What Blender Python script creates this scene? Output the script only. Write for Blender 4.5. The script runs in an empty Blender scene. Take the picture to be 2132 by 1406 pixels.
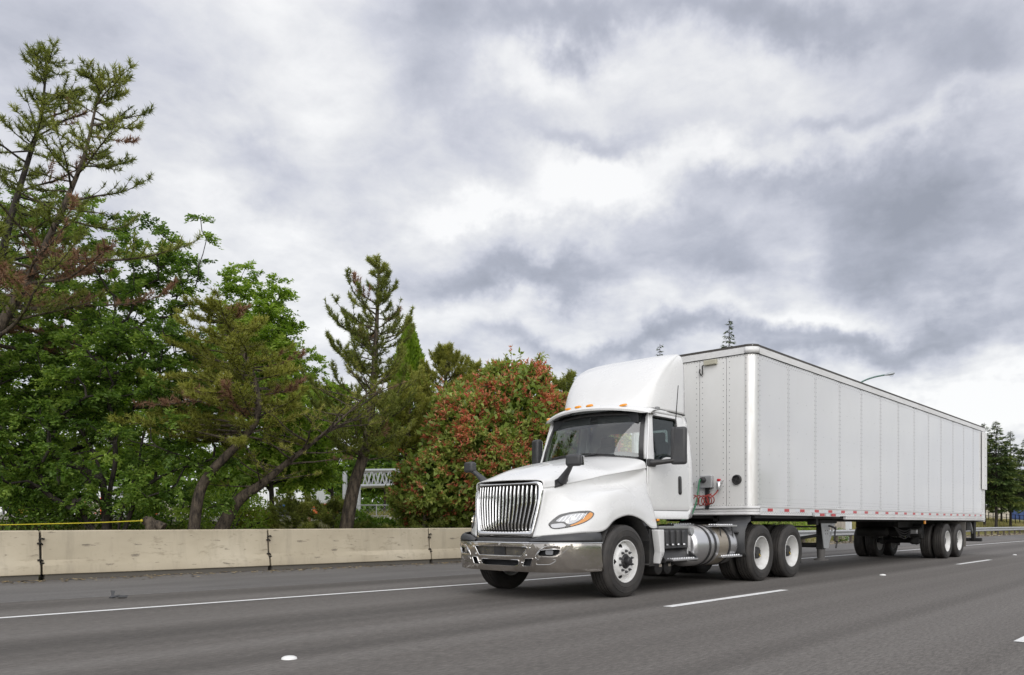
import bpy, bmesh, math, random
import numpy as np
from mathutils import Vector, Matrix, noise as mnoise

random.seed(7)
rng = np.random.default_rng(11)
SC = bpy.context.scene
COL = SC.collection
R = math.radians

# ------------------------------------------------------------------ camera
HEAD = R(42.6)                    # camera heading, measured from the road direction (+X runs away along the road)
EYE = 1.04
FPX = 28 / 36 * 2132              # focal length in pixels of the photograph (used only to place things while modelling)
cam_d = bpy.data.cameras.new('camera')
cam_d.lens = 28.0
cam_d.sensor_width = 36.0
cam_d.shift_y = (1088 - 703) / 2132
cam_d.clip_start = 0.1
cam_d.clip_end = 4000
cam_o = bpy.data.objects.new('camera', cam_d)
COL.objects.link(cam_o)
cam_o.location = (0, 0, EYE)
# forward must be (cos HEAD', sin HEAD') = (0.7361, 0.6769)
fw = Vector((math.cos(HEAD), math.sin(HEAD), 0))
cam_o.rotation_euler = fw.to_track_quat('-Z', 'Y').to_euler()
SC.camera = cam_o

# ------------------------------------------------------------------ render / exposure
SC.render.engine = 'CYCLES'
SC.cycles.use_denoising = True
SC.cycles.max_bounces = 8
SC.cycles.transparent_max_bounces = 16
SC.cycles.caustics_reflective = False
SC.cycles.caustics_refractive = False
SC.cycles.sample_clamp_indirect = 6
SC.view_settings.view_transform = 'Standard'
SC.view_settings.look = 'None'
SC.view_settings.exposure = 0.98
SC.view_settings.gamma = 1.0
SC.view_settings.use_curve_mapping = False

def srgb(r, g, b):
    f = lambda c: c / 12.92 if c <= 0.04045 else ((c + 0.055) / 1.055) ** 2.4
    return (f(r / 255), f(g / 255), f(b / 255), 1)

# ------------------------------------------------------------------ sun and sky
SUN_EL, SUN_AZ = R(25), R(228)     # azimuth of the sun in the XY plane
sun_d = bpy.data.lights.new('sun', 'SUN')
sun_d.energy = 1.35
sun_d.angle = R(80)
sun_d.color = (1.0, 0.975, 0.945)
sun_o = bpy.data.objects.new('sun', sun_d)
COL.objects.link(sun_o)
sdir = Vector((math.cos(SUN_EL) * math.cos(SUN_AZ), math.cos(SUN_EL) * math.sin(SUN_AZ), math.sin(SUN_EL)))
sun_o.rotation_euler = sdir.to_track_quat('Z', 'Y').to_euler()

def pdir(px, py):
    """direction of a photo pixel as a world direction"""
    u = (px - 1066) / FPX
    v = (1088 - py) / FPX
    s, c = math.sin(HEAD), math.cos(HEAD)
    return Vector((u * s + c, -u * c + s, v)).normalized()

def make_world():
    w = bpy.data.worlds.new('World')
    SC.world = w
    w.use_nodes = True
    nt = w.node_tree
    N, L = nt.nodes, nt.links
    N.clear()
    out = N.new('ShaderNodeOutputWorld')
    bg = N.new('ShaderNodeBackground')
    bg.inputs['Strength'].default_value = 0.069
    L.new(bg.outputs[0], out.inputs[0])
    sky = N.new('ShaderNodeTexSky')
    sky.sky_type = 'NISHITA'
    sky.sun_disc = False
    sky.sun_elevation = SUN_EL
    sky.sun_rotation = R(90) - SUN_AZ
    tc = N.new('ShaderNodeTexCoord')
    def math_(op, a, b=None, clamp=False):
        n = N.new('ShaderNodeMath'); n.operation = op; n.use_clamp = clamp
        for i, x in enumerate((a, b)):
            if x is None: continue
            if isinstance(x, (int, float)): n.inputs[i].default_value = x
            else: L.new(x, n.inputs[i])
        return n.outputs[0]
    def noise(vec, scale, detail=6, rough=0.55, dist=0.0):
        n = N.new('ShaderNodeTexNoise'); n.inputs['Scale'].default_value = scale
        n.inputs['Detail'].default_value = detail; n.inputs['Roughness'].default_value = rough
        n.inputs['Distortion'].default_value = dist
        L.new(vec, n.inputs['Vector']); return n
    D = tc.outputs['Generated']
    sep = N.new('ShaderNodeSeparateXYZ'); L.new(D, sep.inputs[0])
    z = math_('MAXIMUM', sep.outputs[2], 0.0)
    # cloud-layer coordinates: the direction met with a flat layer overhead, eased near the horizon
    inv = math_('DIVIDE', 1.0, math_('ADD', z, 0.22))
    comb = N.new('ShaderNodeCombineXYZ')
    L.new(math_('MULTIPLY', sep.outputs[0], inv), comb.inputs[0])
    L.new(math_('MULTIPLY', sep.outputs[1], inv), comb.inputs[1])
    comb.inputs[2].default_value = 3.7
    n1 = noise(comb.outputs[0], 1.9, 5, 0.5, 0.3)
    n2 = noise(comb.outputs[0], 4.6, 7, 0.56, 0.25)
    n3 = noise(comb.outputs[0], 13.0, 5, 0.6, 0.2)
    # the heavy banks and the bright break in the layer: soft lobes, edges frayed by warping the direction
    wn = noise(D, 5.0, 6, 0.6)
    vs = N.new('ShaderNodeVectorMath'); vs.operation = 'SUBTRACT'
    L.new(wn.outputs['Color'], vs.inputs[0]); vs.inputs[1].default_value = (0.5, 0.5, 0.5)
    vm = N.new('ShaderNodeVectorMath'); vm.operation = 'SCALE'
    L.new(vs.outputs[0], vm.inputs[0]); vm.inputs['Scale'].default_value = 0.20
    va = N.new('ShaderNodeVectorMath'); va.operation = 'ADD'
    L.new(D, va.inputs[0]); L.new(vm.outputs[0], va.inputs[1])
    def lobe(px, py, rx, ry, amt):
        """soft elongated lobe round a direction, rx, ry its half-widths as slopes"""
        d = pdir(px, py)
        right = Vector((d.y, -d.x, 0)).normalized()
        up = right.cross(d)
        o = None
        for ax, r in ((right, rx), (up, ry)):
            n = N.new('ShaderNodeVectorMath'); n.operation = 'DOT_PRODUCT'
            L.new(va.outputs[0], n.inputs[0]); n.inputs[1].default_value = ax / r
            q = math_('SUBTRACT', n.outputs['Value'], float(ax.dot(d) / r))
            q = math_('MULTIPLY', q, q)
            o = q if o is None else math_('ADD', o, q)
        front = N.new('ShaderNodeVectorMath'); front.operation = 'DOT_PRODUCT'
        L.new(va.outputs[0], front.inputs[0]); front.inputs[1].default_value = d
        e = math_('POWER', 2.718, math_('MULTIPLY', o, -1.0))
        e = math_('MULTIPLY', e, math_('GREATER_THAN', front.outputs['Value'], 0.2))
        return math_('MULTIPLY', e, amt)
    total = None
    P = 1 / FPX
    for (px, py, rx, ry, a) in (
            (1240, 390, 160, 66, 0.5), (1030, 460, 150, 30, 0.35), (1480, 320, 90, 34, 0.25), (1160, 140, 110, 50, 0.28), (1560, 110, 130, 50, 0.15), (1960, 240, 180, 24, 0.25),
            (1760, 210, 130, 30, 0.2), (560, 170, 110, 180, 0.16), (560, 490, 260, 90, 0.22), (860, 660, 330, 40, 0.2), (1760, 640, 330, 22, 0.35), (1950, 830, 300, 60, 0.5), (1700, 560, 60, 60, 0.2),
            (1120, 585, 190, 34, -0.55), (1430, 470, 150, 60, -0.38), (1480, 560, 120, 40, -0.25), (1620, 370, 130, 28, -0.3), (1900, 400, 130, 75, -0.62), (1960, 500, 200, 60, -0.4), (2060, 600, 160, 40, -0.4),
            (2080, 130, 170, 110, -0.34), (930, 130, 100, 90, -0.36), (1000, 230, 120, 50, -0.15), (1320, 12, 340, 45, -0.55), (1720, 10, 200, 40, -0.25), (1690, 690, 330, 36, -0.55), (1230, 725, 200, 22, -0.35),
            (560, 380, 80, 50, -0.26), (790, 460, 90, 40, -0.14), (130, 60, 260, 170, -0.16), (1240, 285, 110, 28, -0.32), (1720, 235, 130, 26, -0.34), (740, 90, 160, 90, -0.08)):
        o = lobe(px, py, rx * P, ry * P, a)
        total = o if total is None else math_('ADD', total, o)
    v = math_('MULTIPLY', math_('SUBTRACT', n1.outputs['Fac'], 0.5), 0.55)
    for nn, k in ((n2, 0.78), (n3, 0.30)):
        v = math_('ADD', v, math_('MULTIPLY', math_('SUBTRACT', nn.outputs['Fac'], 0.5), k))
    v = math_('ADD', math_('ADD', v, math_('MULTIPLY', total, 1.0)), 0.685, True)
    cr = N.new('ShaderNodeValToRGB')
    e = cr.color_ramp.elements
    e[0].position = 0.0; e[0].color = (2.7, 2.86, 3.35, 1)
    e[1].position = 1.0; e[1].color = (8.0, 8.0, 8.0, 1)
    for p, c in ((0.30, (3.72, 3.88, 4.5, 1)), (0.55, (5.1, 5.22, 5.8, 1)), (0.78, (6.6, 6.65, 6.85, 1))):
        q = e.new(p); q.color = c
    L.new(v, cr.inputs['Fac'])
    # an overcast sky brightens smoothly towards the zenith
    gain = math_('ADD', 0.92, math_('MULTIPLY', math_('MAXIMUM', math_('SUBTRACT', z, 0.45), 0.0), 0.45))
    gm = N.new('ShaderNodeVectorMath'); gm.operation = 'SCALE'
    L.new(cr.outputs[0], gm.inputs[0]); L.new(gain, gm.inputs['Scale'])
    mx = N.new('ShaderNodeMix'); mx.data_type = 'RGBA'
    mx.inputs['Factor'].default_value = 0.94
    L.new(sky.outputs[0], mx.inputs['A']); L.new(gm.outputs[0], mx.inputs['B'])
    L.new(mx.outputs['Result'], bg.inputs['Color'])
make_world()

# ------------------------------------------------------------------ helpers
def W(px, py, z):
    """world point seen at photo pixel (px, py) at depth z metres (modelling aid)"""
    u = (px - 1066) / FPX
    s, c = math.sin(HEAD), math.cos(HEAD)
    return Vector(((u * s + c) * z, (-u * c + s) * z, EYE + (1088 - py) * z / FPX))
RIGHT = Vector((math.sin(HEAD), -math.cos(HEAD), 0))
DEEP = Vector((math.cos(HEAD), math.sin(HEAD), 0))

ORG = {}
def tag(o, label=None, cat=None, group=None, kind=None):
    if label: o['label'] = label
    if cat: o['category'] = cat
    if group: o['group'] = group
    if kind: o['kind'] = kind
    return o
def thing(name, loc, label, cat, group=None):
    o = bpy.data.objects.new(name, None)
    o.empty_display_size = 0.2
    COL.objects.link(o)
    o.location = loc
    ORG[o.name] = Vector(loc)
    return tag(o, label, cat, group)
def link(name, me, mat=None, parent=None, org=None):
    """link a mesh whose vertices are in world coordinates; org: its own pivot"""
    o = bpy.data.objects.new(name, me)
    COL.objects.link(o)
    if mat is not None and len(me.materials) == 0:
        for m in (mat if isinstance(mat, (list, tuple)) else [mat]): me.materials.append(m)
    po = ORG[parent.name] if parent is not None else Vector((0, 0, 0))
    oo = Vector(org) if org is not None else po
    if oo.length > 0: me.transform(Matrix.Translation(-oo))
    if parent is not None: o.parent = parent
    o.location = oo - po
    ORG[o.name] = oo
    return o
def copy_tree(o, parent=None, delta=None):
    c = o.copy(); COL.objects.link(c)
    if parent is not None: c.parent = parent
    if delta is not None: c.location = o.location + Vector(delta)
    ORG[c.name] = ORG[o.name] + (Vector(delta) if delta is not None else Vector((0, 0, 0)))
    for ch in [x for x in list(bpy.data.objects) if x.parent == o]:
        copy_tree(ch, c)
    return c

class MB:
    def __init__(s):
        s.v = []; s.f = []
    def add(s, vs, fs):
        b = len(s.v); s.v += [tuple(x) for x in vs]; s.f += [tuple(i + b for i in f) for f in fs]; return s
    def box(s, x0, x1, y0, y1, z0, z1):
        vs = [(x, y, z) for x in (x0, x1) for y in (y0, y1) for z in (z0, z1)]
        return s.add(vs, [(0, 1, 3, 2), (4, 6, 7, 5), (0, 4, 5, 1), (2, 3, 7, 6), (0, 2, 6, 4), (1, 5, 7, 3)])
    def hexa(s, lo, hi):
        """lo, hi: four corners each, in the same order round"""
        n = len(lo)
        return s.add(list(lo) + list(hi), [tuple(range(n))[::-1], tuple(range(n, 2 * n))] + [(i, (i + 1) % n, n + (i + 1) % n, n + i) for i in range(n)])
    def tube(s, pts, r, n=10, cap=True):
        pts = [Vector(p) for p in pts]
        rs = r if isinstance(r, (list, tuple)) else [r] * len(pts)
        up = None; rings = []
        for i, p in enumerate(pts):
            t = (pts[min(i + 1, len(pts) - 1)] - pts[max(i - 1, 0)]).normalized()
            if up is None: up = t.orthogonal().normalized()
            up = (up - t * up.dot(t)).normalized()
            b = t.cross(up)
            rings.append([p + (up * math.cos(a) + b * math.sin(a)) * rs[i] for a in [2 * math.pi * k / n for k in range(n)]])
        vs = [q for g in rings for q in g]
        fs = [(i * n + k, i * n + (k + 1) % n, (i + 1) * n + (k + 1) % n, (i + 1) * n + k) for i in range(len(pts) - 1) for k in range(n)]
        if cap: fs += [tuple(range(n))[::-1], tuple(range((len(pts) - 1) * n, len(pts) * n))]
        return s.add(vs, fs)
    def lathe(s, prof, c, n=48, axis='Y', closed=False):
        """prof: (along axis, radius)"""
        c = Vector(c); vs = []
        for a, r in prof:
            for k in range(n):
                t = 2 * math.pi * k / n
                p = (a, r * math.cos(t), r * math.sin(t))
                vs.append(c + (Vector((p[1], p[0], p[2])) if axis == 'Y' else Vector(p) if axis == 'X' else Vector((p[1], p[2], p[0]))))
        m = len(prof)
        fs = [(i * n + k, i * n + (k + 1) % n, ((i + 1) % m) * n + (k + 1) % n, ((i + 1) % m) * n + k) for i in range(m if closed else m - 1) for k in range(n)]
        return s.add(vs, fs)
    def grid(s, P):
        nr, nc = len(P), len(P[0])
        return s.add([q for row in P for q in row], [(i * nc + j, i * nc + j + 1, (i + 1) * nc + j + 1, (i + 1) * nc + j) for i in range(nr - 1) for j in range(nc - 1)])
    def mesh(s, name, smooth=None):
        me = bpy.data.meshes.new(name)
        me.from_pydata(s.v, [], s.f)
        bm = bmesh.new(); bm.from_mesh(me)
        bmesh.ops.recalc_face_normals(bm, faces=bm.faces)
        bm.to_mesh(me); bm.free()
        if smooth is not None:
            shade(me, smooth)
        return me
    def build(s, name, mat, parent=None, org=None, smooth=None, bevel=None, solid=None, subd=None, seg=2):
        o = link(name, s.mesh(name, smooth), mat, parent, org)
        if solid:
            m = o.modifiers.new('solid', 'SOLIDIFY'); m.thickness = solid; m.offset = 0
        if bevel:
            m = o.modifiers.new('bevel', 'BEVEL'); m.width = bevel; m.segments = seg; m.limit_method = 'ANGLE'; m.angle_limit = R(35)
            m.harden_normals = False
        return o
def shade(me, ang):
    me.polygons.foreach_set('use_smooth', [True] * len(me.polygons))
    if ang < 179:
        try: me.set_sharp_from_angle(angle=R(ang))
        except Exception: pass

def crom(P, t):
    """Catmull-Rom through a list of vectors, t in 0..len-1"""
    n = len(P); i = min(int(t), n - 2); f = t - i
    p1, p2 = P[i], P[i + 1]
    p0 = P[i - 1] if i > 0 else p1 * 2 - p2
    p3 = P[i + 2] if i + 2 < n else p2 * 2 - p1
    return 0.5 * ((2 * p1) + (p2 - p0) * f + (2 * p0 - 5 * p1 + 4 * p2 - p3) * f * f + (3 * p1 - p0 - 3 * p2 + p3) * f ** 3)
class Net:
    def __init__(s, rows): s.r = [[Vector(p) for p in row] for row in rows]
    def at(s, a, b):
        return crom([crom(row, b) for row in s.r], a)
    def normal(s, a, b):
        e = 0.01
        A, B = len(s.r) - 1, len(s.r[0]) - 1
        da = s.at(min(a + e, A), b) - s.at(max(a - e, 0), b)
        db = s.at(a, min(b + e, B)) - s.at(a, max(b - e, 0))
        return da.cross(db).normalized()
    def pts(s, k):
        A, B = len(s.r) - 1, len(s.r[0]) - 1
        out = []
        for i in range(A * k + 1):
            c = None
            out.append([s.at(i / k, j / k) for j in range(B * k + 1)])
        return out

def poly_fill(outer, holes, cuts=()):
    """2-D polygon with holes -> (verts2d, faces) ; cuts: list of (axis, value) to add edges along"""
    bm = bmesh.new()
    for loop in [outer] + list(holes):
        vs = [bm.verts.new((p[0], p[1], 0)) for p in loop]
        for i in range(len(vs)): bm.edges.new((vs[i], vs[(i + 1) % len(vs)]))
    bmesh.ops.triangle_fill(bm, use_beauty=True, use_dissolve=False, edges=bm.edges[:])
    for ax, val in cuts:
        co = (val, 0, 0) if ax == 0 else (0, val, 0)
        no = (1, 0, 0) if ax == 0 else (0, 1, 0)
        bmesh.ops.bisect_plane(bm, geom=bm.verts[:] + bm.edges[:] + bm.faces[:], plane_co=co, plane_no=no)
    bm.verts.index_update()
    v = [(a.co.x, a.co.y) for a in bm.verts]
    f = [tuple(x.index for x in q.verts) for q in bm.faces]
    bm.free()
    return v, f
def rounded(pts, r, n=4):
    """round the corners of a 2-D polygon"""
    out = []; m = len(pts)
    for i in range(m):
        p = Vector(pts[i]); a = Vector(pts[i - 1]); b = Vector(pts[(i + 1) % m])
        rr = r[i] if isinstance(r, (list, tuple)) else r
        da, db = (a - p), (b - p)
        d = min(rr, da.length * 0.45, db.length * 0.45)
        p0, p1 = p + da.normalized() * d, p + db.normalized() * d
        for k in range(n + 1):
            t = k / n
            q = p0 * (1 - t) ** 2 + p * 2 * t * (1 - t) + p1 * t * t
            out.append((q.x, q.y))
    return out

# ------------------------------------------------------------------ materials
def mat(name, base=(0.5, 0.5, 0.5), rough=0.5, metal=0.0, spec=0.5, coat=0.0, emit=None, estr=0.0):
    m = bpy.data.materials.new(name)
    m.use_nodes = True
    b = m.node_tree.nodes['Principled BSDF']
    b.inputs['Base Color'].default_value = (*base[:3], 1)
    b.inputs['Roughness'].default_value = rough
    b.inputs['Metallic'].default_value = metal
    b.inputs['Specular IOR Level'].default_value = spec
    b.inputs['Coat Weight'].default_value = coat
    b.inputs['Coat Roughness'].default_value = 0.08
    if emit:
        b.inputs['Emission Color'].default_value = (*emit, 1)
        b.inputs['Emission Strength'].default_value = estr
    return m
def nodes(m): return m.node_tree.nodes, m.node_tree.links, m.node_tree.nodes['Principled BSDF']
def tex_noise(m, scale, detail=5, rough=0.55, stretch=None, coord='Object', dist=0.0):
    N, L, b = nodes(m)
    tc = N.new('ShaderNodeTexCoord'); mp = N.new('ShaderNodeMapping'); n = N.new('ShaderNodeTexNoise')
    L.new(tc.outputs[coord], mp.inputs[0]); L.new(mp.outputs[0], n.inputs['Vector'])
    if stretch: mp.inputs['Scale'].default_value = stretch
    n.inputs['Scale'].default_value = scale; n.inputs['Detail'].default_value = detail; n.inputs['Roughness'].default_value = rough
    n.inputs['Distortion'].default_value = dist
    return n.outputs['Fac']
def ramp(m, fac, stops, interp='LINEAR'):
    N, L, b = nodes(m)
    r = N.new('ShaderNodeValToRGB'); r.color_ramp.interpolation = interp
    e = r.color_ramp.elements
    e[0].position, e[0].color = stops[0][0], (*stops[0][1][:3], 1)
    e[1].position, e[1].color = stops[-1][0], (*stops[-1][1][:3], 1)
    for p, c in stops[1:-1]:
        q = e.new(p); q.color = (*c[:3], 1)
    L.new(fac, r.inputs[0]); return r.outputs[0]
def g3(x): return (x, x, x)
def mixc(m, fac, a, b_, mode='MIX'):
    N, L, b = nodes(m)
    n = N.new('ShaderNodeMix'); n.data_type = 'RGBA'; n.blend_type = mode
    if isinstance(fac, (int, float)): n.inputs['Factor'].default_value = fac
    else: L.new(fac, n.inputs['Factor'])
    for k, x in (('A', a), ('B', b_)):
        if isinstance(x, (tuple, list)): n.inputs[k].default_value = (*x[:3], 1)
        else: L.new(x, n.inputs[k])
    return n.outputs['Result']
def bump(m, fac, strength=0.2, dist=0.01):
    N, L, b = nodes(m)
    n = N.new('ShaderNodeBump'); n.inputs['Strength'].default_value = strength; n.inputs['Distance'].default_value = dist
    L.new(fac, n.inputs['Height']); L.new(n.outputs[0], b.inputs['Normal'])
def setc(m, sock, name='Base Color'):
    N, L, b = nodes(m); L.new(sock, b.inputs[name])

def grimy(m, base, dirt, amount=0.35, scale=3.0, stretch=(1, 1, 1), rough=(0.25, 0.5)):
    a = tex_noise(m, scale, 8, 0.65, stretch)
    f = ramp(m, a, [(0.42, g3(0)), (0.8, g3(amount))])
    setc(m, mixc(m, f, base, dirt))
    setc(m, ramp(m, a, [(0.3, g3(rough[0])), (0.75, g3(rough[1]))]), 'Roughness')
    return m

M = {}
M['paint'] = grimy(mat('white_paint', coat=0.5), (0.75, 0.752, 0.748), (0.60, 0.58, 0.54), 0.12, 1.3, (1, 1, 1.4), (0.22, 0.34))
def specks(m, base_sock_name='Base Color'):
    N, L, b = nodes(m)
    old = b.inputs['Base Color'].links[0].from_socket
    s = tex_noise(m, 34, 2, 0.5)
    setc(m, mixc(m, ramp(m, s, [(0.745, g3(0)), (0.775, g3(0.4))]), old, (0.30, 0.27, 0.22)))
specks(M['paint'])
M['trailer'] = grimy(mat('trailer_panel', coat=0.9), (0.63, 0.635, 0.64), (0.50, 0.50, 0.49), 0.25, 0.9, (1, 1, 0.6), (0.12, 0.2))
M['front_panel'] = grimy(mat('trailer_front_panel'), (0.78, 0.78, 0.765), (0.60, 0.59, 0.56), 0.35, 1.6, (1, 1, 0.5), (0.3, 0.45))
M['rail'] = grimy(mat('trailer_rail'), (0.74, 0.74, 0.74), (0.45, 0.44, 0.42), 0.5, 5, (0.4, 1, 2), (0.3, 0.5))
M['corner'] = grimy(mat('corner_metal', metal=0.45), (0.80, 0.80, 0.79), (0.45, 0.42, 0.38), 0.75, 5, (1, 1, 0.18), (0.3, 0.5))
M['rivet'] = mat('rivet_grey', (0.16, 0.165, 0.18), 0.5, 0.3)
M['chrome'] = mat('chrome', (0.80, 0.80, 0.80), 0.05, 1.0)
bump(M['chrome'], tex_noise(M['chrome'], 9, 2, 0.4), 0.05, 0.02)
M['bumper'] = grimy(mat('bumper_chrome', metal=1.0), (0.60, 0.565, 0.52), (0.34, 0.29, 0.235), 0.55, 16, (1, 1, 1), (0.10, 0.28))
bump(M['bumper'], tex_noise(M['bumper'], 5, 2, 0.4), 0.08, 0.03)
M['alu'] = grimy(mat('aluminium', metal=0.9), (0.68, 0.68, 0.69), (0.50, 0.48, 0.45), 0.3, 4, (0.5, 1, 1), (0.26, 0.36))
M['steel'] = grimy(mat('galvanised', metal=0.5), (0.50, 0.51, 0.52), (0.30, 0.29, 0.27), 0.6, 6, (1, 1, 1), (0.4, 0.6))
M['black'] = grimy(mat('black_plastic'), (0.022, 0.022, 0.024), (0.085, 0.08, 0.072), 0.6, 5, (1, 1, 1), (0.35, 0.6))
M['grey_plastic'] = grimy(mat('charcoal_plastic'), (0.045, 0.046, 0.05), (0.10, 0.098, 0.09), 0.5, 5, (1, 1, 1), (0.4, 0.6))
M['chassis'] = grimy(mat('chassis_black'), (0.014, 0.014, 0.015), (0.055, 0.05, 0.042), 0.6, 4, (1, 1, 1), (0.5, 0.8))
M['rubber'] = grimy(mat('tyre_rubber'), (0.030, 0.028, 0.027), (0.085, 0.076, 0.067), 0.75, 5, (1, 1, 1), (0.55, 0.8))
M['rim'] = grimy(mat('white_rim'), (0.76, 0.76, 0.75), (0.45, 0.42, 0.37), 0.5, 8, (1, 1, 1), (0.3, 0.5))
M['dark'] = mat('dark_interior', (0.02, 0.021, 0.024), 0.7)
M['seat'] = mat('seat_cloth', (0.055, 0.06, 0.068), 0.85)
M['trimgrey'] = mat('cab_trim_grey', (0.30, 0.305, 0.31), 0.7)
M['belt'] = mat('orange_belt', (0.65, 0.10, 0.02), 0.6)
M['amber'] = mat('amber_lens', (0.82, 0.31, 0.012), 0.3, coat=0.2)
M['turn'] = mat('amber_turn_lens', (0.80, 0.29, 0.012), 0.35, spec=0.3)
M['red'] = mat('red_reflector', (0.50, 0.012, 0.02), 0.3, coat=0.4)
M['white_tape'] = mat('white_reflector', (0.66, 0.68, 0.71), 0.3, coat=0.3)
M['red_hose'] = mat('red_hose', (0.30, 0.03, 0.02), 0.4)
M['blue_hose'] = mat('blue_hose', (0.01, 0.07, 0.30), 0.4)
M['green_hose'] = mat('green_hose', (0.02, 0.16, 0.07), 0.4)
M['beige_box'] = mat('beige_plastic', (0.45, 0.43, 0.34), 0.5)
M['yellow'] = mat('yellow_plastic', (0.60, 0.42, 0.03), 0.5)
M['orange'] = grimy(mat('orange_paint'), (0.70, 0.14, 0.03), (0.4, 0.12, 0.05), 0.5, 3)
M['blue'] = mat('blue_paint', (0.015, 0.12, 0.42), 0.4)
M['wood'] = grimy(mat('weathered_wood'), (0.42, 0.38, 0.32), (0.22, 0.19, 0.16), 0.8, 6, (1, 1, 0.2), (0.7, 0.9))
M['concrete_pale'] = grimy(mat('pale_concrete'), (0.48, 0.44, 0.37), (0.28, 0.25, 0.20), 0.7, 2, (1, 1, 1), (0.7, 0.9))
M['wall_white'] = grimy(mat('white_cladding'), (0.68, 0.70, 0.72), (0.45, 0.46, 0.47), 0.5, 1.5)
M['lamp_green'] = mat('lamp_arm_green', (0.10, 0.17, 0.15), 0.4, 0.5)
M['lamp_head'] = mat('lamp_head_grey', (0.38, 0.41, 0.44), 0.4, 0.2)
M['reflector_white'] = mat('white_ceramic', (0.80, 0.80, 0.78), 0.3)
M['rope'] = mat('yellow_rope', (0.50, 0.43, 0.03), 0.6)

def glass(name, tint=(0.75, 0.82, 0.80), refl=1.0):
    m = bpy.data.materials.new(name); m.use_nodes = True
    N, L = m.node_tree.nodes, m.node_tree.links
    N.clear()
    o = N.new('ShaderNodeOutputMaterial'); mx = N.new('ShaderNodeMixShader'); t = N.new('ShaderNodeBsdfTransparent'); g = N.new('ShaderNodeBsdfGlossy')
    t.inputs[0].default_value = (*tint, 1); g.inputs['Roughness'].default_value = 0.02
    ge = N.new('ShaderNodeNewGeometry'); dt = N.new('ShaderNodeVectorMath'); dt.operation = 'DOT_PRODUCT'
    L.new(ge.outputs['Incoming'], dt.inputs[0]); L.new(ge.outputs['Normal'], dt.inputs[1])
    def mt(op, x, y):
        n = N.new('ShaderNodeMath'); n.operation = op; n.use_clamp = op == 'ADD'
        for k_, v_ in enumerate((x, y)):
            if isinstance(v_, (int, float)): n.inputs[k_].default_value = v_
            elif v_ is not None: L.new(v_, n.inputs[k_])
        return n.outputs[0]
    cs = mt('SUBTRACT', 1.0, mt('ABSOLUTE', dt.outputs['Value'], None))
    fr = mt('ADD', mt('MULTIPLY', mt('POWER', cs, 5.0), 0.9), 0.07 * refl)
    L.new(fr, mx.inputs[0]); L.new(t.outputs[0], mx.inputs[1]); L.new(g.outputs[0], mx.inputs[2]); L.new(mx.outputs[0], o.inputs[0])
    return m
M['glass'] = glass('windscreen_glass', (0.88, 0.95, 0.93), 2.1)
M['glass_side'] = glass('side_glass', (0.55, 0.63, 0.63), 0.9)
M['lens'] = glass('clear_lens', (0.93, 0.94, 0.95), 0.8)
M['reflect'] = mat('lamp_reflector', (0.34, 0.34, 0.35), 0.3, 0.8)
M['bulb'] = mat('lit_bulb', (1, 1, 1), 0.3, emit=(1.0, 0.86, 0.62), estr=1.3)

# asphalt: long tyre tracks run with the road (+X)
def asphalt():
    m = mat('asphalt', rough=0.85)
    N, L, b = nodes(m)
    bands = tex_noise(m, 1.0, 3, 0.55, (0.004, 0.75, 0.0), 'Object')
    patch = tex_noise(m, 0.9, 5, 0.6, (0.12, 0.8, 1), 'Object')
    grain = tex_noise(m, 42, 4, 0.8, (0.22, 1, 1), 'Object')
    fine = tex_noise(m, 170, 2, 0.7, None, 'Object')
    c = ramp(m, bands, [(0.34, (0.070, 0.063, 0.057)), (0.5, (0.122, 0.111, 0.101)), (0.64, (0.165, 0.153, 0.141))])
    c = mixc(m, ramp(m, patch, [(0.35, g3(0.0)), (0.7, g3(0.45))]), c, (0.142, 0.130, 0.118))
    c = mixc(m, 1.0, c, ramp(m, grain, [(0.32, g3(0.60)), (0.5, g3(0.95)), (0.63, g3(1.28)), (0.72, g3(1.85))]), 'MULTIPLY')
    c = mixc(m, 1.0, c, ramp(m, fine, [(0.3, g3(0.75)), (0.6, g3(1.1)), (0.75, g3(1.6))]), 'MULTIPLY')
    setc(m, c)
    bump(m, grain, 0.35, 0.006)
    b.inputs['Specular IOR Level'].default_value = 0.4
    return m
M['asphalt'] = asphalt()
def shoulder_mat():
    m = mat('shoulder_asphalt', rough=0.9)
    patch = tex_noise(m, 0.8, 6, 0.65, (0.3, 1, 1))
    grain = tex_noise(m, 60, 3, 0.8, (0.4, 1, 1))
    c = ramp(m, patch, [(0.3, (0.10, 0.094, 0.089)), (0.7, (0.16, 0.152, 0.145))])
    setc(m, mixc(m, 1.0, c, ramp(m, grain, [(0.3, g3(0.65)), (0.5, g3(1)), (0.7, g3(1.5))]), 'MULTIPLY'))
    bump(m, grain, 0.3, 0.006)
    return m
M['shoulder'] = shoulder_mat()
def paint_line():
    m = mat('road_paint', rough=0.6)
    a = tex_noise(m, 30, 5, 0.7, (0.3, 1, 1))
    setc(m, ramp(m, a, [(0.3, (0.55, 0.54, 0.52)), (0.5, (0.80, 0.80, 0.79))]))
    return m
M['line'] = paint_line()
def thin_line():
    m = mat('worn_seam', rough=0.8)
    a = tex_noise(m, 6, 5, 0.7, (1, 3, 1))
    setc(m, ramp(m, a, [(0.35, (0.12, 0.115, 0.11)), (0.6, (0.30, 0.29, 0.275))]))
    return m
M['seam'] = thin_line()
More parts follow.
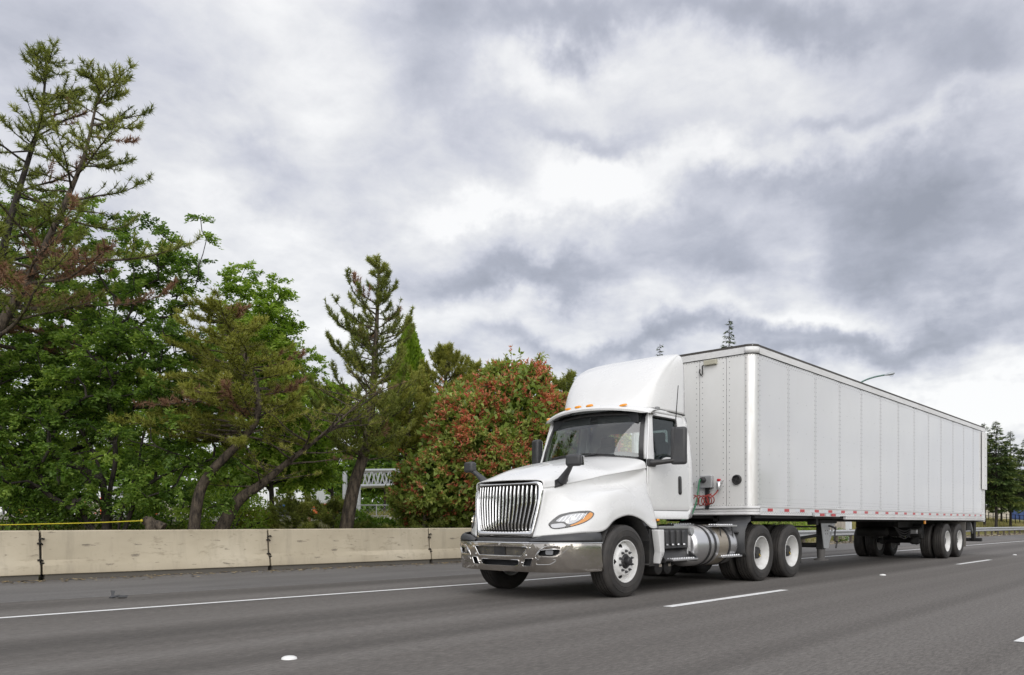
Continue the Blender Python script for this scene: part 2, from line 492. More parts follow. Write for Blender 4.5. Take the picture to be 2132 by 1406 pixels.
def barrier_mat():
    m = mat('barrier_concrete', rough=0.85)
    big = tex_noise(m, 0.9, 5, 0.6, (0.5, 1, 0.8))
    spots = tex_noise(m, 5.5, 5, 0.72, (0.5, 1, 1.5))
    spots2 = tex_noise(m, 10, 4, 0.62, (0.35, 1, 1.4))
    streak = tex_noise(m, 3.0, 6, 0.7, (1.2, 1, 0.12))
    c = ramp(m, big, [(0.3, (0.38, 0.328, 0.238)), (0.55, (0.465, 0.408, 0.303)), (0.75, (0.53, 0.472, 0.363))])
    c = mixc(m, ramp(m, spots, [(0.56, g3(0)), (0.74, g3(0.6))]), c, (0.20, 0.165, 0.11))
    c = mixc(m, ramp(m, spots2, [(0.63, g3(0)), (0.70, g3(0.8))]), c, (0.13, 0.11, 0.085))
    c = mixc(m, ramp(m, streak, [(0.5, g3(0)), (0.75, g3(0.55))]), c, (0.27, 0.235, 0.18))
    setc(m, c)
    bump(m, spots, 0.15, 0.01)
    return m
M['barrier'] = barrier_mat()
M['hook'] = mat('rusty_steel', (0.02, 0.017, 0.015), 0.7, 0.3)
def grass_ground():
    m = mat('dry_grass_ground', rough=0.95)
    a = tex_noise(m, 0.35, 6, 0.65); b_ = tex_noise(m, 9, 4, 0.7)
    c = ramp(m, a, [(0.3, (0.10, 0.12, 0.025)), (0.5, (0.17, 0.155, 0.05)), (0.7, (0.24, 0.20, 0.085))])
    setc(m, mixc(m, 1.0, c, ramp(m, b_, [(0.3, g3(0.55)), (0.7, g3(1.3))]), 'MULTIPLY'))
    return m
M['ground'] = grass_ground()
def gravel_ground():
    m = mat('site_gravel', rough=0.95)
    a = tex_noise(m, 0.5, 6, 0.65)
    setc(m, ramp(m, a, [(0.3, (0.20, 0.17, 0.13)), (0.55, (0.36, 0.33, 0.28)), (0.75, (0.46, 0.43, 0.38))]))
    return m
M['gravel'] = gravel_ground()
def bark(name, a, b_):
    m = mat(name, rough=0.9)
    n = tex_noise(m, 13, 6, 0.75, (1, 1, 0.28))
    setc(m, ramp(m, n, [(0.38, a), (0.62, b_)]))
    bump(m, n, 0.9, 0.04)
    return m
M['bark_dark'] = bark('dark_bark', (0.010, 0.008, 0.007), (0.060, 0.050, 0.040))
M['bark'] = bark('pine_bark', (0.018, 0.013, 0.010), (0.125, 0.098, 0.070))
def leaf_mat(name, stops, trans=0.3, rough=0.5, second=None):
    """stops: colour by the per-face 'tint'; second: colours by tint where the per-face 'young' is 1"""
    m = bpy.data.materials.new(name); m.use_nodes = True
    N, L, b = nodes(m)
    at = N.new('ShaderNodeAttribute'); at.attribute_name = 'tint'
    c = ramp(m, at.outputs['Fac'], stops)
    if second:
        a2 = N.new('ShaderNodeAttribute'); a2.attribute_name = 'young'
        c = mixc(m, a2.outputs['Fac'], c, ramp(m, at.outputs['Fac'], second))
    setc(m, c)
    b.inputs['Roughness'].default_value = rough
    b.inputs['Specular IOR Level'].default_value = 0.35
    tr = N.new('ShaderNodeBsdfTranslucent'); mx = N.new('ShaderNodeMixShader'); mx.inputs[0].default_value = trans
    hs = N.new('ShaderNodeHueSaturation'); hs.inputs['Saturation'].default_value = 1.1; hs.inputs['Value'].default_value = 1.3
    L.new(c, hs.inputs['Color']); L.new(hs.outputs[0], tr.inputs[0])
    L.new(b.outputs[0], mx.inputs[1]); L.new(tr.outputs[0], mx.inputs[2])
    L.new(mx.outputs[0], N['Material Output'].inputs[0])
    return m
M['leaf_green'] = leaf_mat('broad_leaves', [(0, (0.055, 0.110, 0.018)), (0.5, (0.175, 0.285, 0.052)), (1, (0.36, 0.48, 0.10))], 0.5)
M['leaf_light'] = leaf_mat('light_leaves', [(0, (0.110, 0.190, 0.022)), (0.5, (0.265, 0.390, 0.060)), (1, (0.45, 0.56, 0.12))], 0.5)
M['needle'] = leaf_mat('pine_needles', [(0, (0.095, 0.120, 0.022)), (0.5, (0.200, 0.235, 0.050)), (1, (0.33, 0.35, 0.088))], 0.4, 0.55,
                       [(0, (0.20, 0.115, 0.070)), (1, (0.38, 0.225, 0.145))])
M['needle_olive'] = leaf_mat('olive_needles', [(0, (0.130, 0.145, 0.022)), (0.5, (0.275, 0.290, 0.055)), (1, (0.40, 0.395, 0.10))], 0.4, 0.55,
                             [(0, (0.20, 0.115, 0.070)), (1, (0.38, 0.225, 0.145))])
M['fir'] = leaf_mat('fir_needles', [(0, (0.022, 0.046, 0.014)), (0.5, (0.070, 0.110, 0.030)), (1, (0.20, 0.24, 0.06))], 0.25)
M['cedar'] = leaf_mat('cedar_sprays', [(0, (0.095, 0.17, 0.014)), (0.5, (0.19, 0.295, 0.030)), (1, (0.30, 0.40, 0.055))], 0.4)
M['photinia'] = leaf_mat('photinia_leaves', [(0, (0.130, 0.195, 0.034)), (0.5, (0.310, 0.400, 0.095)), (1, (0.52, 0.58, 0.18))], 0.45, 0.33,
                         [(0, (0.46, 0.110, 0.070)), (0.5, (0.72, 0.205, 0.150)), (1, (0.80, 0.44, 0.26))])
M['grass'] = leaf_mat('grass_blades', [(0, (0.075, 0.105, 0.018)), (0.5, (0.22, 0.21, 0.055)), (1, (0.40, 0.34, 0.15))], 0.3)
# ================================================================== SETTING
def terrain(x, y):
    if y > 16.0:
        h = np.interp(y, [16.0, 16.6, 18.5, 22, 27, 45, 900], [-0.04, 0.12, 0.5, 0.85, 1.22, 1.35, 1.35])
        h += float(np.interp(x, [26, 55], [0, 0.6]) * np.interp(y, [20, 34], [0, 1]))
        return float(h + 0.10 * mnoise.noise(Vector((x * 0.13, y * 0.13, 0))) * min(1, (y - 16) / 3))
    if y < -10:
        return float(np.interp(-y, [10, 12, 20, 900], [-0.04, 0.0, 0.6, 0.8]))
    return -0.04
def sheet(xs, ys, fz, name, m, kind='structure', lift=0.0):
    P = [[(x, y, fz(x, y) + lift) for y in ys] for x in xs]
    b = MB().grid(P)
    o = b.build(name, m, smooth=60)
    tag(o, kind=kind)
    return o
gx = list(np.concatenate([np.arange(-1500, -60, 120), np.arange(-60, 60, 2.0), np.arange(60, 160, 6), np.arange(160, 2200, 120)]))
gy = [-1500, -700, -300, -120, -60, -30, -20, -15, -12, -10, 0, 10, 16.0, 16.3, 16.6, 17.2, 18.5, 20, 22, 24, 27, 30, 34, 39, 45, 55, 70, 90, 130, 200, 300, 600, 1200, 2000]
sheet(gx, gy, terrain, 'ground', M['ground'])
sheet(list(np.arange(-40, 26, 2.0)), [25, 27, 30, 34, 39, 45, 55, 70, 90, 120], terrain, 'construction_yard', M['gravel'], lift=0.03)
def ribbon(pts, w, z, name, m, wob=0.0, seg=None):
    """flat strip along a polyline of (x, y), w wide"""
    if seg:
        q = []
        for (x0, y0), (x1, y1) in zip(pts, pts[1:]):
            n = max(1, int(math.hypot(x1 - x0, y1 - y0) / seg))
            q += [(x0 + (x1 - x0) * k / n, y0 + (y1 - y0) * k / n) for k in range(n)]
        pts = q + [pts[-1]]
    P = []
    for i, (x, y) in enumerate(pts):
        a, b_ = pts[max(i - 1, 0)], pts[min(i + 1, len(pts) - 1)]
        t = Vector((b_[0] - a[0], b_[1] - a[1])).normalized()
        h = w / 2 * (1 + wob * (random.random() - 0.5))
        P.append([(x - t.y * -h, y + t.x * -h, z), (x - t.y * h, y + t.x * h, z)])
    o = MB().grid(P).build(name, m)
    tag(o, kind='structure')
    return o
EDGE = [(-60, 11.9), (-20, 10.75), (-5, 10.25), (2.6, 9.94), (5.74, 9.76), (9.71, 9.52), (15, 9.42), (22.8, 9.36), (35, 9.24), (52, 9.04), (80, 8.8), (120, 8.5), (400, 7.0), (900, 4.0)]
def edge_y(x):
    return float(np.interp(x, [p[0] for p in EDGE], [p[1] for p in EDGE]))
MB().grid([[(x, -9.8, 0.0), (x, edge_y(x) + 1.93, 0.0)] for x in (-200, -60, -20, -5, 2.6, 5.74, 9.71, 15, 22.8, 35, 52, 80, 120, 400, 900)]).build('highway', M['asphalt'])['kind'] = 'structure'
MB().grid([[(x, edge_y(x) + 1.93, -0.001), (x, max(16.05, edge_y(x) + 6), -0.001)] for x in (-200, -60, -20, -5, 2.6, 5.74, 9.71, 15, 22.8, 35, 52, 80, 120)]).build('road_shoulder', M['shoulder'])['kind'] = 'structure'
ribbon([(x, edge_y(x)) for x in (-60, -20, -5, 2.6, 5.74, 9.71, 15, 22.8, 35, 52, 80, 120, 400)], 0.125, 0.005, 'edge_line', M['line'], 0.16, 0.5)
ribbon([(x, edge_y(x) + 1.93) for x in (-60, -20, -5, 2.6, 5.74, 9.71, 15, 22.8, 35, 52)], 0.035, 0.005, 'shoulder_seam', M['seam'], 0.5, 0.4)
for k in range(9):
    x0 = 8.5 + 13.45 * k
    ribbon([(x0, 5.22), (x0 + 3.35, 5.20)], 0.13, 0.005, 'lane_dash', M['line'], 0.14, 0.4)
for k in range(-1, 6):
    x0 = 8.07 + 13.45 * k
    ribbon([(x0, 1.42), (x0 + 3.35, 1.40)], 0.13, 0.005, 'lane_dash', M['line'], 0.14, 0.4)
# thin sealed crack lines in the near lane
def crack(pts, w=0.012):
    ribbon(pts, w, 0.0045, 'road_crack', M['crack'], 1.2, 0.18)
M['crack'] = mat('crack_sealer', (0.045, 0.042, 0.04), 0.8)
#crack([(2.0, 4.72), (4.5, 4.66), (8.0, 4.70), (14, 4.60), (22, 4.62)])

# round white lane markers (raised domes)
def marker(x, y, label):
    prof = [(0.0, 0.060), (0.012, 0.056), (0.020, 0.040), (0.024, 0.018), (0.0245, 0.0005)]
    b = MB().lathe(prof, (x, y, 0.0), 20, 'Z')
    o = b.build('lane_marker', M['reflector_white'], smooth=50, org=(x, y, 0))
    tag(o, label, 'road marker', 'white raised lane markers on the road')
marker(3.32, 5.36, 'white raised lane marker, largest and nearest, on the grey road below the concrete barrier')
marker(16.48, 5.24, 'small white lane marker on the road below the middle of the trailer')
marker(29.5, 5.38, 'tiny far white lane marker at the right edge of the photo')

# concrete barrier
PB = Vector((4.80, 15.84, 0)); UB = Vector((4.36, -0.32, 0)); ub = UB.normalized(); nb = Vector((ub.y, -ub.x, 0))  # nb points to the road
LAB = {-1: 'concrete barrier segment cut off by the left edge of the photo', 0: 'stained concrete barrier segment under the left trees, below the yellow rope',
       1: 'concrete barrier segment between the leaning tree trunks and the red-tipped shrub', 2: 'short visible barrier segment directly beside the chrome bumper'}
def barrier(k):
    p0 = PB + UB * k + ub * 0.02; p1 = PB + UB * (k + 1) - ub * 0.02
    t = thing('concrete_barrier', p0, LAB[k], 'barrier', 'concrete barrier segments along the shoulder')
    prof = [(0.0, 0.10), (0.015, 0.26), (0.085, 0.36), (0.13, 0.875), (0.145, 0.895), (0.31, 0.895), (0.325, 0.875), (0.37, 0.36), (0.44, 0.26), (0.455, 0.10)]
    n = 10
    P = []
    for i in range(n + 1):
        q = p0.lerp(p1, i / n)
        P.append([q - nb * a + Vector((0, 0, z + 0.004 * mnoise.noise(q * 2 + Vector((0, 0, a * 9))))) for a, z in prof])
    b = MB().grid(P)
    m = len(prof)
    b.f.append(tuple(range(m))); b.f.append(tuple(range(n * m, n * m + m)))
    b.f += [(i * m, (i + 1) * m, (i + 1) * m + m - 1, i * m + m - 1) for i in range(n)]
    b.build('barrier_body', M['barrier'], t, smooth=30, bevel=0.012)
    bb = MB()
    q0, q1 = p0 + ub * 0.03, p1 - ub * 0.03
    lo = [q0 - nb * 0.03, q1 - nb * 0.03, q1 - nb * 0.42, q0 - nb * 0.42]
    bb.hexa([Vector((a.x, a.y, 0)) for a in lo], [Vector((a.x, a.y, 0.102)) for a in lo])
    bb.build('footing', M['shoulder_dark'], t)
    for h in (0.74, 0.66, 0.36, 0.30):
        c = p0 - ub * 0.02
        a = 0.13 - (0.875 - h) * 0.08 - 0.02
        off = 0.055 * (1 if h in (0.74, 0.30) else -1)
        hb = MB().tube([c + ub * off - nb * a + Vector((0, 0, h)), c + ub * off * 0.2 - nb * (a - 0.03) + Vector((0, 0, h + 0.01)), c - ub * off * 0.5 - nb * a + Vector((0, 0, h - 0.015))], 0.017, 6)
        hb.build('connector_loop', M['hook'], t, smooth=40)
    jb = MB()
    c = p0 - ub * 0.02
    s2 = [c - nb * 0.04, c - nb * 0.40]
    jb.tube([c - nb * 0.10 + Vector((0, 0, 0.05)), c - nb * 0.14 + Vector((0, 0, 0.40)), c - nb * 0.19 + Vector((0, 0, 0.86))], 0.013, 6)
    jb.build('connector_pin', M['hook'], t, smooth=40)
M['shoulder_dark'] = mat('barrier_footing', (0.12, 0.11, 0.095), 0.95)
for k in (-1, 0, 1, 2): barrier(k)

# leaf litter and grit swept against the barrier
def litter():
    vs, fs = [], []
    for i in range(900):
        x = rng.uniform(-2, 18)
        d = abs(rng.normal(0, 0.35)) + 0.01
        y = PB.y + (x - PB.x) * UB.y / UB.x - d
        s = rng.uniform(0.008, 0.035); a = rng.uniform(0, 6.28); h = rng.uniform(0.003, 0.02)
        c, sn = math.cos(a) * s, math.sin(a) * s
        b = len(vs)
        vs += [(x + c * 2, y + sn * 2, h), (x - sn, y + c, h + 0.008), (x - c * 2, y - sn * 2, h), (x + sn, y - c, h + 0.003)]
        fs.append((b, b + 1, b + 2, b + 3))
    b = MB(); b.v = vs; b.f = fs
    m = mat('dead_leaves', (0.28, 0.18, 0.08), 0.9)
    setc(m, ramp(m, tex_noise(m, 5, 3), [(0.35, (0.13, 0.09, 0.05)), (0.5, (0.30, 0.22, 0.10)), (0.65, (0.40, 0.34, 0.22))]))
    o = b.build('leaf_litter', m)
    tag(o, kind='stuff')
litter()
# torn tyre strip lying on the shoulder
def debris():
    c = W(245, 1236, 10.9); c.z = 0
    t = thing('tyre_scrap', (c.x, c.y, 0), 'black torn tyre scrap lying on the shoulder near the left edge line', 'debris')
    P = []
    for i in range(9):
        u = i / 8
        p = c + RIGHT * (-0.06 + 0.18 * u) + DEEP * (0.05 * math.sin(u * 7)) + Vector((0, 0, 0.012 + 0.012 * math.sin(u * 3.1)))
        w = 0.03 * (1 - 0.5 * abs(u - 0.4)) 
        P.append([p - DEEP * w, p + DEEP * w + Vector((0, 0, 0.02))])
    MB().grid(P).build('tread_strip', M['grey_plastic'], t, solid=0.012)
    P = [[c + RIGHT * (-0.12 + 0.02 * math.sin(i)) + Vector((0, 0, 0.01 + 0.022 * i)) + DEEP * 0.02 * i, c + RIGHT * (-0.06 - 0.008 * i) + Vector((0, 0, 0.01 + 0.02 * i)) + DEEP * 0.03 * i] for i in range(5)]
    MB().grid(P).build('flap', M['grey_plastic'], t, solid=0.012)
debris()

# guardrail
def guardrail():
    line = [(18.2, 15.35), (37.3, 14.86), (80.8, 14.1), (150, 13.0)]
    yy = lambda x: float(np.interp(x, [p[0] for p in line], [p[1] for p in line]))
    t = thing('guardrail', (18.2, yy(18.2), 0), 'long grey steel guardrail with dark posts beyond the trailer', 'guardrail')
    prof = [(0.0, 0.365), (-0.03, 0.385), (-0.08, 0.415), (-0.08, 0.445), (-0.02, 0.49), (0.0, 0.515), (-0.02, 0.54), (-0.08, 0.585), (-0.08, 0.62), (-0.03, 0.655), (0.0, 0.67)]
    P = [[(x, yy(x) + a, z) for a, z in prof] for x in np.arange(18.2, 150, 1.9)]
    MB().grid(P).build('rail', M['steel'], t, smooth=40, solid=0.006)
    pm = MB().box(-0.075, 0.075, 0.01, 0.12, 0.0, 0.70).mesh('guardrail_post')
    pm.materials.append(M['post_wood'])
    for x in np.arange(19, 150, 1.9):
        o = bpy.data.objects.new('post', pm); COL.objects.link(o); o.parent = t
        o.location = Vector((x, yy(x), 0)) - ORG[t.name]
M['post_wood'] = grimy(mat('post_timber'), (0.13, 0.105, 0.08), (0.07, 0.055, 0.045), 0.8, 8, (1, 1, 0.3), (0.8, 0.95))
guardrail()
def gravel_bank():
    vs, fs = [], []
    for i in range(5000):
        x = rng.uniform(18, 120); y = 15.0 - (x - 37) * 0.017 + rng.uniform(-0.5, 1.4); s = rng.uniform(0.03, 0.11)
        h = max(terrain(x, y), -0.02) + s * 0.2
        q = [Vector((rng.normal(), rng.normal(), rng.normal())) * s * 0.6 for _ in range(4)]
        b = len(vs); vs += [(x + a.x, y + a.y, h + abs(a.z) * 0.7) for a in q]; fs += [(b, b + 1, b + 2), (b, b + 2, b + 3), (b, b + 3, b + 1), (b + 1, b + 2, b + 3)]
    m = mat('bank_gravel', rough=0.95)
    setc(m, ramp(m, tex_noise(m, 4, 3), [(0.35, (0.18, 0.15, 0.10)), (0.65, (0.42, 0.36, 0.26))]))
    b = MB(); b.v = vs; b.f = fs
    tag(b.build('gravel', m), kind='stuff')
gravel_bank()
# ================================================================== TRACTOR
YC = 7.54
M['wrap'] = grimy(mat('tank_wrap', metal=0.6), (0.42, 0.37, 0.30), (0.22, 0.19, 0.15), 0.6, 8, (0.3, 1, 1), (0.3, 0.5))
T = thing('semi_truck', (9.2, YC, 0), 'white day cab semi truck with chrome grille and bumper pulling a white trailer', 'truck')
def sides(): return (-1, 1)
def cv(x, v, z): return Vector((x, YC + v, z))     # v: sideways from the centre line, negative towards the camera

# ---- wheels --------------------------------------------------------------
def tyre_mesh():
    hw = 0.14
    pr = [(-hw + 0.012, 0.292), (-hw - 0.002, 0.315), (-hw - 0.012, 0.37), (-hw - 0.010, 0.43), (-hw + 0.004, 0.468), (-hw + 0.012, 0.489), (-hw + 0.026, 0.501)]
    gro = [-0.078, -0.03, 0.03, 0.078]
    y = -hw + 0.026
    for g in gro:
        pr += [(g - 0.008, 0.507), (g - 0.006, 0.492), (g + 0.006, 0.492), (g + 0.008, 0.507)]
    pr += [(-a, r) for a, r in [(-hw + 0.026, 0.501), (-hw + 0.012, 0.489), (-hw + 0.004, 0.468), (-hw - 0.010, 0.43), (-hw - 0.012, 0.37), (-hw - 0.002, 0.315), (-hw + 0.012, 0.292)]]
    b = MB().lathe(pr, (0, 0, 0), 72, 'Y')
    # raised ring on the sidewall
    b.lathe([(-hw - 0.011, 0.352), (-hw - 0.0145, 0.356), (-hw - 0.0145, 0.362), (-hw - 0.0115, 0.366)], (0, 0, 0), 72, 'Y')
    b.lathe([(-hw - 0.0105, 0.425), (-hw - 0.0135, 0.43), (-hw - 0.0125, 0.436), (-hw - 0.0085, 0.440)], (0, 0, 0), 72, 'Y')
    return b.mesh('tyre', 40)
TYRE = tyre_mesh(); TYRE.materials.append(M['rubber'])
def front_rim_mesh():
    b = MB()
    b.lathe([(-0.125, 0.300), (-0.138, 0.297), (-0.138, 0.288), (-0.120, 0.283), (-0.075, 0.277), (-0.055, 0.272)], (0, 0, 0), 72, 'Y')
    b.lathe([(0.12, 0.30), (0.10, 0.275), (-0.055, 0.272)], (0, 0, 0), 48, 'Y')
    # dished disc with five hand holes
    nr, na = 22, 120
    prof = [(0.272, -0.055), (0.25, -0.075), (0.22, -0.098), (0.20, -0.118), (0.19, -0.128), (0.14, -0.132), (0.105, -0.132)]
    rr = [p[0] for p in prof][::-1]; yy = [p[1] for p in prof][::-1]
    rad = np.linspace(0.105, 0.272, nr)
    vs = [(r * math.cos(t), float(np.interp(r, rr, yy)), r * math.sin(t)) for r in rad for t in [2 * math.pi * k / na for k in range(na)]]
    fs = []
    for i in range(nr - 1):
        for k in range(na):
            rm = (rad[i] + rad[i + 1]) / 2; tm = 2 * math.pi * (k + 0.5) / na
            hole = False
            for j in range(5):
                d = (tm - (math.pi + j * 2 * math.pi / 5) + math.pi) % (2 * math.pi) - math.pi
                if (d * rm / 0.035) ** 2 + ((rm - 0.228) / 0.024) ** 2 < 1: hole = True
            if not hole: fs.append((i * na + k, i * na + (k + 1) % na, (i + 1) * na + (k + 1) % na, (i + 1) * na + k))
    b.add(vs, fs)
    return b.mesh('rim', 40)
def rear_rim_mesh():
    b = MB()
    b.lathe([(-0.125, 0.300), (-0.140, 0.297), (-0.140, 0.287), (-0.122, 0.281), (-0.09, 0.276), (-0.06, 0.262), (0.06, 0.250), (0.105, 0.235), (0.118, 0.20), (0.118, 0.10)], (0, 0, 0), 72, 'Y')
    b.lathe([(0.12, 0.30), (0.11, 0.26), (0.06, 0.252)], (0, 0, 0), 48, 'Y')
    return b.mesh('rim', 40)
FRIM, RRIM = front_rim_mesh(), rear_rim_mesh()
for m in (FRIM, RRIM): m.materials.append(M['rim'])
def lug_front():
    b = MB()
    for k in range(10):
        t = 2 * math.pi * (k + 0.5) / 10
        b.lathe([(-0.130, 0.019), (-0.150, 0.019), (-0.158, 0.015), (-0.195, 0.004), (-0.197, 0.0005)], (0.145 * math.cos(t), 0, 0.145 * math.sin(t)), 10, 'Y')
    return b.mesh('lug_nut', 40)
def lug_one(l0, l1, tip):
    return MB().lathe([(l0, 0.019), (l0 - 0.02, 0.019), (l0 - 0.028, 0.015), (l1, tip), (l1 - 0.002, 0.0005)], (0, 0, 0), 10, 'Y').mesh('lug_nut', 40)
LUG = lug_one(-0.128, -0.176, 0.006); LUG.materials.append(M['grey_plastic'])
def hub_front():
    b = MB()
    b.lathe([(-0.02, 0.105), (-0.135, 0.102), (-0.138, 0.095), (-0.155, 0.085), (-0.158, 0.058), (-0.205, 0.055), (-0.215, 0.045), (-0.216, 0.001)], (0, 0, 0), 32, 'Y')
    for k in range(8):
        t = 2 * math.pi * k / 8
        b.lathe([(-0.15, 0.010), (-0.166, 0.010), (-0.167, 0.001)], (0.074 * math.cos(t), 0, 0.074 * math.sin(t)), 6, 'Y')
    return b.mesh('hub', 35)
HUBF = hub_front(); HUBF.materials.append(M['black'])
def hub_rear():
    b = MB()
    b.lathe([(0.12, 0.125), (0.0, 0.12), (-0.015, 0.11), (-0.06, 0.105), (-0.07, 0.095), (-0.071, 0.001)], (0, 0, 0), 28, 'Y')
    for k in range(10):
        t = 2 * math.pi * k / 10
        b.lathe([(0.12, 0.018), (0.06, 0.018), (0.055, 0.001)], (0.168 * math.cos(t), 0, 0.168 * math.sin(t)), 8, 'Y')
    for k in range(8):
        t = 2 * math.pi * (k + 0.5) / 8
        b.lathe([(-0.06, 0.012), (-0.078, 0.012), (-0.079, 0.001)], (0.085 * math.cos(t), 0, 0.085 * math.sin(t)), 6, 'Y')
    return b.mesh('hub', 35)
HUBR = hub_rear(); HUBR.materials.append(M['black'])
TABM = MB().hexa([(.02, -.082, -.03), (.075, -.082, -.075), (.085, -.082, -.062), (.03, -.082, -.017)], [(.02, -.074, -.03), (.075, -.074, -.075), (.085, -.074, -.062), (.03, -.074, -.017)]).mesh('wear_indicator'); TABM.materials.append(M['yellow'])
def put(me, name, parent, loc, rot=0.0, mir=False):
    o = bpy.data.objects.new(name, me); COL.objects.link(o); o.parent = parent
    o.location = Vector(loc) - ORG[parent.name]
    if rot or mir: o.rotation_euler = (0, rot, math.pi if mir else 0)
    ORG[o.name] = Vector(loc)
    return o
def wheel(parent, x, y, side, kind, spin=0.0):
    """kind: front / outer / inner ; side -1: the face towards the camera"""
    mir = side > 0
    c = (x, y, 0.5)
    w = bpy.data.objects.new('wheel', None); w.empty_display_size = 0.1; COL.objects.link(w); w.parent = parent
    w.location = Vector(c) - ORG[parent.name]; ORG[w.name] = Vector(c)
    put(TYRE, 'tyre', w, c, spin, mir)
    if kind == 'front':
        put(FRIM, 'rim', w, c, 0, mir); put(HUBF, 'hub', w, c, 0, mir)
        for k in range(10):
            t = 2 * math.pi * (k + 0.5) / 10
            put(LUG, 'lug_nut', w, (x + 0.145 * math.cos(t), y, 0.5 + 0.145 * math.sin(t)), 0, mir)
    elif kind == 'outer':
        put(RRIM, 'rim', w, c, 0, mir); put(HUBR, 'hub', w, c, 0, mir)
        if not mir and parent is T: put(TABM, 'wear_indicator', w, (x, y, 0.5), spin, mir)
    else:
        put(RRIM, 'rim', w, c, 0, not mir)
    return w
FX = 9.22
for sd in sides():
    wheel(T, FX, YC + sd * 1.075, sd, 'front')
DX = (13.42, 14.70)
for x in DX:
    for sd in sides():
        wheel(T, x, YC + sd * 1.09, sd, 'outer')
        wheel(T, x, YC + sd * 0.75, sd, 'inner')

# ---- hood and fenders ----------------------------------------------------
HN = Net([
    [(8.020, 0.000, 1.625), (8.050, 0.340, 1.622), (8.120, 0.600, 1.607), (8.130, 0.632, 1.515), (8.130, 0.628, 1.487), (8.125, 0.641, 1.440), (8.095, 0.615, 1.240), (8.060, 0.575, 1.020), (8.020, 0.535, 0.840)],
    [(8.250, 0.000, 1.725), (8.280, 0.350, 1.715), (8.340, 0.630, 1.657), (8.345, 0.710, 1.550), (8.345, 0.694, 1.522), (8.330, 0.726, 1.460), (8.270, 0.760, 1.230), (8.210, 0.770, 1.030), (8.160, 0.760, 0.865)],
    [(8.520, 0.000, 1.815), (8.550, 0.390, 1.800), (8.600, 0.690, 1.712), (8.600, 0.800, 1.605), (8.600, 0.784, 1.577), (8.580, 0.822, 1.472), (8.520, 0.970, 1.312), (8.460, 1.020, 1.080), (8.420, 1.030, 0.900)],
    [(8.820, 0.000, 1.885), (8.840, 0.430, 1.865), (8.880, 0.750, 1.767), (8.880, 0.885, 1.665), (8.880, 0.869, 1.637), (8.870, 0.874, 1.525), (8.820, 1.090, 1.407), (8.770, 1.165, 1.140), (8.740, 1.175, 0.925)],
    [(9.050, 0.000, 1.930), (9.060, 0.450, 1.908), (9.090, 0.790, 1.802), (9.090, 0.925, 1.710), (9.090, 0.909, 1.682), (9.080, 0.893, 1.550), (9.050, 1.110, 1.472), (9.020, 1.175, 1.270), (9.000, 1.190, 1.075)],
    [(9.280, 0.000, 1.970), (9.300, 0.470, 1.945), (9.340, 0.835, 1.832), (9.340, 0.968, 1.750), (9.340, 0.952, 1.722), (9.340, 0.923, 1.580), (9.330, 1.115, 1.507), (9.330, 1.180, 1.320), (9.330, 1.195, 1.140)],
    [(9.500, 0.000, 2.010), (9.520, 0.490, 1.985), (9.600, 0.890, 1.882), (9.600, 1.010, 1.795), (9.600, 0.994, 1.767), (9.620, 0.966, 1.650), (9.630, 1.100, 1.512), (9.640, 1.175, 1.280), (9.650, 1.190, 1.080)],
    [(9.630, 0.000, 2.035), (9.680, 0.500, 2.012), (9.830, 0.935, 1.937), (9.850, 1.037, 1.835), (9.850, 1.021, 1.807), (9.870, 1.005, 1.730), (9.880, 1.085, 1.512), (9.900, 1.155, 1.220), (9.910, 1.180, 0.965)],
    [(9.700, 0.000, 2.050), (9.770, 0.510, 2.027), (9.960, 0.965, 1.967), (9.990, 1.047, 1.855), (9.990, 1.031, 1.827), (10.000, 1.041, 1.780), (10.010, 1.060, 1.500), (10.050, 1.130, 1.230), (10.110, 1.165, 0.955)],
])
def half_surface(net, k, sd, skip=None):
    P = net.pts(k)
    return [[cv(p.x, sd * p.y, p.z) for p in row] for row in P]
def hood():
    b = MB()
    k = 7
    L_ = HN.pts(k)
    P = []
    for row in L_:
        P.append([cv(p.x, p.y, p.z) for p in row[::-1]] + [cv(p.x, -p.y, p.z) for p in row[1:]])
    b.grid(P)
    o = b.build('hood', M['paint'], T, smooth=50)
    m = o.modifiers.new('solid', 'SOLIDIFY'); m.thickness = 0.014; m.offset = -1
    return o
HOOD = hood()
def on_hood(a, b, off=0.0, sd=-1):
    p = HN.at(a, b); n = HN.normal(a, b)
    if n.y < 0: n = -n
    p = p + n * off
    return cv(p.x, sd * p.y, p.z)
# headlamps: outlines in the surface's own (row, column) coordinates
LAMP = [(0.65, 7.05), (0.85, 6.72), (1.15, 6.42), (1.55, 6.42), (1.95, 6.5), (2.35, 6.6), (2.55, 6.78), (2.45, 7.0), (2.15, 7.25), (1.85, 7.38), (1.55, 7.47), (1.15, 7.50), (0.9, 7.42)]
def patch(outline, off, sd, thick=0.0, k=9):
    """a skin lying on the hood surface inside an outline given in surface coordinates"""
    loop = rounded(outline, 0.12, 3)
    cuts = [(0, 0.6 + 0.12 * i) for i in range(17)] + [(1, 6.35 + 0.12 * i) for i in range(11)]
    v, f = poly_fill(loop, [], cuts)
    return MB().add([on_hood(p[0], p[1], off, sd) for p in v], f)
def shrink(pts, s, cx=None, cy=None):
    cx = sum(p[0] for p in pts) / len(pts) if cx is None else cx; cy = sum(p[1] for p in pts) / len(pts) if cy is None else cy
    return [(cx + (p[0] - cx) * s, cy + (p[1] - cy) * s) for p in pts]
